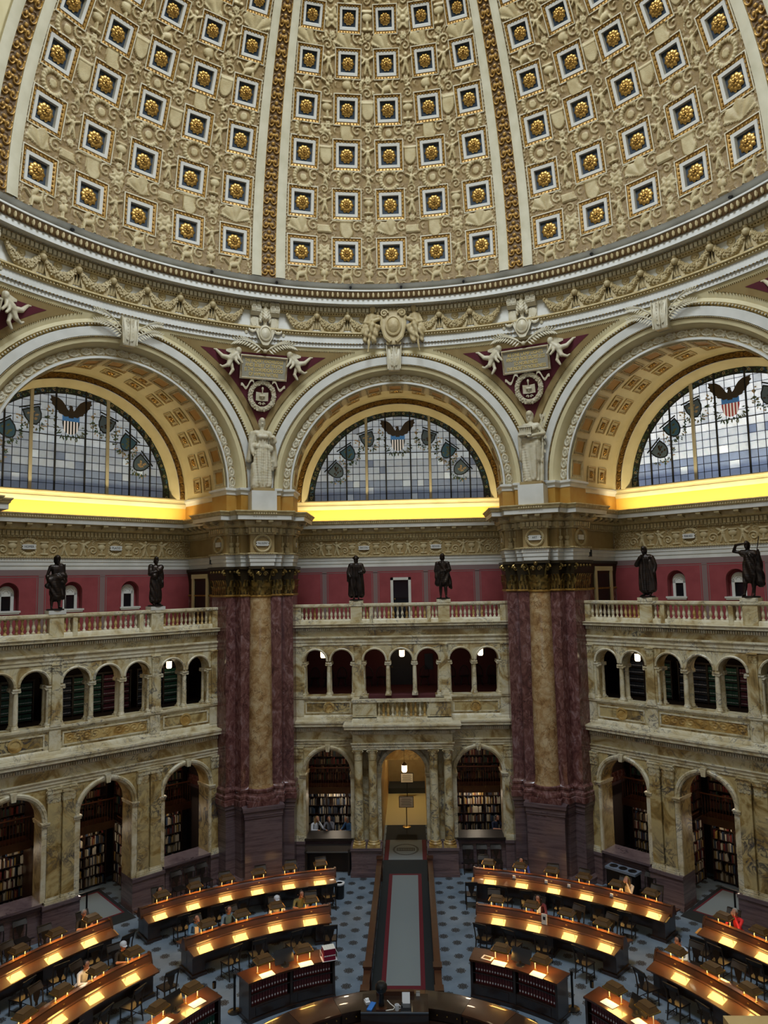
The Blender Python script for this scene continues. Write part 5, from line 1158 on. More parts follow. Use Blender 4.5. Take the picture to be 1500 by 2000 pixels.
def legs(l=(-0.05, 0, 0.03), r=(0.05, -0.01, 0.03), knee=0.28, m=0):
    c = []
    for f, sx in ((l, -0.05), (r, 0.05)):
        kx = ((f[0] + sx) / 2, (f[1]) / 2 - 0.012, knee); c += [((sx, 0, 0.52), 0.062, kx, 0.043, m), (kx, 0.042, (kx[0] * 0.5 + f[0] * 0.5, f[1] * 0.7 + 0.008, 0.18), 0.04, m), ((kx[0] * 0.5 + f[0] * 0.5, f[1] * 0.7 + 0.008, 0.18), 0.04, (f[0], f[1], 0.05), 0.024, m), ((f[0], f[1] + 0.01, 0.022), 0.022, (f[0] + (0.02 if f[0] > 0 else -0.02), f[1] - 0.085, 0.016), 0.016, m)]
    return c
def mkfold(H, amp, n, diag, zlo, zhi, sharp=1.0):
    def f(co):
        x, y, z = co[:, 0] / H, co[:, 1] / H, co[:, 2] / H; th = np.arctan2(x, -y); m = sm(z, zlo, zlo + 0.04) * (1 - sm(z, zhi - 0.05, zhi))
        w_ = np.cos(n * th + diag * z * 10 + 1.3 * np.sin(7 * z + 2 * th)); return amp * H * np.sign(w_) * np.abs(w_) ** sharp * m
    return f
def scaled(caps, H): return [tuple([tuple(np.array(c[0]) * H), c[1] * H, tuple(np.array(c[2]) * H), c[3] * H] + list(c[4:])) for c in caps]
def statue(name, caps, H, material, fold=None, vox=0.018): return figure(name, scaled(caps, H), [material], vox, fold)
HB_ = 1.9
BR = {}
# wreathed poet, cloak slung round the hips, staff
BR['homer'] = statue('figure', torso(robe=False) + legs((-0.07, 0.0, 0.03), (0.06, -0.03, 0.03)) + head_caps((0.01, -0.015, 0.93), 0.052, 0.6, hair=0.28) + arm([(-0.11, 0, 0.79), (-0.155, 0.01, 0.63), (-0.16, -0.02, 0.49)]) + arm([(0.11, 0, 0.79), (0.15, 0.0, 0.64), (0.13, -0.07, 0.58)])
    + [((0.08, -0.02, 0.80), 0.07, (0.12, -0.01, 0.52), 0.085, 0), ((-0.1, -0.02, 0.56), 0.08, (0.11, -0.03, 0.62), 0.09, 0), ((-0.04, -0.01, 0.55), 0.115, (0.0, -0.005, 0.24), 0.11, 0, 0.85), ((0.1, 0, 0.6), 0.07, (0.12, 0.0, 0.22), 0.06, 0), ((-0.16, -0.02, 0.45), 0.045, (-0.15, 0.0, 0.40), 0.03, 0)], HB_, 'bronze', mkfold(HB_, 0.009, 5, 3.2, 0.22, 0.68))
# toga to the ankles, hand at the breast
BR['plato'] = statue('figure', torso(True, hem=0.05, skirt=0.12) + head_caps((0.0, -0.015, 0.93), 0.05, 0.8, hair=0.1) + arm([(-0.11, 0, 0.79), (-0.15, -0.03, 0.66), (-0.03, -0.11, 0.70)]) + arm([(0.11, 0, 0.79), (0.15, 0.01, 0.64), (0.14, -0.03, 0.50)])
    + legs((-0.05, -0.02, 0.03), (0.06, 0.0, 0.03)) + [((-0.11, 0, 0.8), 0.06, (-0.13, -0.02, 0.66), 0.06, 0), ((0.1, -0.02, 0.78), 0.07, (-0.06, -0.05, 0.60), 0.07, 0), ((0.12, 0, 0.70), 0.055, (0.13, 0.01, 0.40), 0.05, 0)], HB_, 'bronze', mkfold(HB_, 0.008, 6, 2.6, 0.08, 0.78))
# long open gown and hat
BR['bacon'] = statue('figure', torso(False, wide=1.08) + legs((-0.05, -0.02, 0.03), (0.05, -0.01, 0.03)) + head_caps((0.0, -0.015, 0.925), 0.05, 0.7) + [((0, 0.0, 0.965), 0.052, (0, 0.0, 0.985), 0.04, 0), ((-0.05, 0.01, 0.955), 0.03, (0.05, 0.01, 0.955), 0.03, 0), ((0, 0.03, 0.95), 0.05, (0, 0.035, 0.88), 0.055, 0)]
    + arm([(-0.12, 0, 0.78), (-0.17, -0.01, 0.62), (-0.14, -0.06, 0.52)], 0.06, 0.045) + arm([(0.12, 0, 0.78), (0.17, -0.02, 0.64), (0.10, -0.09, 0.62)], 0.06, 0.045) + [((sx * 0.09, 0.02, 0.76), 0.075, (sx * 0.12, 0.03, 0.10), 0.07, 0) for sx in (-1, 1)] + [((0, 0.06, 0.74), 0.085, (0, 0.07, 0.12), 0.09, 0), ((-0.165, -0.01, 0.6), 0.05, (-0.18, 0.0, 0.44), 0.045, 0)], HB_, 'bronze', mkfold(HB_, 0.008, 11, 0.25, 0.08, 0.76))
# coat thrown over one arm, breeches and bare calves
BR['composer'] = statue('figure', torso(False, wide=1.1) + legs((-0.055, -0.01, 0.03), (0.065, -0.04, 0.03)) + head_caps((0.0, -0.015, 0.93), 0.052, 0, hair=0.22) + arm([(-0.12, 0, 0.79), (-0.16, 0.01, 0.63), (-0.15, -0.01, 0.47)], 0.05, 0.034) + arm([(0.12, 0, 0.79), (0.165, -0.01, 0.64), (0.06, -0.11, 0.62)], 0.05, 0.034)
    + [((-0.08, 0.02, 0.72), 0.085, (-0.11, 0.03, 0.34), 0.075, 0), ((0.02, -0.01, 0.6), 0.11, (0.05, -0.01, 0.36), 0.12, 0, 0.8), ((0.08, 0, 0.58), 0.09, (0.17, 0.02, 0.26), 0.05, 0), ((0.10, 0.0, 0.5), 0.08, (0.19, 0.03, 0.22), 0.03, 0), ((-0.05, -0.04, 0.80), 0.05, (0.06, -0.05, 0.62), 0.05, 0)], HB_, 'bronze', mkfold(HB_, 0.009, 6, -2.4, 0.24, 0.62))
# hooded coat, hand to the beard
BR['sculptor'] = statue('figure', torso(True, wide=1.12, hem=0.07, skirt=0.135) + legs((-0.06, -0.03, 0.03), (0.07, -0.01, 0.03)) + head_caps((-0.015, -0.03, 0.93), 0.054, 0.7, hair=0.2) + arm([(-0.12, 0, 0.77), (-0.17, -0.06, 0.64), (-0.05, -0.12, 0.80)], 0.05, 0.032) + arm([(0.13, 0, 0.78), (0.18, 0.01, 0.63), (0.19, -0.03, 0.48)], 0.055, 0.036)
    + [((-0.07, 0.02, 0.80), 0.055, (0.08, 0.02, 0.80), 0.055, 0), ((0.10, 0.02, 0.70), 0.075, (0.13, 0.03, 0.14), 0.068, 0), ((-0.09, 0.02, 0.70), 0.075, (-0.11, 0.02, 0.14), 0.068, 0)], HB_, 'bronze', mkfold(HB_, 0.010, 9, 0.5, 0.08, 0.8))
# arm raised to the brow, cloak and long staff
BR['historian'] = statue('figure', torso(False) + legs((-0.09, -0.05, 0.05), (0.05, 0.02, 0.03)) + head_caps((-0.01, -0.02, 0.93), 0.05, 0.6, hair=0.12) + arm([(-0.11, 0, 0.80), (-0.25, -0.02, 0.83), (-0.19, -0.06, 0.945), (-0.08, -0.09, 0.96)], 0.036, 0.022) + arm([(0.11, 0, 0.79), (0.18, 0.0, 0.68), (0.19, -0.04, 0.80)], 0.036, 0.024)
    + [((0, 0.0, 0.58), 0.115, (0.0, 0.0, 0.36), 0.13, 0, 0.8), ((-0.1, -0.01, 0.79), 0.07, (0.1, -0.02, 0.77), 0.08, 0), ((0.13, 0.02, 0.76), 0.08, (0.17, 0.04, 0.24), 0.085, 0), ((0.05, -0.03, 0.72), 0.09, (0.06, -0.02, 0.4), 0.10, 0)], HB_, 'bronze', mkfold(HB_, 0.010, 6, 2.2, 0.22, 0.8))
BRL = [('homer', -1, -1.9, 'dark bronze statue of a wreathed man with a staff on balustrade'), ('plato', -1, 1.9, 'dark bronze statue in a full-length toga, arm folded to his chest'),
       ('bacon', 0, -1.9, 'dark bronze statue in a hat and long open gown'), ('composer', 0, 1.9, 'dark bronze statue in breeches with drapery thrown across his hips'),
       ('sculptor', 1, -1.9, 'dark bronze statue in a heavy coat, hand raised to his beard'), ('historian', 1, 1.9, 'dark bronze statue shading his brow with one hand and holding a staff')]
plinth_me = MB().lathe([(0, 0), (0.30, 0), (0.30, 0.04), (0.26, 0.06), (0, 0.06)], 16).mesh('plinth', 'bronze')
for nm, k, s_, lab in BRL:
    r = empty('bronze_statue', loc=rot(k, s_, 15.56, 11.20), rz=radians(-45 * k)); tag(r, lab, 'statue', 'bronze statues along the balustrades')
    put('figure', BR[nm], r, loc=(0, 0, 0.05)); put('plinth', plinth_me, r)
    if nm == 'homer':
        MB().tube([(0.30, -0.10, 0.05), (0.26, -0.12, 1.66)], 0.022, 6).obj('staff', 'bronze', r)
        b = MB()
        for i in range(14): a = 2 * pi * i / 14; b.leaf((0.02 + 0.105 * cos(a), -0.02 + 0.115 * sin(a), 1.84), (cos(a), sin(a), 0), (-sin(a), cos(a), 0), 0.10, 0.05, 0.5)
        b.obj('laurel_wreath', 'bronze', r)
    if nm == 'historian': MB().tube([(0.10, -0.22, 0.06), (0.40, -0.06, 2.12)], 0.016, 6).obj('staff', 'bronze', r)
# the two tall stucco women on the piers
HP = 2.98
ph = statue('figure', torso(True, hem=0.02, skirt=0.135) + head_caps((0, -0.012, 0.935), 0.046, 0, hair=0.16) + [((0, 0.01, 0.97), 0.045, (0, 0.02, 0.985), 0.03, 0)] + arm([(-0.105, 0, 0.79), (-0.145, 0.0, 0.64), (-0.135, -0.05, 0.50)], 0.042, 0.026) + arm([(0.105, 0, 0.79), (0.155, -0.01, 0.66), (0.13, -0.10, 0.70)], 0.045, 0.028)
    + [((-0.13, 0.02, 0.78), 0.05, (-0.18, 0.03, 0.42), 0.04, 0), ((0.14, 0.02, 0.70), 0.05, (0.19, 0.03, 0.34), 0.045, 0), ((0.17, 0.02, 0.40), 0.04, (0.16, 0.03, 0.28), 0.02, 0), ((-0.10, -0.02, 0.60), 0.055, (0.11, -0.02, 0.58), 0.055, 0), ((-0.12, 0.0, 0.34), 0.04, (-0.10, 0.0, 0.04), 0.07, 0), ((0.14, -0.08, 0.72), 0.045, (0.16, -0.06, 0.68), 0.045, 0), ((-0.045, -0.06, 0.74), 0.042, (0.045, -0.06, 0.74), 0.042, 0)], HP, 'stucco_white', mkfold(HP, 0.008, 10, 0.15, 0.02, 0.72), 0.024)
ar_ = statue('figure', torso(False) + legs((-0.06, -0.02, 0.03), (0.075, 0.0, 0.03)) + head_caps((-0.01, -0.012, 0.925), 0.045, 0, hair=0.32) + arm([(-0.10, 0, 0.79), (-0.155, -0.02, 0.68), (-0.06, -0.13, 0.655)], 0.035, 0.024) + arm([(0.10, 0, 0.79), (0.18, 0.0, 0.68), (0.03, -0.13, 0.635)], 0.037, 0.024)
    + [((-0.05, 0, 0.58), 0.10, (-0.06, -0.01, 0.05), 0.085, 0, 0.9), ((0.0, -0.01, 0.52), 0.10, (0.02, -0.02, 0.06), 0.06, 0), ((-0.15, 0.0, 0.66), 0.045, (-0.15, 0.02, 0.34), 0.04, 0), ((-0.045, -0.065, 0.745), 0.04, (0.045, -0.065, 0.745), 0.04, 0), ((0.05, 0.0, 0.55), 0.085, (0.07, 0.0, 0.32), 0.06, 0)], HP, 'stucco_white', mkfold(HP, 0.007, 7, 0.6, 0.03, 0.52), 0.024)
for az, me, lab in ((-22.5, ph, 'tall white draped female statue over PHILOSOPHY pier, long folds to her feet'), (22.5, ar_, 'tall white half-draped female statue over ART pier holding a model temple')):
    a = radians(az); r = empty('stucco_statue', loc=(14.78 * sin(a), 14.78 * cos(a), 15.97), rz=-a); tag(r, lab, 'statue'); put('figure', me, r, loc=(0, 0, 0.0))
    if az > 0:
        b = MB(); b.box(-0.42, 0.12, -0.52, -0.28, 1.93, 1.99); b.box(-0.40, 0.10, -0.50, -0.30, 1.99, 2.03)
        for i in range(7): b.tube([(-0.37 + 0.075 * i, -0.48, 2.02), (-0.37 + 0.075 * i, -0.48, 2.24)], 0.018, 6)
        b.box(-0.36, 0.06, -0.44, -0.30, 2.02, 2.24); b.box(-0.42, 0.12, -0.52, -0.28, 2.24, 2.29); b.plate([(-0.42, 2.29), (0.12, 2.29), (-0.15, 2.38)], -0.52, -0.28); b.obj('model_temple', 'stucco_white', r, smooth=False)
        b = MB(); b.tube([(0.36, 0.05, 0.02), (0.40, 0.06, 0.9), (0.46, 0.04, 1.6), (0.42, 0.05, 2.3), (0.55, 0.04, 2.75)], [0.09, 0.075, 0.05, 0.04, 0.02], 7); rb = random.Random(2)
        for i in range(26): t = rb.uniform(0.25, 1); c = (0.40 + 0.1 * t + rb.uniform(-.12, .14), 0.0 + rb.uniform(-.08, .02), 0.1 + 2.7 * t); an = rb.random() * 6.28; b.leaf(c, (cos(an), -0.6, 0), (-sin(an), 0, cos(an)), 0.16, 0.07, 0.3)
        b.obj('laurel_branch', 'stucco_white', r)
# inscription tablets with winged boys, palms and wreaths
def boy(mirror):
    f = -1 if mirror else 1
    c = head_caps((0.02, -0.12, 0.30), 0.095, 0, hair=0.12) + [((0.06, -0.08, 0.20), 0.10, (0.28, -0.06, 0.02), 0.12, 0), ((0.28, -0.06, 0.02), 0.125, (0.36, -0.05, -0.06), 0.12, 0), ((0.36, -0.06, -0.04), 0.095, (0.66, -0.08, 0.02), 0.075, 0), ((0.66, -0.08, 0.02), 0.07, (0.92, -0.04, 0.28), 0.045, 0), ((0.92, -0.04, 0.28), 0.04, (1.02, -0.06, 0.30), 0.03, 0), ((0.34, -0.06, -0.10), 0.095, (0.44, -0.10, -0.34), 0.075, 0), ((0.44, -0.10, -0.34), 0.065, (0.66, -0.05, -0.42), 0.045, 0), ((0.66, -0.05, -0.42), 0.04, (0.76, -0.06, -0.36), 0.03, 0), ((0.08, -0.12, 0.16), 0.06, (0.0, -0.18, -0.06), 0.05, 0), ((0.0, -0.18, -0.06), 0.05, (-0.12, -0.16, -0.22), 0.04, 0), ((0.14, -0.10, 0.12), 0.06, (0.14, -0.16, -0.14), 0.05, 0), ((0.14, -0.16, -0.14), 0.05, (0.02, -0.18, -0.28), 0.04, 0), ((0.32, 0.0, -0.2), 0.07, (0.24, 0.0, -0.50), 0.05, 0), ((0.24, 0, -0.5), 0.06, (0.36, 0, -0.70), 0.04, 0)]
    c = [((q[0][0] * f, q[0][1], q[0][2]), q[1] * 1.28, (q[2][0] * f, q[2][1], q[2][2]), q[3] * 1.28, 0) for q in c]
    b = MB()
    for i in range(7):
        t = i / 6; L = 0.55 - 0.2 * t; a = 1.25 - 0.75 * t; b.leaf((f * (0.16 + 0.05 * i), -0.02, 0.14 + 0.02 * i), (f * cos(a) * 0.6, -0.3, 0), (f * cos(a), 0, -sin(a) * 0.4), L, 0.13, 0.2)
    return figure('winged_boy', c, ['stucco_white'], 0.022), b.mesh('wing', 'stucco_white')
boyR, wingR = boy(False); boyL, wingL = boy(True)
b = MB(); b.plate([(-0.98, -0.48), (0.98, -0.48), (0.98, 0.48), (-0.98, 0.48)], -0.06, 0.06); L = []
for i, y in ((0, -0.06), (0.02, -0.12), (0.07, -0.12), (0.09, -0.07)): L.append([(-1.0 + i, y, -0.5 + i), (1.0 - i, y, -0.5 + i), (1.0 - i, y, 0.5 - i), (-1.0 + i, y, 0.5 - i)])
for i in range(3): b.grid([L[i], L[i + 1]], closed_u=True)
tab_me = b.mesh('tablet', 'stucco_white', False); tabface_me = mbox(-0.91, 0.91, -0.066, -0.05, -0.41, 0.41).mesh('tablet_face', 'tablet_grey', False)
b = MB()
for i in range(40):
    for z in (-0.445, 0.445): b.ball((-0.94 + 1.88 * i / 39, -0.12, z), 0.02, nu=4, nv=3)
for i in range(18):
    for x in (-0.945, 0.945): b.ball((x, -0.12, -0.42 + 0.84 * i / 17), 0.02, nu=4, nv=3)
tabbead = b.mesh('bead_edge', 'gold_soft')
b = MB(); rb = random.Random(8)
for i in range(36): a = 2 * pi * i / 36; b.ball((0.50 * cos(a), -0.04, 0.56 * sin(a)), 0.115, 0.08, 0.115, 7, 4)
for i in range(150): a = rb.random() * 6.28; r_ = rb.uniform(-0.09, 0.09); b.ball(((0.50 + r_) * cos(a), -0.11 + 0.25 * abs(r_), (0.56 + r_) * sin(a)), 0.038, nu=5, nv=3)
wreath_big = b.mesh('laurel_wreath', 'stucco_white')
b = MB(); b.plate([(-0.26, -0.20), (0.0, -0.22), (0.26, -0.20), (0.26, 0.16), (0.0, 0.13), (-0.26, 0.16)], -0.06, 0.0)
b.tube([(0, -0.1, -0.1), (0, -0.12, 0.28)], 0.025, 6); b.ball((0, -0.1, 0.0), 0.14, 0.05, 0.06); b.ball((0, -0.11, 0.30), 0.05, 0.04, 0.08)
for sg in (-1, 1): b.spiral((sg * 0.07, -0.04, -0.34), (sg, 0, 0), (0, 0, 1), 0.07, 1.0, 0.022, 12)
book_me = b.mesh('open_book', 'stucco_white')
b = MB()
for sg in (-1, 1):
    pts = [(sg * (0.05 + 1.05 * t), -0.08 - 0.05 * sin(pi * t), 0.02 + 0.42 * sin(pi * t * 0.62) - 0.05 * t) for t in np.linspace(0, 1, 12)]; b.tube(pts, 0.028, 5)
    for i, p in enumerate(pts[1:]):
        for up in (-1, 1): d = Vector((sg * 0.75, -0.12, up * 0.75)).normalized(); s_ = Vector((-d.z, 0, d.x)) * 0.035; c = Vector(p); b.poly([tuple(c), tuple(c + d * 0.14 + s_), tuple(c + d * 0.29), tuple(c + d * 0.14 - s_)])
b.ball((0, -0.12, 0), 0.09); palm = b.mesh('palm_fronds', 'stucco_white')
b = MB()
for sg in (-1, 1):
    pts = [(sg * (0.35 + 0.5 * t), -0.05 - 0.05 * sin(9 * t), 0.02 - 0.22 * t + 0.10 * sin(8 * t)) for t in np.linspace(0, 1, 14)]; b.grid([[(x, y, z - 0.05), (x, y - 0.02, z + 0.05)] for x, y, z in pts])
ribbon = b.mesh('ribbon', 'stucco_white')
mat('letter_gold', (226, 196, 116), 0.4)
INS = {-22.5: ['THE INQVIRY KNOWLEDGE', 'AND BELIEF OF TRVTH', 'IS THE SOVEREIGN GOOD', 'OF HVMAN NATVRE'], 22.5: ['AS ONE LAMP LIGHTS', 'ANOTHER NOR GROWS LESS', 'SO NOBLENESS', 'ENKINDLETH NOBLENESS']}
for az in (-22.5, 22.5):
    a = radians(az); r = empty('inscription_tablet', loc=(14.36 * sin(a), 14.36 * cos(a), 21.06), rz=-a)
    tag(r, 'white tablet lettered %s, two winged boys beside it' % INS[az][0], 'tablet')
    tl = Matrix.Rotation(radians(18), 4, 'X'); t = put('tablet', tab_me, r, mw=tl); put('bead_edge', tabbead, t); put('tablet_face', tabface_me, t)
    for i, s_ in enumerate(INS[az]): put('lettering', text_mesh(s_, 0.20, 'letter_gold', 0.006, width=min(1.62, 0.082 * len(s_))), t, mw=Matrix.Translation((0, -0.074, 0.27 - 0.185 * i)) @ UPR)
    o = put('winged_boy', boyR, r, loc=(1.06, -0.12, 0.28)); put('wing', wingR, o); o = put('winged_boy', boyL, r, loc=(-1.06, -0.12, 0.28)); put('wing', wingL, o)
    put('palm_fronds', palm, r, loc=(0, -0.22, 0.62), scale=(1.08, 1, 1)); put('ribbon', ribbon, r, loc=(0, 0.17, -0.62), scale=(1.1, 1, 1.2)); w_ = put('laurel_wreath', wreath_big, r, loc=(0, 0.40, -1.10), rot_=(radians(14), 0, 0)); put('open_book', book_me, w_)
# far-left and far-right boys: only their legs show at the picture's edge
for az in (-67.5, 67.5):
    a = radians(az); r = empty('inscription_tablet', loc=(14.36 * sin(a), 14.36 * cos(a), 21.06), rz=-a); tag(r, 'white tablet held by winged boys in the spandrel beyond the %s arch' % ('Homer' if az < 0 else 'Herodotus'), 'tablet')
    put('tablet', tab_me, r, mw=tl)
    o = put('winged_boy', boyR, r, loc=(1.06, -0.12, 0.28)); put('wing', wingR, o); o = put('winged_boy', boyL, r, loc=(-1.06, -0.12, 0.28)); put('wing', wingL, o)
# eagles between the consoles, oval cartouche below
eg = figure('eagle', [((0, -0.1, 0.25), 0.15, (0, -0.06, 0.55), 0.14, 0), ((0, -0.07, 0.6), 0.09, (0, -0.1, 0.78), 0.075, 0), ((0, -0.14, 0.80), 0.05, (0, -0.22, 0.76), 0.025, 0), ((-0.16, -0.02, 0.62), 0.09, (-0.20, 0, 0.12), 0.07, 0), ((0.16, -0.02, 0.62), 0.09, (0.20, 0, 0.12), 0.07, 0), ((0, -0.02, 0.2), 0.1, (0, 0.0, -0.05), 0.08, 0)], ['stucco_white'], 0.022, lambda co: 0.012 * np.cos(co[:, 0] * 60) * np.cos(co[:, 2] * 45))
b = MB(); b.arch([(0.0, -0.16), (0.14, -0.14), (0.20, -0.08), (0.22, -0.12), (0.26, -0.10), (0.30, 0.02)], 0, 0, 20, 0, 2 * pi); b.v = [(x, y, z * 1.25) for x, y, z in b.v]
for sg in (-1, 1): b.plate([(sg * 0.2, 0.3), (sg * 0.38, 0.40), (sg * 0.40, 0.1), (sg * 0.28, -0.2), (sg * 0.12, -0.48), (0, -0.5), (0, 0.4)], -0.04, 0.02)
oval = b.mesh('oval_cartouche', 'stucco_white')
b = MB()
for sg in (-1, 1):
    for i in range(11): t = i / 10; b.ball((sg * (0.32 + 0.42 * t), -0.05, 0.16 - 0.14 * sin(pi * t)), 0.08 - 0.03 * abs(2 * t - 1), nu=6, nv=4)
    b.leaf((sg * 0.78, -0.04, 0.2), (0, -1, 0), (1, 0, 0), -0.35, 0.12, 0.3)
fest = b.mesh('festoon', 'stucco_white')
for az in (-67.5, -22.5, 22.5, 67.5):
    a = radians(az); r = empty('eagle_ornament', loc=(14.0 * sin(a), 14.0 * cos(a), 22.40), rz=-a); tag(r, 'white stucco eagle over an oval cartouche, %s' % {-67.5: 'beyond the Homer arch', -22.5: 'above PHILOSOPHY pier', 22.5: 'above ART pier', 67.5: 'beyond the Herodotus arch'}[az], 'ornament')
    put('eagle', eg, r, loc=(0, 0.0, 0.42)); put('oval_cartouche', oval, r, loc=(0, -0.05, 0)); put('festoon', fest, r, loc=(0, 0, 0.05))
# seated women either side of the great cartouche over the middle arch
def seated(f):
    c = head_caps((0.10, -0.14, 1.30), 0.125, 0, hair=0.16) + [((0.08, -0.1, 1.14), 0.06, (0.10, -0.12, 1.24), 0.055, 0), ((0, -0.08, 0.62), 0.20, (0.05, -0.08, 1.0), 0.17, 0, 0.85), ((-0.12, -0.08, 1.02), 0.09, (0.20, -0.08, 1.02), 0.09, 0), ((-0.14, -0.08, 1.0), 0.075, (-0.26, -0.14, 0.72), 0.06, 0), ((-0.26, -0.14, 0.72), 0.06, (0.05, -0.30, 0.62), 0.045, 0), ((0.2, -0.08, 1.0), 0.075, (0.36, -0.14, 0.84), 0.06, 0), ((0.36, -0.14, 0.84), 0.055, (0.45, -0.22, 0.92), 0.045, 0), ((0.02, -0.12, 0.58), 0.16, (0.10, -0.42, 0.50), 0.12, 0), ((0.10, -0.42, 0.50), 0.11, (-0.05, -0.36, -0.05), 0.075, 0), ((-0.05, -0.36, -0.05), 0.07, (-0.12, -0.38, -0.62), 0.04, 0), ((-0.12, -0.38, -0.62), 0.04, (-0.12, -0.48, -0.70), 0.03, 0), ((0.10, -0.12, 0.56), 0.15, (0.34, -0.36, 0.42), 0.11, 0), ((0.34, -0.36, 0.42), 0.10, (0.22, -0.28, 0.0), 0.07, 0), ((-0.20, -0.08, 0.50), 0.18, (-0.38, -0.04, 0.22), 0.12, 0), ((0.2, -0.3, 0.3), 0.14, (0.12, -0.25, -0.15), 0.12, 0), ((-0.15, -0.2, 0.3), 0.14, (-0.25, -0.15, -0.1), 0.09, 0), ((0.12, -0.3, 0.72), 0.09, (0.36, -0.3, 0.80), 0.09, 0)]
    c = [((q[0][0] * f, q[0][1], q[0][2]), q[1], (q[2][0] * f, q[2][1], q[2][2]), q[3], 0) + tuple(q[5:]) for q in c]
    return figure('seated_woman', c, ['stucco'], 0.026, lambda co: 0.02 * np.cos(16 * co[:, 0] + 9 * co[:, 2] + 3 * np.sin(5 * co[:, 2])) * (1 - sm(co[:, 2], 0.35, 0.6)))
r = empty('cartouche_group', loc=(0.0, 13.95, 22.25)); tag(r, 'large stucco cartouche with two seated women above the middle arch', 'ornament')
b = MB(); P = [(0, -0.06), (0.22, 0.02), (0.40, 0.28), (0.46, 0.7), (0.50, 1.0), (0.42, 1.30), (0.2, 1.36), (0, 1.36)]; P = P + [(-x, z) for x, z in P[-2:0:-1]]; b.plate(P, -0.16, 0.1)
b.arch([(0.0, -0.34), (0.18, -0.31), (0.26, -0.22), (0.29, -0.26), (0.34, -0.24), (0.36, -0.14)], 0, 0, 24, 0, 2 * pi); k0 = len(b.v) - 25 * 6; b.v = b.v[:k0] + [(x, y, z * 1.3 + 0.66) for x, y, z in b.v[k0:]]
for sg in (-1, 1): b.spiral((sg * 0.38, -0.22, 1.20), (-sg, 0, 0), (0, 0, 1), 0.17, 1.7, 0.05, 20); b.tube([(sg * 0.52, -0.16, 1.1), (sg * 0.50, -0.18, 0.6), (sg * 0.36, -0.18, 0.15), (sg * 0.12, -0.2, -0.06)], [0.07, 0.06, 0.07, 0.09], 6)
for i in range(3): b.leaf((0.2 * (i - 1), -0.16, 0.0), (0, -1, 0), (1, 0, 0), -0.2, 0.2, 0.3)
b.obj('cartouche', 'stucco', r); put('seated_woman', seated(1), r, loc=(-0.98, 0.05, 0.14)); put('seated_woman', seated(-1), r, loc=(0.98, 0.05, 0.14))
# keystones of the great arches, palms beside the outer two
b = MB(); b.plate([(-0.24, 4.98), (0.24, 4.98), (0.31, 6.04), (-0.31, 6.04)], 13.98, 14.4)
b.grid([[(-0.25, 13.97 - 0.10 * sin(pi * t), 5.0 + 1.0 * t), (0.25, 13.97 - 0.10 * sin(pi * t), 5.0 + 1.0 * t)] for t in np.linspace(0, 1, 9)])
for i in range(6):
    for sg in (-1, 1): b.leaf((sg * 0.10, 13.90, 5.15 + 0.13 * i), (0, -1, 0), (0.6, 0, sg * 0.3), 0.2, 0.16, 0.3)
b.tube([(0, 13.87, 5.1), (0, 13.86, 6.0)], 0.03, 5)
for sg in (-1, 1): b.tube([(sg * 0.26, 13.9, 5.0), (sg * 0.31, 13.9, 6.04)], 0.03, 5)
keyst = b.mesh('keystone', 'stucco_white')
b = MB()
for sg in (-1, 1):
    for lift in (0.0, 0.42):
        ax = [Vector((sg * (0.20 + 1.05 * t), 13.98 - 0.05 * sin(pi * t), 5.30 + lift * 0.5 + (0.22 + 0.5 * lift) * t + 0.22 * sin(pi * t * 0.8))) for t in np.linspace(0, 1, 13)]; b.tube(ax, [0.03 - 0.0015 * i for i in range(13)], 5)
        for i in range(1, 13):
            for up in (-1, 1): d = Vector((sg * 0.8, -0.15, up * 0.62)).normalized(); s_ = Vector((-d.z, 0, d.x)) * 0.03; L = 0.30 * (1 - 0.4 * i / 12); b.poly([tuple(ax[i]), tuple(ax[i] + d * L * 0.5 + s_), tuple(ax[i] + d * L), tuple(ax[i] + d * L * 0.5 - s_)])
palms = b.mesh('palm_branch', 'stucco_white')
for o in [x for x in COL.objects if x.name in ('trim_2', 'trim_3', 'trim_4')]:
    put('keystone', keyst, o, loc=(0, 0, ZS))
    if o.name != 'trim_3': put('palm_branch', palms, o, loc=(0, 0, ZS))

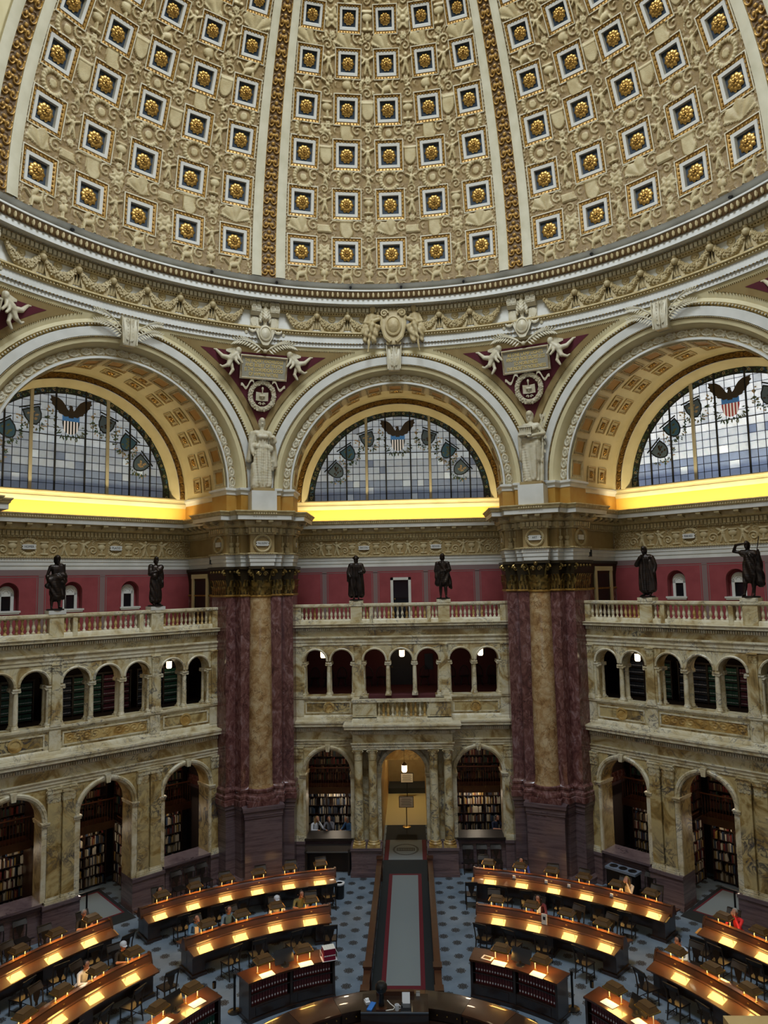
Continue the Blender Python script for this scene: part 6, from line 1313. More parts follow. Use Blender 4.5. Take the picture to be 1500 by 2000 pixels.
# ------------------------------------------------------------------ rooms behind the arches
BK = MB(); BKM = [m.name for m in BOOKC] + ['book_green', 'book_wine', 'book_blueblack', 'label_white']
unit = []
for m in BKM: unit.append(mbox(0, 1, 0, 1, 0, 1).mesh('book', m, False))
NB = [0]; CNT = {}
def book_run(k, o, d, n, L, hmax, pal, rng, depth=0.16, single=None, uniform=None, label_strip=False):
    """books along a shelf: o start point (bay frame), d along, n out of the shelf"""
    d, n, x = Vector(d), Vector(n), 0.0
    while x < L - 0.02:
        w_ = uniform if uniform else rng.uniform(0.025, 0.065); h = hmax * (rng.uniform(0.90, 0.94) if uniform else rng.uniform(0.62, 0.97)); dp = depth * rng.uniform(0.85, 1.0)
        if not uniform and rng.random() < 0.07: x += rng.uniform(0.05, 0.2); continue
        if x + w_ > L: break
        c = rng.choice(pal); p = Vector(o) + d * x
        if single and NB[0] < 260:
            a = atan2(d.y, d.x); P = rot(k, p.x, p.y, p.z); ob = put('book', unit[c], None, loc=P, rot_=(0, 0, radians(-45 * k) + a), scale=(w_ * 0.96, -dp, h)); key = round(p.z, 2); CNT.setdefault(key, 0); CNT[key] += 1; lv = sorted(CNT).index(key); q_ = CNT[key]; tag(ob, '%d%s book from the portal on the %s shelf up, middle arch by ART pier' % (q_, 'th' if 10 <= q_ % 100 <= 20 else {1: 'st', 2: 'nd', 3: 'rd'}.get(q_ % 10, 'th'), ('lowest', 'second', 'third', 'fourth', 'fifth', 'sixth')[lv]), 'book', single[1]); NB[0] += 1
        else:
            BK.cur = c; n0 = len(BK.v)
            for zz in (0, h):
                for u, v in ((0, 0), (w_ * 0.95, 0), (w_ * 0.95, dp), (0, dp)): q = p + d * u + n * v; BK.v.append(rot(k, q.x, q.y, q.z + zz))
            for q in ((4, 5, 6, 7), (2, 3, 7, 6), (1, 2, 6, 5), (3, 0, 4, 7)): BK.face(tuple(n0 + i for i in q))
            if label_strip:
                BK.cur = 13; n0 = len(BK.v)
                for u, zz in ((0.2, 0.28), (0.8, 0.28), (0.8, 0.40), (0.2, 0.40)): q = p + d * (w_ * 0.95 * u) + n * (dp + 0.002); BK.v.append(rot(k, q.x, q.y, q.z + h * zz))
                BK.face((n0, n0 + 1, n0 + 2, n0 + 3))
        x += w_
def bookcase(k, o, d, L, z0, z1, label, rng, pal, n_sh, depth=0.28, single=None, uniform=None, label_strip=False, fill=1.0, wood='wood_dark'):
    """open bookcase: o = left front foot seen from the front (bay frame); d along; front faces n"""
    d = Vector(d).normalized(); n = Vector((d.y, -d.x, 0)); ang = atan2(d.y, d.x)
    r = empty('bookcase', loc=rot(k, o[0], o[1], z0), rz=radians(-45 * k) + ang); tag(r, label, 'bookcase')
    H = z1 - z0; b = MB(); b.box(0, L, depth - 0.02, depth, 0, H); b.obj('back_panel', wood, r, smooth=False)
    nb = max(1, round(L / 0.9))
    for i in range(nb + 1): x = L * i / nb; mbox(x - 0.02, x + 0.02, 0, depth, 0, H).obj('upright', wood, r, smooth=False)
    b = MB(); b.box(-0.04, L + 0.04, -0.03, depth, H - 0.06, H); b.obj('cornice', wood, r, smooth=False)
    sh = (H - 0.16) / n_sh
    for j in range(n_sh):
        z = 0.08 + sh * j; mbox(0, L, 0.01, depth - 0.02, z - 0.025, z).obj('shelf', wood, r, smooth=False)
        for i in range(nb):
            x0 = L * i / nb + 0.03; p = Vector((o[0], o[1], 0)) + d * x0 - n * 0.19
            if rng.random() < fill: book_run(k, (p.x, p.y, z0 + z), d, n, L / nb - 0.06, sh - 0.04, [rng.choice(pal)] if uniform else pal, rng, 0.16, single, uniform, label_strip)
    return r
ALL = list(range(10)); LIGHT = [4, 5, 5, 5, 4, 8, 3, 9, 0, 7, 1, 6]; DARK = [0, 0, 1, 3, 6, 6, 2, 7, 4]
ARN = {(-1, -3.2): 'the outer Homer arch', (-1, 3.2): 'the Plato arch by PHILOSOPHY pier', (0, -3.2): 'the middle arch by PHILOSOPHY pier', (0, 3.2): 'the middle arch by ART pier', (1, -3.2): 'the Michael Angelo arch by ART pier', (1, 3.2): 'the outer Herodotus arch', (-1, 0): 'the Plato bay doorway', (1, 0): 'the Michael Angelo bay doorway'}
mat('alcove_wood', (70, 40, 24), 0.4)
def gallery(k, c, half, zf, y0, y1, rng):
    r = empty('gallery_railing', loc=rot(k, c, y0, zf), rz=radians(-45 * k)); tag(r, 'wooden balcony with turned spindles inside %s' % ARN[(k, c)], 'balcony')
    b = MB(); b.box(-half, half, 0, y1 - y0, -0.14, 0); b.obj('balcony_floor', 'alcove_wood', r, smooth=False); mbox(-half, half, -0.04, 0.0, -0.26, 0.04).obj('fascia', 'wood_mid', r, smooth=False)
    MB().tube([(-half, -0.02, 0.88), (half, -0.02, 0.88)], 0.035, 8).obj('handrail', 'wood_mid', r)
    b = MB()
    n = int(half * 2 / 0.11)
    for i in range(n): x = -half + (i + 0.5) * 2 * half / n; b.tube([(x, -0.02, 0.0), (x, -0.02, 0.3), (x, -0.02, 0.45), (x, -0.02, 0.87)], [0.016, 0.012, 0.02, 0.012], 5)
    tag(b.obj('spindles', 'wood_mid', r), kind='stuff')
def lamp_point(name, loc, power, col=(1.0, 0.72, 0.42), r=0.12):
    l = bpy.data.lights.new(name, 'POINT'); l.energy = power; l.color = col; l.shadow_soft_size = r; o = bpy.data.objects.new(name, l); o.location = loc; COL.objects.link(o)
def hang_lantern(k, s_, a, z, top, label):
    r = empty('hanging_lantern', loc=rot(k, s_, a, z), rz=radians(-45 * k)); tag(r, label, 'lantern')
    b = MB(); b.lathe([(0, -0.18), (0.09, -0.17), (0.12, -0.12), (0.12, 0.12), (0.09, 0.17), (0, 0.18)], 8); b.obj('glass_globe', 'lantern_glow', r)
    b = MB()
    for i in range(8): a_ = 2 * pi * i / 8; b.tube([(0.125 * cos(a_), 0.125 * sin(a_), -0.13), (0.125 * cos(a_), 0.125 * sin(a_), 0.13)], 0.008, 4)
    b.lathe([(0.13, 0.13), (0.15, 0.15), (0.06, 0.24), (0.02, 0.27)], 8); b.obj('lantern_frame', 'gilt_bronze', r)
    MB().tube([(0, 0, 0.26), (0, 0, top - z)], 0.012, 5).obj('chain', 'gilt_bronze', r)
for k in (-1, 0, 1):
    rng = random.Random(100 + k)
    rm = structure(empty('wall_alcove_' + SIDE[k], rz=radians(-45 * k)))
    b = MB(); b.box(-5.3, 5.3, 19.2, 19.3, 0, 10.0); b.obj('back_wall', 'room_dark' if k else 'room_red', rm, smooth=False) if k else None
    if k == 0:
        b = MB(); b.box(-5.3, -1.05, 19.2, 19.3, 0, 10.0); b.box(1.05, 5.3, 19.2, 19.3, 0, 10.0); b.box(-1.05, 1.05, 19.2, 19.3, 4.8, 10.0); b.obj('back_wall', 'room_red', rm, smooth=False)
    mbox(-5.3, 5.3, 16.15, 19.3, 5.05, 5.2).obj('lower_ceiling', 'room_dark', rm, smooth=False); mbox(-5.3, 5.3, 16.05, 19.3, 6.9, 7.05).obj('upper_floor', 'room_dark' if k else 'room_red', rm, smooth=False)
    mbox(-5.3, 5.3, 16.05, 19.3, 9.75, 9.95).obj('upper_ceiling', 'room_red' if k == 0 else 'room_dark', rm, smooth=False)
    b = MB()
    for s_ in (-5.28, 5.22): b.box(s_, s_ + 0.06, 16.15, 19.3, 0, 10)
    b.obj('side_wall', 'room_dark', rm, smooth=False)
    for c in (-3.2, 3.2):
        lit = [] if k else [1]
        s1 = None
        if k == 0 and c > 0: s1 = ('bright bound volume on a shelf behind the middle arch by ART pier', 'books in the lit alcove by ART pier')
        if k != 0 and c * k < 0 and False: pass
        bookcase(k, (c - 1.45, 18.55), (1, 0, 0), 2.9, 0.0, 2.5, 'dark bookcase on the floor behind %s' % ARN[(k, c)], rng, LIGHT if (k or c > 0) else [5, 5, 4, 9, 1, 6], 6, single=s1)
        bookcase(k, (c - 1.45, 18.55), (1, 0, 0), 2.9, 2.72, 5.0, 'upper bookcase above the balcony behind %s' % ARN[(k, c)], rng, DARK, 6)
        # wing at right angles
        sx = c + (1.62 if c < 0 else -1.62)
        dd, st = ((0, -1, 0), (sx, 18.5)) if sx < c else ((0, 1, 0), (sx, 16.5))
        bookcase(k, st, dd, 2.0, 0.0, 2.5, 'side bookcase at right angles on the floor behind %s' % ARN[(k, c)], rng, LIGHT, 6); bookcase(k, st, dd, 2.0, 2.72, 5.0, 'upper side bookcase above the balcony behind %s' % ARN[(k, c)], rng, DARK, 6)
        gallery(k, c, 1.45, 2.66, 17.75, 18.55, rng)
        lamp_point('alcove_lamp', rot(k, c, 18.0, 2.36), 34, (1.0, 0.84, 0.64), 0.12); lamp_point('alcove_lamp', rot(k, c, 17.3, 4.88), 40, (1.0, 0.74, 0.48), 0.2)
    if k:
        bookcase(k, (-1.3, 18.55), (1, 0, 0), 2.6, 0.0, 2.5, 'dark bookcase on the floor behind %s' % ARN[(k, 0)], rng, LIGHT, 6, single=('cloth-bound book on the floor shelves behind %s' % ARN[(k, 0)], 'books behind %s' % ARN[(k, 0)]) if False else None); bookcase(k, (-1.3, 18.55), (1, 0, 0), 2.6, 2.72, 5.0, 'upper bookcase above the balcony behind %s' % ARN[(k, 0)], rng, DARK, 6); gallery(k, 0, 1.3, 2.66, 17.75, 18.55, rng)
        lamp_point('alcove_lamp', rot(k, 0, 18.0, 2.36), 34, (1.0, 0.84, 0.64), 0.12); lamp_point('alcove_lamp', rot(k, 0, 17.3, 4.85), 40, (1.0, 0.74, 0.48), 0.2)
        # door mat and stanchion
        m = empty('door_carpet', loc=rot(k, 0, 15.2, 0), rz=radians(-45 * k)); tag(m, 'grey carpet with red and dark borders in %s' % ARN[(k, 0)], 'carpet')
        mbox(-0.93, 0.93, -0.45, 3.0, 0, 0.010).obj('dark_border', 'carpet_dark', m, smooth=False); mbox(-0.80, 0.80, 0.25, 2.8, 0.004, 0.014).obj('red_border', 'carpet_red', m, smooth=False); mbox(-0.72, 0.72, 0.33, 2.7, 0.006, 0.018).obj('grey_field', 'carpet_grey', m, smooth=False)
        st = empty('barrier_post', loc=rot(k, 0.55 if k > 0 else -0.45, 15.85, 0.016), rz=0); tag(st, 'dark post with a brass foot standing in %s' % ARN[(k, 0)], 'post')
        MB().lathe([(0, 0), (0.14, 0), (0.14, 0.03), (0.05, 0.06), (0, 0.06)], 14).obj('base', 'brass', st); MB().tube([(0, 0, 0.05), (0, 0, 0.95)], 0.035, 8).obj('pole', 'iron', st); MB().box(-0.45, 0.45, -0.03, 0.03, 0.93, 0.97).obj('rail_arm', 'iron', st, smooth=False, rot_=(0, 0, radians(-45 * k)))
    # upper rooms
    if k:
        for i, c in enumerate(UPA):
            pal = [[10], [11], [12], [12], [10], [10], [12]][i]; 
            bookcase(k, (c - 0.56, 17.35), (1, 0, 0), 1.12, 7.05, 8.62, 'case of uniform volumes behind the upper arch %s, %s bay' % (('in the middle', 'first right of middle', 'first left of middle', 'second right of middle', 'second left of middle', 'at the right end', 'at the left end')[i], 'Plato' if k < 0 else 'Michael Angelo'), rng, pal, 5, single=None, uniform=0.042, label_strip=True)
        hang_lantern(k, 3.16 * -k, 16.9, 8.73, 9.75, 'glowing glass lantern under the upper arch nearest %s pier' % ('PHILOSOPHY' if k < 0 else 'ART'))
        lamp_point('upper_room_lamp', rot(k, 0, 16.6, 9.2), 10)
    else:
        for x, nmx in ((-3.57, 'in the upper arcade beside PHILOSOPHY pier'), (0.02, 'over the middle upper arch'), (3.57, 'in the upper arcade beside ART pier')): hang_lantern(0, x, 17.0, 8.77, 9.75, 'glowing glass lantern %s' % nmx)
        d = structure(empty('door_2', loc=(0, 19.2, 7.05))); b = MB(); b.box(-0.62, 0.62, -0.06, 0.0, 0, 1.75); b.obj('door_leaf', 'wood_black', d, smooth=False)
        b = MB()
        for x in (-0.3, 0.3):
            for z in (0.25, 1.0): b.box(x - 0.2, x + 0.2, -0.085, -0.05, z, z + 0.55)
        b.obj('door_panels', 'wood_black', d, smooth=False); MB().ball((-0.5, -0.1, 0.85), 0.035).obj('door_knob', 'brass', d)
        o = mbox(-0.2, 0.2, -0.05, 0, 0, 0.75).obj('notice_board', 'plastic_black', None, smooth=False, loc=(1.28, 19.2, 7.75)); tag(o, 'black notice board on the red wall right of the upper doorway', 'board')
        for i, x in enumerate((-4.2, -3.55, -2.9, -2.25, -1.65, -1.02, 1.05, 2.3, 2.95, 3.6, 4.25)):
            ch = empty('windsor_chair', loc=(x, 18.75, 7.05)); tag(ch, '%s dark hoop-backed chair from PHILOSOPHY pier, upper gallery' % ('1st', '2nd', '3rd', '4th', '5th', '6th', '7th', '8th', '9th', '10th', '11th')[i], 'chair', 'hoop-backed chairs in the upper gallery')
            b = MB(); b.tube([(0.24 * cos(pi * t) * -1, 0.15, 0.42 + 0.48 * sin(pi * t)) for t in np.linspace(0, 1, 13)], 0.02, 6)
            for t in (-0.12, -0.06, 0, 0.06, 0.12): b.tube([(t, 0.12, 0.44), (t * 1.2, 0.15, 0.42 + 0.48 * sqrt(max(0, 1 - (t / 0.24) ** 2)))], 0.008, 5)
            b.obj('backrest', 'wood_black', ch); MB().lathe([(0, 0.40), (0.23, 0.40), (0.24, 0.43), (0, 0.45)], 12).obj('seat', 'wood_black', ch)
            for lx in (-0.15, 0.15):
                for ly in (-0.15, 0.15): MB().tube([(lx * 0.8, ly * 0.8, 0.42), (lx * 1.3, ly * 1.3, 0)], 0.018, 6).obj('leg', 'wood_black', ch)
        lamp_point('upper_room_lamp', (0, 17.2, 9.2), 12)
        # vestibule seen through the middle doorway
        v = structure(empty('wall_vestibule'))
        for sg in (-1, 1): mbox(sg * 1.1 - 0.05, sg * 1.1 + 0.05, 16.15, 27.5, 0, 4.9).obj('passage_wall', 'siena_gold', v, smooth=False)
        b = MB(); b.arch([(1.05, 16.15), (1.05, 21.0)], 0, 3.9, 14); b.obj('passage_vault', 'siena_gold', v); mbox(-1.1, 1.1, 21.0, 27.5, 4.5, 4.6).obj('passage_ceiling', 'plaster_tan', v, smooth=False)
        mbox(-1.1, 1.1, 27.4, 27.5, 0, 4.6).obj('end_wall', 'plaster_tan', v, smooth=False)
        b = MB(); b.box(-1.05, 1.05, 20.9, 21.0, 3.1, 3.9); b.obj('glazed_transom', 'siena_gold', v, smooth=False)
        mbox(-1.1, 1.1, 20.75, 27.5, -0.02, 0.006).obj('ochre_floor', 'floor_ochre', v, smooth=False); mbox(-1.1, 1.1, 26.0, 27.4, 0.0, 0.30).obj('dark_step', 'floor_dark', v, smooth=False)
        hang_lantern(0, 0.02, 17.0, 3.69, 4.9, 'lit glass lantern hanging in the middle doorway')
        lamp_point('vestibule_lamp', (0, 19.0, 4.2), 34, (1.0, 0.9, 0.7)); lamp_point('vestibule_lamp', (0, 24.0, 4.2), 170, (1.0, 0.93, 0.74))
        for y, z1, lab in ((20.45, 0.98, 'framed notice on a brass-footed stand in the middle doorway'), (25.2, 0.86, 'second notice stand farther back on the ochre vestibule floor')):
            st = empty('notice_stand', loc=(0.03, y, 0.006)); tag(st, lab, 'sign stand'); MB().lathe([(0, 0), (0.2, 0), (0.2, 0.03), (0.04, 0.06), (0, 0.06)], 16).obj('base', 'brass', st); MB().tube([(0, 0, 0.05), (0, 0, z1)], 0.022, 8).obj('pole', 'iron', st)
            b = MB(); b.box(-0.36, 0.36, -0.03, 0.0, z1 - 0.05, z1 + 0.48); b.obj('sign_frame', 'iron', st, smooth=False); mbox(-0.33, 0.33, -0.04, -0.03, z1 - 0.02, z1 + 0.45).obj('notice', 'paper', st, smooth=False)
            b = MB(); b.cur = 0
            for i in range(6): b.box(-0.26 + 0.02 * (i % 3), 0.26 - 0.05 * (i % 2), -0.043, -0.04, z1 + 0.06 + 0.06 * i, z1 + 0.075 + 0.06 * i)
            b.obj('print_lines', 'ink', st, smooth=False)
o = put('shelved_books', BK.mesh('shelved_books', BKM, False)); tag(o, 'rows of cloth-bound books filling the alcove shelves', 'books', kind='stuff')

# ------------------------------------------------------------------ reading desks, lamps, chairs
def at_floor(name, x, y, rz=0.0, z=0.0): return empty(name, loc=(x, y, z), rz=rz)
def wchild(root, mb, name, m, smooth=True): o = mb.obj(name, m, root, smooth); o.location = (-root.location.x, -root.location.y, -root.location.z); return o
b = MB(); b.frustum(-0.24, 0.24, -0.17, 0.17, 0.22, 0.32, 0.06, 0.05); b.box(-0.18, 0.18, -0.12, 0.12, 0.32, 0.335); shade_me = b.mesh('lamp_shade', 'leather_brown', False)
b = MB()
for x0, x1, y0, y1 in ((-0.26, 0.26, -0.19, -0.175), (-0.26, 0.26, 0.175, 0.19), (-0.26, -0.245, -0.19, 0.19), (0.245, 0.26, -0.19, 0.19)): b.box(x0, x1, y0, y1, 0.195, 0.232)
shade_rim = b.mesh('shade_rim', 'brass', False)
glow_me = mbox(-0.225, 0.225, -0.155, 0.155, 0.208, 0.218).mesh('glow_panel', 'lamp_glow', False)
post_me = MB().tube([(0, 0, 0), (0, 0, 0.225)], 0.012, 6).mesh('post', 'plastic_white'); foot_me = MB().lathe([(0, 0), (0.035, 0), (0.03, 0.02), (0, 0.025)], 8).mesh('foot', 'brass')
def lamp(x, y, z, rz, label, group, tall=1.0):
    r = empty('desk_lamp', loc=(x, y, z), rz=rz); tag(r, label, 'lamp', group)
    s = put('lamp_shade', shade_me, r, loc=(0, 0, 0.225 * (tall - 1))); put('shade_rim', shade_rim, s); put('glow_panel', glow_me, r, loc=(0, 0, 0.225 * (tall - 1)))
    for sg in (-1, 1): put('post', post_me, r, loc=(sg * 0.19, 0, 0), scale=(1, 1, tall)); put('foot', foot_me, r, loc=(sg * 0.19, 0, 0))
    return r
# chair
def chair_proto():
    r = empty('reading_chair'); W = 'wood_black'
    b = MB(); b.prism([(-0.23, -0.22), (0.23, -0.22), (0.20, 0.20), (-0.20, 0.20)], 0.43, 0.47); b.obj('seat', W, r, smooth=False)
    b = MB()
    b.grid([[(-0.22 + 0.44 * i / 6, 0.21 + 0.10 * t + 0.03 * sin(pi * i / 6), 0.84 + 0.16 * t) for i in range(7)] for t in (0, 0.5, 1)]); b.grid([[(-0.22 + 0.44 * i / 6, 0.235 + 0.10 * t + 0.03 * sin(pi * i / 6), 0.84 + 0.16 * t) for i in range(7)] for t in (0, 0.5, 1)]); b.box(-0.22, 0.22, 0.31, 0.36, 0.99, 1.01)
    b.plate([(-0.045, 0.47), (0.045, 0.47), (0.035, 0.56), (0.09, 0.66), (0.12, 0.85), (-0.12, 0.85), (-0.09, 0.66), (-0.035, 0.56)], 0.215, 0.235)
    for sg in (-1, 1): b.tube([(sg * 0.19, 0.19, 0.45), (sg * 0.205, 0.21, 0.7), (sg * 0.21, 0.32, 1.0)], [0.022, 0.02, 0.02], 6)
    b.obj('backrest', W, r)
    for sx in (-1, 1):
        MB().tube([(sx * 0.20, -0.19, 0.44), (sx * 0.20, -0.20, 0)], [0.022, 0.017], 6).obj('leg', W, r); MB().tube([(sx * 0.18, 0.18, 0.44), (sx * 0.19, 0.25, 0)], [0.022, 0.017], 6).obj('leg', W, r)
        MB().tube([(sx * 0.195, -0.195, 0.16), (sx * 0.185, 0.22, 0.16)], 0.011, 5).obj('stretcher', W, r)
    MB().tube([(-0.19, 0.0, 0.16), (0.19, 0.0, 0.16)], 0.011, 5).obj('stretcher', W, r)
    return r
CHAIR = chair_proto(); CH_USED = [False]
def chair(x, y, rz, label, group):
    c = CHAIR if not CH_USED[0] else copy_tree(CHAIR); CH_USED[0] = True
    c.location = (x, y, 0); c.rotation_euler = (0, 0, rz); tag(c, label, 'chair', group); return c
OCC = set()          # seats taken by readers (desk key, index) keep their chair too
def desk(key, r0, az0, az1, lamps, desc, near=True, far=True, skip_near=()):
    am = radians((az0 + az1) / 2); rt = at_floor('reading_desk', r0 * sin(am), r0 * cos(am)); tag(rt, 'long curved double-sided reading desk, the ' + desc, 'desk'); n = 26
    wchild(rt, MB().arc_solid([(r0 - 0.64, 0.71), (r0 - 0.64, 0.745), (r0 - 0.12, 0.835), (r0 - 0.12, 0.76)], az0, az1, n), 'tabletop', 'wood_desk')
    wchild(rt, MB().arc_solid([(r0 + 0.64, 0.71), (r0 + 0.64, 0.745), (r0 + 0.12, 0.835), (r0 + 0.12, 0.76)], az0, az1, n), 'tabletop', 'wood_desk')
    wchild(rt, MB().arc_solid([(r0 - 0.15, 0.78), (r0 - 0.13, 0.85), (r0 - 0.05, 1.02), (r0 + 0.05, 1.02), (r0 + 0.13, 0.85), (r0 + 0.15, 0.78)], az0, az1, n), 'divider', 'wood_mid')
    wchild(rt, MB().arc_solid([(r0 - 0.065, 1.015), (r0 - 0.065, 1.045), (r0 + 0.065, 1.045), (r0 + 0.065, 1.015)], az0, az1, n), 'ridge_rail', 'wood_mid')
    wchild(rt, MB().arc_solid([(r0 - 0.18, 0.82), (r0 - 0.18, 0.84), (r0 - 0.12, 0.86), (r0 - 0.12, 0.81)], az0, az1, n), 'pen_ledge', 'wood_mid')
    wchild(rt, MB().arc_solid([(r0 - 0.48, 0.60), (r0 - 0.48, 0.72), (r0 + 0.48, 0.72), (r0 + 0.48, 0.60)], az0 + 0.3, az1 - 0.3, n), 'apron', 'wood_dark')
    wchild(rt, MB().arc_solid([(r0 - 0.03, 0.12), (r0 - 0.03, 0.62), (r0 + 0.03, 0.62), (r0 + 0.03, 0.12)], az0 + 0.4, az1 - 0.4, n), 'modesty_panel', 'wood_dark')
    k = 3 if r0 < 11 else 4; wd = 2.6 if r0 < 11 else 2.0
    for i in range(k):
        a0 = az0 + 0.4 + (az1 - az0 - 0.8 - wd) * i / (k - 1); b = MB(); b.arc_solid([(r0 - 0.40, 0.10), (r0 - 0.40, 0.61), (r0 + 0.40, 0.61), (r0 + 0.40, 0.10)], a0, a0 + wd, 3); b.arc_solid([(r0 - 0.45, 0.0), (r0 - 0.45, 0.09), (r0 - 0.41, 0.11), (r0 + 0.41, 0.11), (r0 + 0.45, 0.09), (r0 + 0.45, 0)], a0 - 0.2, a0 + wd + 0.2, 3); wchild(rt, b, 'pedestal', 'wood_dark', False)
    for az in (az0, az1):
        a = radians(az); b = MB(); s_ = 1 if az == az1 else -1; ca = radians(az + s_ * 0.25); pts = [(r0 - 0.17, 0.76), (r0 - 0.15, 0.86), (r0 - 0.06, 1.08), (r0 + 0.06, 1.08), (r0 + 0.15, 0.86), (r0 + 0.17, 0.76)]; b.arc_solid(pts, min(az, az + s_ * 0.3), max(az, az + s_ * 0.3), 1); wchild(rt, b, 'end_bracket', 'wood_mid', False)
    rng = random.Random(int(abs(az0) * 10) + int(r0))
    side = 'aisle side of ' + desc, 'wall side of ' + desc; ends = 'walkway' if abs(az0 + az1) < 80 else 'doorway'; ORD = ['first', 'second', 'third', 'fourth', 'fifth', 'sixth']; rank = {az: j for j, az in enumerate(sorted(lamps, key=abs))}
    for i, az in enumerate(lamps):
        a = radians(az); lamp(r0 * sin(a), r0 * cos(a), 1.044, -a, '%s brown-shaded lamp from the %s on the %s' % (ORD[rank[az]], ends, desc), 'reading lamps on the ' + desc)
        b = MB(); b.box(-0.03, 0.03, -0.005, 0.005, -0.018, 0.018); p = MB().box(-0.028, 0.028, -0.004, 0.004, -0.016, 0.016).obj('seat_plate', 'brass', rt, smooth=False); rr = r0 - 0.096; p.location = (rr * sin(a) - rt.location.x, rr * cos(a) - rt.location.y, 0.935); p.rotation_euler = (radians(-25), 0, -a)
        if near and i not in skip_near:
            rr = r0 - 0.98 + rng.uniform(-0.10, 0.06); a2 = a + rng.uniform(-0.02, 0.02) + (0.035 if az < 0 else -0.035); chair(rr * sin(a2), rr * cos(a2), -a2 + pi + rng.uniform(-0.25, 0.25), '%s dark chair from the %s, %s' % (ORD[rank[az]], ends, side[0]), 'chairs, ' + side[0])
        if far:
            rr = r0 + 1.05 + rng.uniform(-0.05, 0.08); a2 = a + rng.uniform(-0.012, 0.012) + (0.02 if az < 0 else -0.02); chair(rr * sin(a2), rr * cos(a2), -a2 + rng.uniform(-0.2, 0.2), '%s dark chair from the %s, %s' % (ORD[rank[az]], ends, side[1]), 'chairs, ' + side[1])
LO = [-40.3 + 5.2 * i for i in range(6)]; LM = [-38.6 + 6.75 * i for i in range(4)]
D1, D2, D3, D4 = 'outer desk by PHILOSOPHY pier', 'inner desk by PHILOSOPHY pier', 'outer desk by ART pier', 'inner desk by ART pier'
D5, D6, D7, D8 = 'outer desk before Homer bay', 'inner desk before Homer bay', 'outer desk before Herodotus bay', 'inner desk before Herodotus bay'
desk('lo', 13.03, -43.6, -12.0, LO, D1); desk('lm', 10.0, -42.8, -14.8, LM, D2)
desk('ro', 13.03, 12.0, 43.4, [-a for a in LO], D3); desk('rm', 10.0, 14.6, 42.4, [-a for a in LM], D4)
desk('llo', 13.03, -76, -48.4, [-51.0 - 5.2 * i for i in range(4)], D5); desk('llm', 10.0, -76, -49.6, [-52.4 - 6.6 * i for i in range(4)], D6)
desk('rro', 13.03, 48.4, 70, [51.0 + 5.0 * i for i in range(3)], D7); desk('rrm', 10.0, 48.6, 74, [52.1 + 6.5 * i for i in range(3)], D8)
# blotters and loose things on the desktops
def sheet(r_, az, w_, d_, m, name, label, cat, z=0.755, tilt=0.0):
    a = radians(az); o = mbox(-w_ / 2, w_ / 2, -d_ / 2, d_ / 2, 0, 0.006).obj(name, m, None, smooth=False, loc=(r_ * sin(a), r_ * cos(a), z), rot_=(radians(9.8), 0, -a + tilt)); tag(o, label, cat); return o
mat('blotter', (176, 132, 62), 0.6)
for nm, r_, az, lab in (('a', 12.60, -38.2, 'tan blotter near the doorway end of the outer desk by PHILOSOPHY pier'), ('b', 12.60, -13.3, 'tan blotter at the aisle end of the outer desk by PHILOSOPHY pier'), ('c', 12.60, 13.0, 'tan blotter at the aisle end of the outer desk by ART pier'), ('d', 12.60, 16.3, 'tan blotter between the first two lamps of outer desk by ART pier'), ('e', 12.60, 42.2, 'tan blotter at the doorway end of the outer desk by ART pier'), ('f', 12.6, -49.6, 'tan blotter at the doorway end of the outer desk before Homer bay'), ('g', 12.6, -53.6, 'tan blotter beside the second lamp, outer desk before Homer bay'), ('h', 12.6, 49.4, 'tan blotter at the doorway end of the outer desk before Herodotus bay'), ('i', 12.6, 53.2, 'tan blotter beside the second lamp, outer desk before Herodotus bay')):
    sheet(r_, az, 0.62, 0.34, 'blotter', 'blotter', lab, 'blotter')
sheet(12.62, 36.8, 0.34, 0.26, 'cloth_red', 'folder', 'dull red folder lying on the outer desk by ART pier', 'folder')
for r_, az, lab in ((12.87, 18.6, 'beside the second lamp'), (12.87, 23.9, 'beside the third lamp'), (12.87, 27.6, 'beside the fourth lamp'), (12.87, 34.4, 'beside the fifth lamp')):
    a = radians(az); o = empty('desk_phone', loc=(r_ * sin(a), r_ * cos(a), 0.835), rz=-a); tag(o, 'small grey holder %s on the outer desk by ART pier' % lab, 'holder'); mbox(-0.06, 0.06, -0.03, 0.04, 0, 0.05).obj('body', 'steel', o, smooth=False); mbox(-0.05, 0.05, 0.0, 0.02, 0.05, 0.13).obj('upright', 'plastic_white', o, smooth=False)
a = radians(27.8); o = empty('table_sign', loc=(9.82 * sin(a), 9.82 * cos(a), 0.835), rz=-a); tag(o, 'white upright card on the inner desk by ART pier', 'sign'); mbox(-0.09, 0.09, -0.015, 0.015, 0, 0.32).obj('card', 'paper', o, smooth=False); mbox(-0.04, 0.04, -0.02, -0.015, 0.14, 0.24).obj('print_mark', 'ink', o, smooth=False)

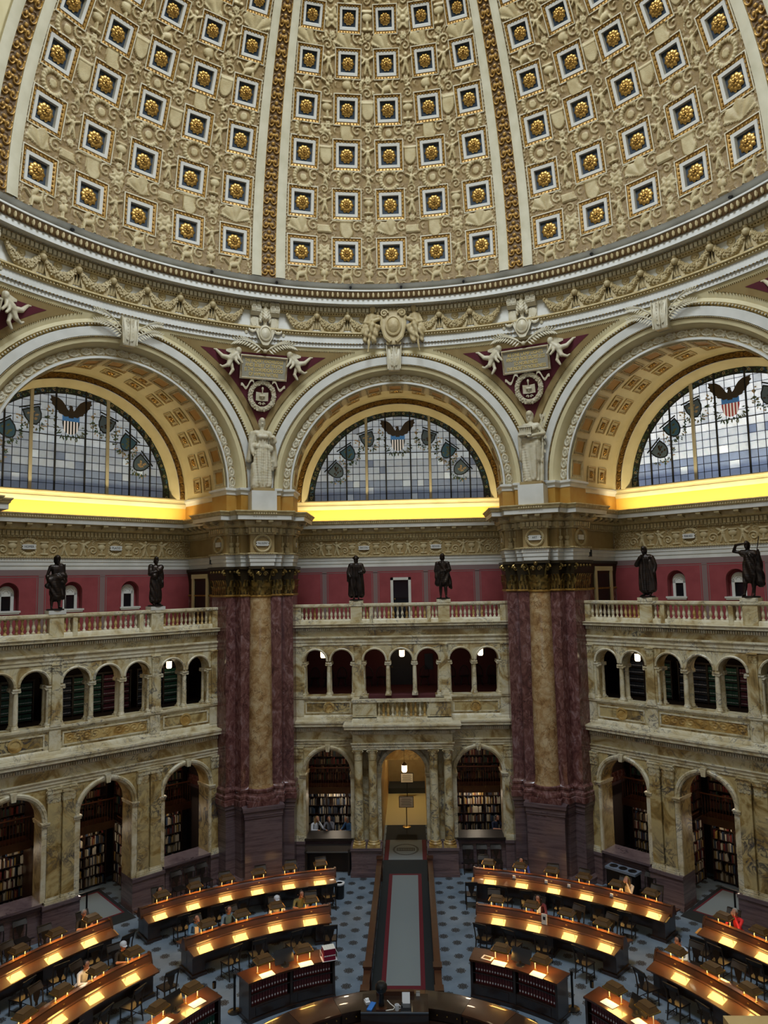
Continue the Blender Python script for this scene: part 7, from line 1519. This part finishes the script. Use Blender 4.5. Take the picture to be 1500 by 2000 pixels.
# ------------------------------------------------------------------ reference bookcases
vol = mbox(-0.034, 0.034, -0.17, 0.0, 0, 0.25).mesh('volume', 'maroon_binding', False); vlab = mbox(-0.018, 0.018, -0.174, -0.168, 0.05, 0.10).mesh('spine_label', 'label_white', False)
vol2 = mbox(-0.034, 0.034, -0.17, 0.0, 0, 0.25).mesh('volume', 'book_green', False)
def NTH(i): n = i + 1; return '%d%s' % (n, 'th' if 10 <= n % 100 <= 20 else {1: 'st', 2: 'nd', 3: 'rd'}.get(n % 10, 'th'))
def refcase(az0, az1, desc, secs, green=()):
    am = radians((az0 + az1) / 2); rt = at_floor('reference_bookcase', 6.7 * sin(am), 6.7 * cos(am)); tag(rt, 'low curved bookcase of bound volumes, ' + desc, 'bookcase')
    W = 'wood_dark'
    wchild(rt, MB().arc_solid([(6.36, 1.03), (6.36, 1.08), (7.08, 1.08), (7.08, 1.03)], az0 - 0.5, az1 + 0.5, 14), 'top', 'wood_mid')
    wchild(rt, MB().arc_solid([(6.94, 0), (6.94, 1.03), (7.0, 1.03), (7.0, 0)], az0, az1, 14), 'back_panel', W)
    wchild(rt, MB().arc_solid([(6.42, 0.06), (6.42, 0.40), (6.94, 0.40), (6.94, 0.06)], az0, az1, 14), 'base_cupboard', W); wchild(rt, MB().arc_solid([(6.38, 0), (6.38, 0.10), (7.04, 0.10), (7.04, 0)], az0 - 0.4, az1 + 0.4, 14), 'plinth', W)
    wchild(rt, MB().arc_solid([(6.44, 0.685), (6.44, 0.71), (6.94, 0.71), (6.94, 0.685)], az0, az1, 14), 'shelf', W); wchild(rt, MB().arc_solid([(6.42, 0.99), (6.42, 1.04), (6.94, 1.04), (6.94, 0.99)], az0, az1, 14), 'top_rail', W)
    for i in range(secs + 1): a0 = az0 + (az1 - az0) * i / secs; wchild(rt, MB().arc_solid([(6.40, 0), (6.40, 1.03), (6.96, 1.03), (6.96, 0)], a0 - 0.32, a0 + 0.32, 1), 'upright', W, False)
    for i in range(secs):
        a0 = az0 + (az1 - az0) * (i + 0.15) / secs; a1 = az0 + (az1 - az0) * (i + 0.85) / secs; wchild(rt, MB().arc_solid([(6.405, 0.14), (6.405, 0.36), (6.425, 0.36), (6.425, 0.14)], a0, a1, 4), 'cupboard_panel', W, False)
    for row, z in enumerate((0.405, 0.712)):
        AZ = []
        for i in range(secs):
            s0 = az0 + (az1 - az0) * i / secs + 0.75; s1 = az0 + (az1 - az0) * (i + 1) / secs - 0.75; n = int((s1 - s0) / 0.70)
            AZ += [(s0 + (s1 - s0) * (j + 0.5) / n, i) for j in range(n)]
        for q, (z_, i) in enumerate(sorted(AZ, key=lambda t: abs(t[0]))):
            a = radians(z_); g = (row, i) in green; v_ = put('volume', vol2 if g else vol, None, loc=(6.66 * sin(a), 6.66 * cos(a), z), rot_=(0, 0, -a)); put('spine_label', vlab, v_)
            tag(v_, '%s volume from the %s on the %s shelf, low bookcase %s' % (NTH(q), 'walkway' if abs(az0) < 45 else 'doorway', ('lower', 'upper')[row], desc), 'book', 'volumes in the case ' + desc)
    return rt
R1, R2, R3, R4 = 'beside the walkway, PHILOSOPHY side', 'beside the walkway, ART side', 'facing Homer bay', 'facing Herodotus bay'
refcase(-40.8, -18.2, R1, 2); refcase(18.2, 40.8, R2, 2); refcase(-71, -49.2, R3, 2, {(0, 1)}); refcase(49.0, 71, R4, 2)
def case_lamp(x, y, lab, grp): lamp(x, y, 1.08, -atan2(x, y), lab, grp, 1.35)
for (x, y), (d, lab) in zip(((-3.92, 5.42), (-2.87, 6.0), (2.87, 6.02), (3.9, 5.42), (-5.55, 4.02), (-6.15, 3.15), (5.55, 4.02), (6.1, 3.17)), ((R1, 'far end'), (R1, 'walkway end'), (R2, 'walkway end'), (R2, 'far end'), (R3, 'doorway end'), (R3, 'middle'), (R4, 'doorway end'), (R4, 'middle'))):
    case_lamp(x, y, 'tall-posted lamp, %s of low bookcase %s' % (lab, d), 'lamps on the low bookcases')
    a = -atan2(x, y); o = mbox(-0.2, 0.2, -0.13, 0.13, 0, 0.012).obj('paper_tray', 'paper', None, smooth=False, loc=(x * 0.965, y * 0.965, 1.081), rot_=(0, 0, a)); tag(o, 'white sheet under the lamp, %s of low bookcase %s' % (lab, d), 'paper')
for x, y, d in ((-3.36, 5.72, R1), (3.36, 5.75, R2), (-5.82, 3.55, R3), (5.9, 3.4, R4)):
    r = empty('kiosk_screen', loc=(x, y, 1.08), rz=-atan2(x, y)); tag(r, 'dark tilted display board on the bookcase ' + d, 'screen'); b = MB(); b.box(-0.29, 0.29, -0.01, 0.012, 0.06, 0.42); b.obj('panel', 'plastic_black', r, smooth=False, rot_=(radians(-28), 0, 0)); MB().lathe([(0, 0), (0.13, 0), (0.12, 0.02), (0.03, 0.03), (0.025, 0.12), (0, 0.12)], 14).obj('stand', 'plastic_black', r)
for i in range(5):
    a = radians(-20.6 + 0.62 * i); v_ = mbox(-0.036, 0.036, -0.15, 0.15, 0, 0.31).obj('crimson_volume', 'crimson_binding', None, smooth=False, loc=(6.48 * sin(a), 6.48 * cos(a), 1.085), rot_=(0, 0, -a)); tag(v_, '%s crimson volume from the walkway in the white rack' % NTH(4 - i), 'book', 'crimson volumes on the bookcase'); mbox(-0.034, 0.034, -0.145, 0.148, 0.309, 0.313).obj('page_edges', 'paper', v_, smooth=False); mbox(-0.03, 0.03, -0.152, -0.149, 0.12, 0.15).obj('spine_label', 'label_white', v_, smooth=False)
a = radians(-19.35); o = empty('book_rack', loc=(6.48 * sin(a), 6.48 * cos(a), 1.08), rz=-a); tag(o, 'white wire rack holding the crimson volumes', 'rack'); b = MB(); b.box(-0.22, 0.22, -0.17, 0.17, 0, 0.006); b.obj('tray', 'plastic_white', o, smooth=False); b = MB()
for sg in (-1, 1): b.tube([(sg * 0.22, -0.17, 0), (sg * 0.22, -0.17, 0.2), (sg * 0.22, 0.17, 0.2), (sg * 0.22, 0.17, 0)], 0.007, 5)
b.obj('wire_side', 'plastic_white', o)
o = mbox(-0.16, 0.16, -0.11, 0.11, 0, 0.008).obj('framed_notice', 'paper', None, smooth=False, loc=(2.47, 6.12, 1.082), rot_=(0, 0, -0.55)); tag(o, 'white framed notice lying at the walkway end of the bookcase on ART side', 'notice'); mbox(-0.11, 0.11, -0.07, 0.07, 0.008, 0.011).obj('print', 'leather_brown', o, smooth=False)
for x, y, d in ((-4.75, 5.42, 'PHILOSOPHY'), (4.76, 5.58, 'ART')):
    r = at_floor('queue_post', x, y); tag(r, 'black queue post at the end of the bookcase on %s side' % d, 'post'); MB().lathe([(0, 0), (0.19, 0), (0.19, 0.02), (0.05, 0.06), (0, 0.06)], 16).obj('base', 'plastic_black', r); MB().tube([(0, 0, 0.04), (0, 0, 0.98)], 0.035, 10).obj('pole', 'plastic_black', r); MB().lathe([(0, 0.90), (0.045, 0.90), (0.045, 1.0), (0, 1.01)], 10).obj('belt_head', 'iron', r)
for x, y, d in ((-4.95, 4.45, R3), (4.95, 4.5, R4)):
    r = empty('desk_tumbler', loc=(x * 1.03, y * 1.03, 1.08)); tag(r, 'small dark tumbler at the end of the bookcase ' + d, 'cup'); MB().lathe([(0, 0), (0.05, 0), (0.055, 0.16), (0.05, 0.16), (0.045, 0.02), (0, 0.02)], 12).obj('cup', 'plastic_black', r)

# ------------------------------------------------------------------ central issue desk
rt = at_floor('issue_desk', 0, 4.2); tag(rt, 'round central issue desk of polished dark wood', 'desk')
SEG = [-118 + 15.75 * i for i in range(16)]
for i in range(15):
    wchild(rt, MB().arc_solid([(3.80, 1.0), (3.80, 1.05), (4.60, 1.05), (4.64, 1.03), (4.64, 1.0)], SEG[i] + 0.05, SEG[i + 1] - 0.05, 8), 'counter_top', 'wood_mid' if i % 2 else 'wood_dark')
    wchild(rt, MB().arc_solid([(4.50, 0.1), (4.50, 1.0), (4.56, 1.0), (4.56, 0.1)], SEG[i] + 0.1, SEG[i + 1] - 0.1, 6), 'front_panel', 'wood_dark')
    wchild(rt, MB().arc_solid([(3.84, 0.76), (3.84, 0.99), (3.90, 0.99), (3.90, 0.76)], SEG[i] + 0.4, SEG[i + 1] - 0.4, 5), 'drawer_front', 'wood_dark')
    for q in range(4): a = radians(SEG[i] + 15.75 * (q + 0.5) / 4); o = MB().ball((0, 0, 0), 0.018, nu=6, nv=4).obj('drawer_knob', 'brass', rt, loc=(3.82 * sin(a) - rt.location.x, 3.82 * cos(a) - rt.location.y, 0.90))
wchild(rt, MB().arc_solid([(4.48, 0), (4.48, 0.12), (4.62, 0.12), (4.62, 0)], -118, 118, 60), 'plinth', 'wood_dark'); wchild(rt, MB().arc_solid([(3.15, 0.70), (3.15, 0.74), (3.9, 0.74), (3.9, 0.70)], -118, 118, 60), 'inner_counter', 'wood_dark')
wchild(rt, MB().arc_solid([(4.56, 0.98), (4.60, 0.98), (4.60, 1.0), (4.56, 1.0)], -118, 118, 60), 'bead', 'brass')
r = empty('console_table', loc=(-0.16, 3.82, 1.05)); tag(r, 'raised rectangular desk console at the end of the walkway', 'desk console')
b = MB(); b.box(-0.86, 0.86, -0.40, 0.40, 0, 0.09); b.obj('console_top', 'wood_dark', r, smooth=False); mbox(-0.86, 0.86, -0.415, -0.40, 0.06, 0.085).obj('front_edge', 'steel', r, smooth=False); mbox(-0.86, 0.86, -0.42, -0.36, -0.4, 0.0).obj('front_board', 'wood_dark', r, smooth=False)
mbox(-0.5, 0.5, 0.30, 0.41, 0.085, 0.20).obj('back_ledge', 'wood_mid', r, smooth=False)
ZC = 1.14
r = empty('document_camera', loc=(-0.50, 3.62, ZC)); tag(r, 'black domed document camera on the desk console', 'camera')
MB().box(-0.14, 0.14, -0.16, 0.10, 0, 0.03).obj('base', 'wood_mid', r, smooth=False); MB().tube([(0, 0.03, 0.02), (0, 0.03, 0.38)], [0.075, 0.06], 12).obj('stem', 'plastic_black', r); MB().lathe([(0, 0.36), (0.12, 0.38), (0.155, 0.46), (0.15, 0.54), (0.10, 0.60), (0, 0.62)], 18).obj('dome', 'plastic_black', r); b = MB(); b.tube([(0.0, -0.12, 0.48), (0, -0.17, 0.47)], 0.05, 12); b.obj('lens', 'glass_dark', r)
r = empty('tape_dispenser', loc=(-0.88, 3.80, ZC), rz=0.4); tag(r, 'small white dispenser on the desk console', 'dispenser'); b = MB(); b.box(-0.06, 0.06, -0.09, 0.09, 0, 0.06); b.tube([(-0.045, 0.02, 0.06), (0.045, 0.02, 0.06)], 0.05, 12); b.obj('body', 'plastic_white', r)
o = mbox(-0.065, 0.065, -0.18, 0.18, 0, 0.03).obj('blue_folder', 'plastic_blue', None, smooth=False, loc=(-0.76, 3.62, ZC), rot_=(0, 0, -0.3)); tag(o, 'bright blue narrow case lying on the desk console', 'case'); mbox(-0.065, -0.05, -0.18, 0.18, 0.03, 0.036).obj('spine', 'plastic_blue', o, smooth=False)
r = empty('mug', loc=(-0.10, 3.50, ZC)); tag(r, 'white mug on the desk console', 'mug'); MB().lathe([(0, 0), (0.055, 0), (0.06, 0.13), (0.052, 0.13), (0.048, 0.02), (0, 0.02)], 16).obj('body', 'plastic_white', r); MB().tube([(0.055, 0, 0.03), (0.095, 0, 0.05), (0.095, 0, 0.09), (0.055, 0, 0.11)], 0.01, 6).obj('handle', 'plastic_white', r)
r = empty('telephone', loc=(0.13, 3.62, ZC)); tag(r, 'black desk telephone with a pale lit screen on the console', 'telephone'); MB().frustum(-0.14, 0.14, -0.18, 0.08, 0, 0.07, 0.02, 0.03).obj('base', 'plastic_black', r, smooth=False); mbox(-0.10, 0.10, 0.0, 0.02, 0.05, 0.32).obj('screen', 'plastic_white', r, smooth=False, rot_=(radians(-25), 0, 0)); MB().tube([(-0.11, -0.14, 0.085), (-0.11, 0.04, 0.085)], 0.025, 8).obj('handset', 'plastic_black', r)
o = MB().tube([(-0.36, 3.9, ZC + 0.01), (-0.28, 3.75, ZC + 0.012), (-0.16, 3.60, ZC + 0.01), (-0.20, 3.50, ZC + 0.01), (-0.38, 3.46, ZC + 0.01), (-0.42, 3.52, ZC + 0.01)], 0.012, 6).obj('cable', 'paper', None); tag(o, 'pale cable looping across the desk console', 'cable')
o = mbox(-0.05, 0.05, -0.04, 0.04, 0, 0.09).obj('card_box', 'plastic_white', None, smooth=False, loc=(0.44, 4.15, ZC)); tag(o, 'small white box at the back corner of the console', 'box'); mbox(-0.05, 0.05, -0.041, 0.041, 0.085, 0.095).obj('lid', 'steel', o, smooth=False)

# ------------------------------------------------------------------ walkway
for sg, d in ((-1, 'PHILOSOPHY'), (1, 'ART')):
    r = at_floor('walkway_parapet', sg * 1.02, 9.7); tag(r, 'low wooden wall along the walkway on %s side' % d, 'barrier')
    b = MB(); b.box(-0.06, 0.06, -4.9, 4.75, 0, 0.74); b.obj('wall_panel', 'wood_dark', r, smooth=False); b = MB(); b.box(-0.10, 0.10, -4.92, 4.77, 0.74, 0.80); b.obj('cap_rail', 'wood_mid', r, smooth=False)
    for y in (-4.75, -3.55, 4.55): b = MB(); b.box(-0.11, 0.11, y - 0.13, y + 0.13, 0, 0.86); b.box(-0.13, 0.13, y - 0.15, y + 0.15, 0.86, 0.90); b.obj('end_post', 'wood_mid', r, smooth=False)
    for i in range(9): MB().ball((-sg * 0.07, -4.2 + 1.0 * i, 0.55), 0.022, nu=6, nv=4).obj('brass_stud', 'brass', r)
    for i in range(9): mbox(-sg * 0.06 - 0.008, -sg * 0.06 + 0.008, -4.35 + 1.0 * i, -3.5 + 1.0 * i, 0.12, 0.46).obj('inset_panel', 'wood_mid', r, smooth=False)
r = at_floor('walkway_carpet', 0, 10.5); tag(r, 'long grey carpet runner with red and dark borders down the walkway', 'carpet')
mbox(-0.95, 0.95, -5.7, 5.8, 0, 0.008).obj('dark_border', 'carpet_dark', r, smooth=False); mbox(-0.66, 0.66, -4.0, 4.35, 0.004, 0.012).obj('red_border', 'carpet_red', r, smooth=False); mbox(-0.52, 0.52, -3.8, 4.2, 0.006, 0.016).obj('grey_field', 'carpet_grey', r, smooth=False)
r = at_floor('seal_carpet', 0, 17.5); tag(r, 'grey carpet woven with a wreathed seal in the middle doorway', 'carpet')
mbox(-0.95, 0.95, -1.2, 3.25, 0, 0.008).obj('dark_border', 'carpet_dark', r, smooth=False); mbox(-0.93, 0.93, -1.18, 1.2, 0.004, 0.011).obj('red_border', 'carpet_red', r, smooth=False); mbox(-0.74, 0.74, -1.18, 1.2, 0.006, 0.015).obj('grey_field', 'carpet_grey', r, smooth=False)
b = MB()
for i in range(44):
    a = 2 * pi * i / 44
    for q in (0, 1): c = Vector((0.54 * cos(a), 0.62 * sin(a), 0.017)); d = Vector((-sin(a) + (0.5 if q else -0.5) * cos(a), cos(a) + (0.5 if q else -0.5) * sin(a), 0)).normalized() * 0.10; s_ = Vector((-d.y, d.x, 0)) * 0.28; b.poly([tuple(c), tuple(c + d * 0.5 + s_), tuple(c + d), tuple(c + d * 0.5 - s_)])
b.box(-0.34, 0.34, -0.17, -0.13, 0.015, 0.018); b.box(-0.34, 0.34, 0.15, 0.19, 0.015, 0.018)
for i in range(9): b.box(-0.32 + 0.076 * i, -0.285 + 0.076 * i, -0.12, 0.14, 0.015, 0.018)
b.box(-0.40, -0.36, -0.17, 0.19, 0.015, 0.018); b.box(0.36, 0.40, -0.17, 0.19, 0.015, 0.018)
b.obj('woven_seal', 'seal_ink', r, smooth=False)
r = at_floor('waste_bin', -2.5, 12.65); tag(r, 'black round waste bin with a pale rim by the walkway', 'bin'); MB().lathe([(0, 0), (0.17, 0), (0.19, 0.52), (0.17, 0.52), (0.15, 0.05), (0, 0.05)], 20).obj('body', 'plastic_black', r); MB().lathe([(0.17, 0.51), (0.20, 0.51), (0.205, 0.56), (0.15, 0.58), (0.12, 0.55)], 20).obj('rim', 'plastic_white', r)
# recycling station, copier desk, wall chairs
x, y, z = rot(1, -3.05, 14.72, 0); r = at_floor('recycling_station', x, y, radians(-45)); tag(r, 'black recycling station with a blue-grey top and three round openings', 'bin'); mbox(-0.58, 0.58, -0.22, 0.22, 0, 0.98).obj('cabinet', 'plastic_black', r, smooth=False)
mat('grey_blue', (104, 116, 134), 0.5); mbox(-0.62, 0.62, -0.25, 0.25, 0.98, 1.06).obj('lid', 'grey_blue', r, smooth=False)
for i in range(3): MB().lathe([(0.16, 1.06), (0.16, 1.075), (0.11, 1.075), (0.11, 1.062), (0, 1.062)], 18, -0.38 + 0.38 * i, 0).obj('opening', 'plastic_black', r)
r = at_floor('writing_cabinet', -3.2, 14.95); tag(r, 'dark wooden cabinet with a sloping top under the middle bay arch beside PHILOSOPHY pier', 'cabinet')
mbox(-0.92, -0.84, -0.25, 0.25, 0, 1.0).obj('side_panel', 'wood_black', r, smooth=False); mbox(0.84, 0.92, -0.25, 0.25, 0, 1.0).obj('side_panel', 'wood_black', r, smooth=False); mbox(-0.88, 0.88, 0.18, 0.24, 0, 1.0).obj('back_panel', 'wood_black', r, smooth=False); b = MB(); b.box(-0.95, 0.95, -0.28, 0.26, 0, 0.06); b.obj('sloping_top', 'wood_black', r, smooth=False, loc=(0, 0, 0.96), rot_=(radians(14), 0, 0)); mbox(-0.86, 0.86, -0.285, -0.27, 0.0, 0.05).obj('edge_strip', 'steel', r, smooth=False, loc=(0, 0, 0.92))
for i, x in enumerate((2.62, 3.2, 3.78)): chair(x, 14.95, 0.0, '%s dark chair from the portal under the middle arch by ART pier' % NTH(i), 'wall chairs beside ART pier')
for k, ss, lab in ((-1, (2.7, 3.25, 3.8), 'dark wall chair from the doorway under the Plato arch by PHILOSOPHY pier'), (-1, (-3.6, -2.9), 'dark wall chair from the doorway under the outer Homer arch'), (1, (-2.2,), 'dark wall chair from the doorway beside the recycling station')):
    for i, s_ in enumerate(sorted(ss, key=abs)): x, y, z = rot(k, s_, 14.92, 0); chair(x, y, radians(-45 * k), NTH(i) + ' ' + lab, 'wall chairs ' + lab.split('doorway ')[1])
# marble pedestal of the near gallery's balustrade
r = empty('balustrade_pedestal', loc=(1.9, -15.3, 10.17)); tag(r, 'yellow marble pedestal top at the edge of the viewing gallery', 'pedestal')
b = MB(); b.box(-1.08, 1.2, -0.4, 0.39, 1.28, 1.36); b.obj('top_slab', 'siena_gold', r, smooth=False); mbox(-1.0, 1.2, -0.36, 0.33, 0, 1.28).obj('die', 'siena_gold', r, smooth=False)

# small spotlights standing on the lip of the ring under the dome
for i, az in enumerate((-55.4, -32.3, -20.9, -7.6, 1.6, 12.9, 35.4, 58.0)):
    a = radians(az); r = empty('spotlight', loc=(13.44 * sin(a), 13.44 * cos(a), 24.345), rz=-a); tag(r, '%s small black spotlight along the dome ring, counted from Homer bay' % NTH(i), 'spotlight', 'spotlights on the dome ring')
    MB().lathe([(0, 0), (0.05, 0), (0.05, 0.02), (0.015, 0.03), (0.015, 0.10), (0, 0.10)], 10).obj('foot', 'plastic_black', r); MB().tube([(0, -0.07, 0.10), (0, 0.07, 0.16)], [0.055, 0.045], 10).obj('lamp_head', 'plastic_black', r)

# ------------------------------------------------------------------ readers
def hand(p, d, up, m=0):
    """palm with five bent fingers; p wrist, d pointing direction"""
    p, d, up = Vector(p), Vector(d).normalized(), Vector(up); s = d.cross(up).normalized(); c = [(tuple(p), 0.026, tuple(p + d * 0.05), 0.027, m), (tuple(p + d * 0.05 - s * 0.018), 0.02, tuple(p + d * 0.05 + s * 0.018), 0.02, m)]
    for i, L in enumerate((0.062, 0.072, 0.068, 0.052)):
        o = (i - 1.5) * 0.019; q = p + d * 0.07 + s * o; k = q + d * L * 0.55 + up * 0.006; e = k + d * L * 0.42 - up * 0.018; c += [(tuple(q), 0.0098, tuple(k), 0.0092, m), (tuple(k), 0.0092, tuple(e), 0.008, m)]
    q = p + d * 0.02 - s * 0.026; k = q + d * 0.035 - s * 0.022; c += [(tuple(q), 0.0115, tuple(k), 0.0105, m), (tuple(k), 0.0105, tuple(k + d * 0.03 - s * 0.004), 0.009, m)]
    return c
def reader(pose='write', lean=0.22, turn=0.0, sleeve='long'):
    """seated, facing -y; materials 0 skin 1 top 2 trousers 3 shoes"""
    def T(y, z): return (y - lean * (z - 0.5) * 0.9, z)
    ch = T(0, 0.86); sh = T(0, 0.98); nk = T(0, 1.06); hd = (nk[0] - 0.06, 1.20)
    c = [((-0.07, 0.02, 0.53), 0.125, (0.07, 0.02, 0.53), 0.125, 1, 0.95), ((0, 0.0, 0.56), 0.135, (0, ch[0], 0.80), 0.132, 1, 0.82), ((0, ch[0], 0.80), 0.135, (0, sh[0], 0.94), 0.125, 1, 0.78), ((-0.13, sh[0], 0.99), 0.06, (0.13, sh[0], 0.99), 0.06, 1), ((0, sh[0] - 0.005, 1.02), 0.05, (0, nk[0] - 0.03, 1.10), 0.047, 0)]
    c += [((turn * 0.05, hd[0], 1.175), 0.077, (turn * 0.05, hd[0] - 0.004, 1.225), 0.088, 0), ((turn * 0.07, hd[0] - 0.055, 1.13), 0.045, (turn * 0.06, hd[0] - 0.05, 1.15), 0.05, 0), ((turn * 0.09, hd[0] - 0.088, 1.205), 0.012, (turn * 0.1, hd[0] - 0.102, 1.185), 0.015, 0)]
    for sg in (-1, 1): c.append(((sg * 0.086, hd[0] + 0.005, 1.20), 0.016, (sg * 0.088, hd[0] + 0.008, 1.175), 0.013, 0))
    fm = 1 if sleeve == 'long' else 0
    for sg in (-1, 1):
        S0 = (sg * 0.18, sh[0], 0.97)
        if pose == 'face' or (pose == 'chin' and sg > 0): El = (sg * 0.20, sh[0] - 0.26, 0.83); Wr = (sg * 0.05, hd[0] - 0.12, 1.12); dr = (sg * -0.2, 0.25, 1)
        elif pose == 'read': El = (sg * 0.25, sh[0] - 0.10, 0.80); Wr = (sg * 0.13, sh[0] - 0.34, 0.85); dr = (-sg * 0.3, -1, 0.1)
        else: El = (sg * 0.26, sh[0] - 0.12, 0.78); Wr = (sg * 0.10, sh[0] - 0.36, 0.815); dr = (-sg * 0.5, -1, 0)
        c += [(S0, 0.058, El, 0.046, 1), (El, 0.044, Wr, 0.028, fm)] + hand(Wr, dr, (0, 0, 1) if dr[2] < 0.5 else (0, -1, 0))
        kn = (sg * 0.11, -0.46, 0.52); c += [((sg * 0.09, 0.0, 0.51), 0.088, kn, 0.062, 2), (kn, 0.06, (sg * 0.11, -0.42, 0.10), 0.042, 2), ((sg * 0.11, -0.40, 0.05), 0.042, (sg * 0.12, -0.56, 0.035), 0.034, 3)]
    return c, (turn * 0.05, hd[0], 1.20)
def hair_me(h, style, m):
    x, y, z = h; c = [((x, y + 0.012, z + 0.025), 0.096, (x, y + 0.02, z + 0.03), 0.094, 0), ((x, y + 0.045, z - 0.02), 0.075, (x, y + 0.04, z), 0.08, 0)]
    if style == 'long': c += [((x - 0.07, y + 0.03, z), 0.05, (x - 0.09, y + 0.04, z - 0.20), 0.04, 0), ((x + 0.07, y + 0.03, z), 0.05, (x + 0.09, y + 0.04, z - 0.20), 0.04, 0), ((x, y + 0.07, z - 0.02), 0.07, (x, y + 0.09, z - 0.24), 0.055, 0)]
    if style == 'bun': c += [((x, y + 0.10, z + 0.06), 0.05, (x, y + 0.11, z + 0.06), 0.05, 0)]
    return figure('hair', c, [m], 0.014)
def cap_me(h, m):
    x, y, z = h; b = MB(); b.lathe([(0.101, 0.0), (0.103, 0.03), (0.09, 0.075), (0.05, 0.105), (0, 0.112)], 16, x, y + 0.01); b.v = [(p[0], p[1], p[2] + z + 0.012) for p in b.v]; n = len(b.v)
    b.grid([[(x + 0.075 * cos(t), y - 0.05 - r_ * sin(t), z + 0.015 - 0.02 * (r_ - 0.05) * 5) for t in np.linspace(0.15, pi - 0.15, 7)] for r_ in (0.05, 0.09, 0.125)]); return b.mesh('cap', m)
def person(loc, rz, label, top, skin='skin', hair='hair_dark', style='short', pants='cloth_navy', pose='write', lean=0.22, turn=0.0, cap=None, sleeve='long', undershirt=None):
    c, h = reader(pose, lean, turn, sleeve); r = empty('person', loc=loc, rz=rz); tag(r, label, 'person', 'people in the reading room')
    put('body', figure('body', c, [skin, top, pants, 'plastic_black'], 0.0135, None, 1), r)
    put('hair', hair_me(h, style, hair), r)
    if cap: put('cap', cap_me(h, cap), r)
    if undershirt: b = MB(); y = -lean * 0.3 - 0.125; b.plate([(-0.06, 0.70), (0.06, 0.70), (0.07, 0.95), (-0.07, 0.95)], y - 0.03, y + 0.02); put('shirt_front', b.mesh('shirt_front', undershirt), r)
    b = MB(); fy = h[1] - 0.083
    for sg in (-1, 1): b.ball((h[0] + turn * 0.03 + sg * 0.032, fy, 1.212), 0.009, nu=6, nv=4)
    b.obj('eyes', 'plastic_black', r); mbox(h[0] + turn * 0.03 - 0.022, h[0] + turn * 0.03 + 0.022, h[1] - 0.098, h[1] - 0.085, 1.138, 1.146).obj('mouth', 'cloth_plum', r, smooth=False)
    return r
def seat(r0, az): a = radians(az); r_ = r0 + 0.90; return (r_ * sin(a), r_ * cos(a), 0.0), -a
def P_(r0, az, label, top, **kw): l, z = seat(r0, az); return person(l, z, label, top, **kw)
P_(13.03, -50.6, 'balding person in a black top reading at the outer desk before Homer bay', 'cloth_black', hair='hair_grey', pose='write', sleeve='short')
P_(10.0, -51.9, 'person in a backwards white cap and black T-shirt holding a book', 'cloth_black', cap='cloth_white', pose='read', sleeve='short')
P_(10.0, -58.6, 'dark-haired person in a white shirt bent over the inner desk', 'cloth_white', pose='write', lean=0.4)
P_(13.03, -39.7, 'person in dark clothes hunched at the doorway end of the outer desk', 'cloth_black', style='long', lean=0.45)
P_(10.0, -38.9, 'person in a blue jacket over a cream top at the inner desk', 'cloth_blue', style='short', pose='chin', undershirt='cloth_cream')
P_(10.0, -33.0, 'person in a denim-blue short-sleeved shirt writing at the inner desk', 'cloth_denim', sleeve='short', lean=0.3)
P_(10.0, -24.1, 'person in a white cap half hidden behind a reading lamp', 'cloth_cream', cap='cloth_white', lean=0.35)
P_(10.0, -19.6, 'person in an olive sleeveless top turned beside a lamp', 'cloth_olive', style='bun', turn=0.8, sleeve='short', pose='read')
P_(13.03, 19.3, 'person in a royal blue shirt turned away at the outer desk', 'cloth_royal', turn=-0.8)
P_(13.03, 35.5, 'blond person in a cream top, hands to the face', 'cloth_cream', hair='hair_blond', style='long', pose='face')
P_(10.0, 25.3, 'long-haired person in a plum jacket over a white top', 'cloth_plum', style='long', undershirt='cloth_white', pose='write', turn=-0.4)
P_(13.03, 50.9, 'grey-haired person in a red top, hand over the face', 'cloth_red', hair='hair_grey', pose='face')
P_(10.0, 50.2, 'dark-haired person in a pale blue shirt reading under a lamp', 'cloth_sky', turn=-0.7, lean=0.3)
def behind_counter(k, s_, a, label, top, dz=0.25, rz=0.0, **kw):
    x, y, z = rot(k, s_, a, 0); p = person((x, y, dz), radians(-45 * k) + rz, label, top, **kw)
    st = empty('stool', loc=(x, y, 0), rz=radians(-45 * k)); tag(st, 'round stool under the ' + label.split(' behind')[0].split(' bending')[0].split(',')[0], 'stool'); MB().lathe([(0, dz + 0.36), (0.2, dz + 0.36), (0.2, dz + 0.41), (0, dz + 0.42)], 14).obj('seat', 'wood_black', st)
    for i in range(4): a_ = pi / 4 + pi / 2 * i; MB().tube([(0.12 * cos(a_), 0.12 * sin(a_), dz + 0.37), (0.19 * cos(a_), 0.19 * sin(a_), 0)], 0.018, 6).obj('leg', 'wood_black', st)
    return p
behind_counter(0, -4.0, 16.86, 'fair-haired person in a white top behind the counter by PHILOSOPHY pier', 'cloth_white', hair='hair_blond', style='long', pose='chin', dz=0.42, rz=0.6, turn=0.5)
behind_counter(0, -3.35, 16.9, 'dark-haired person in grey, hand to the chin, behind the counter', 'cloth_grey', pose='chin', dz=0.42)
behind_counter(0, -2.45, 16.86, 'bald person in a blue shirt behind the counter beside the portal', 'cloth_blue', hair='hair_grey', dz=0.38, rz=-0.7, turn=-0.5)
behind_counter(0, 3.95, 16.86, 'person in a navy shirt bending at the counter by ART pier', 'cloth_navy', dz=0.42, sleeve='short', rz=0.5, turn=0.4)
behind_counter(1, -2.65, 16.84, 'dark-haired person in a pale T-shirt behind the counter by the recycling station', 'cloth_sky', sleeve='short', dz=0.3)
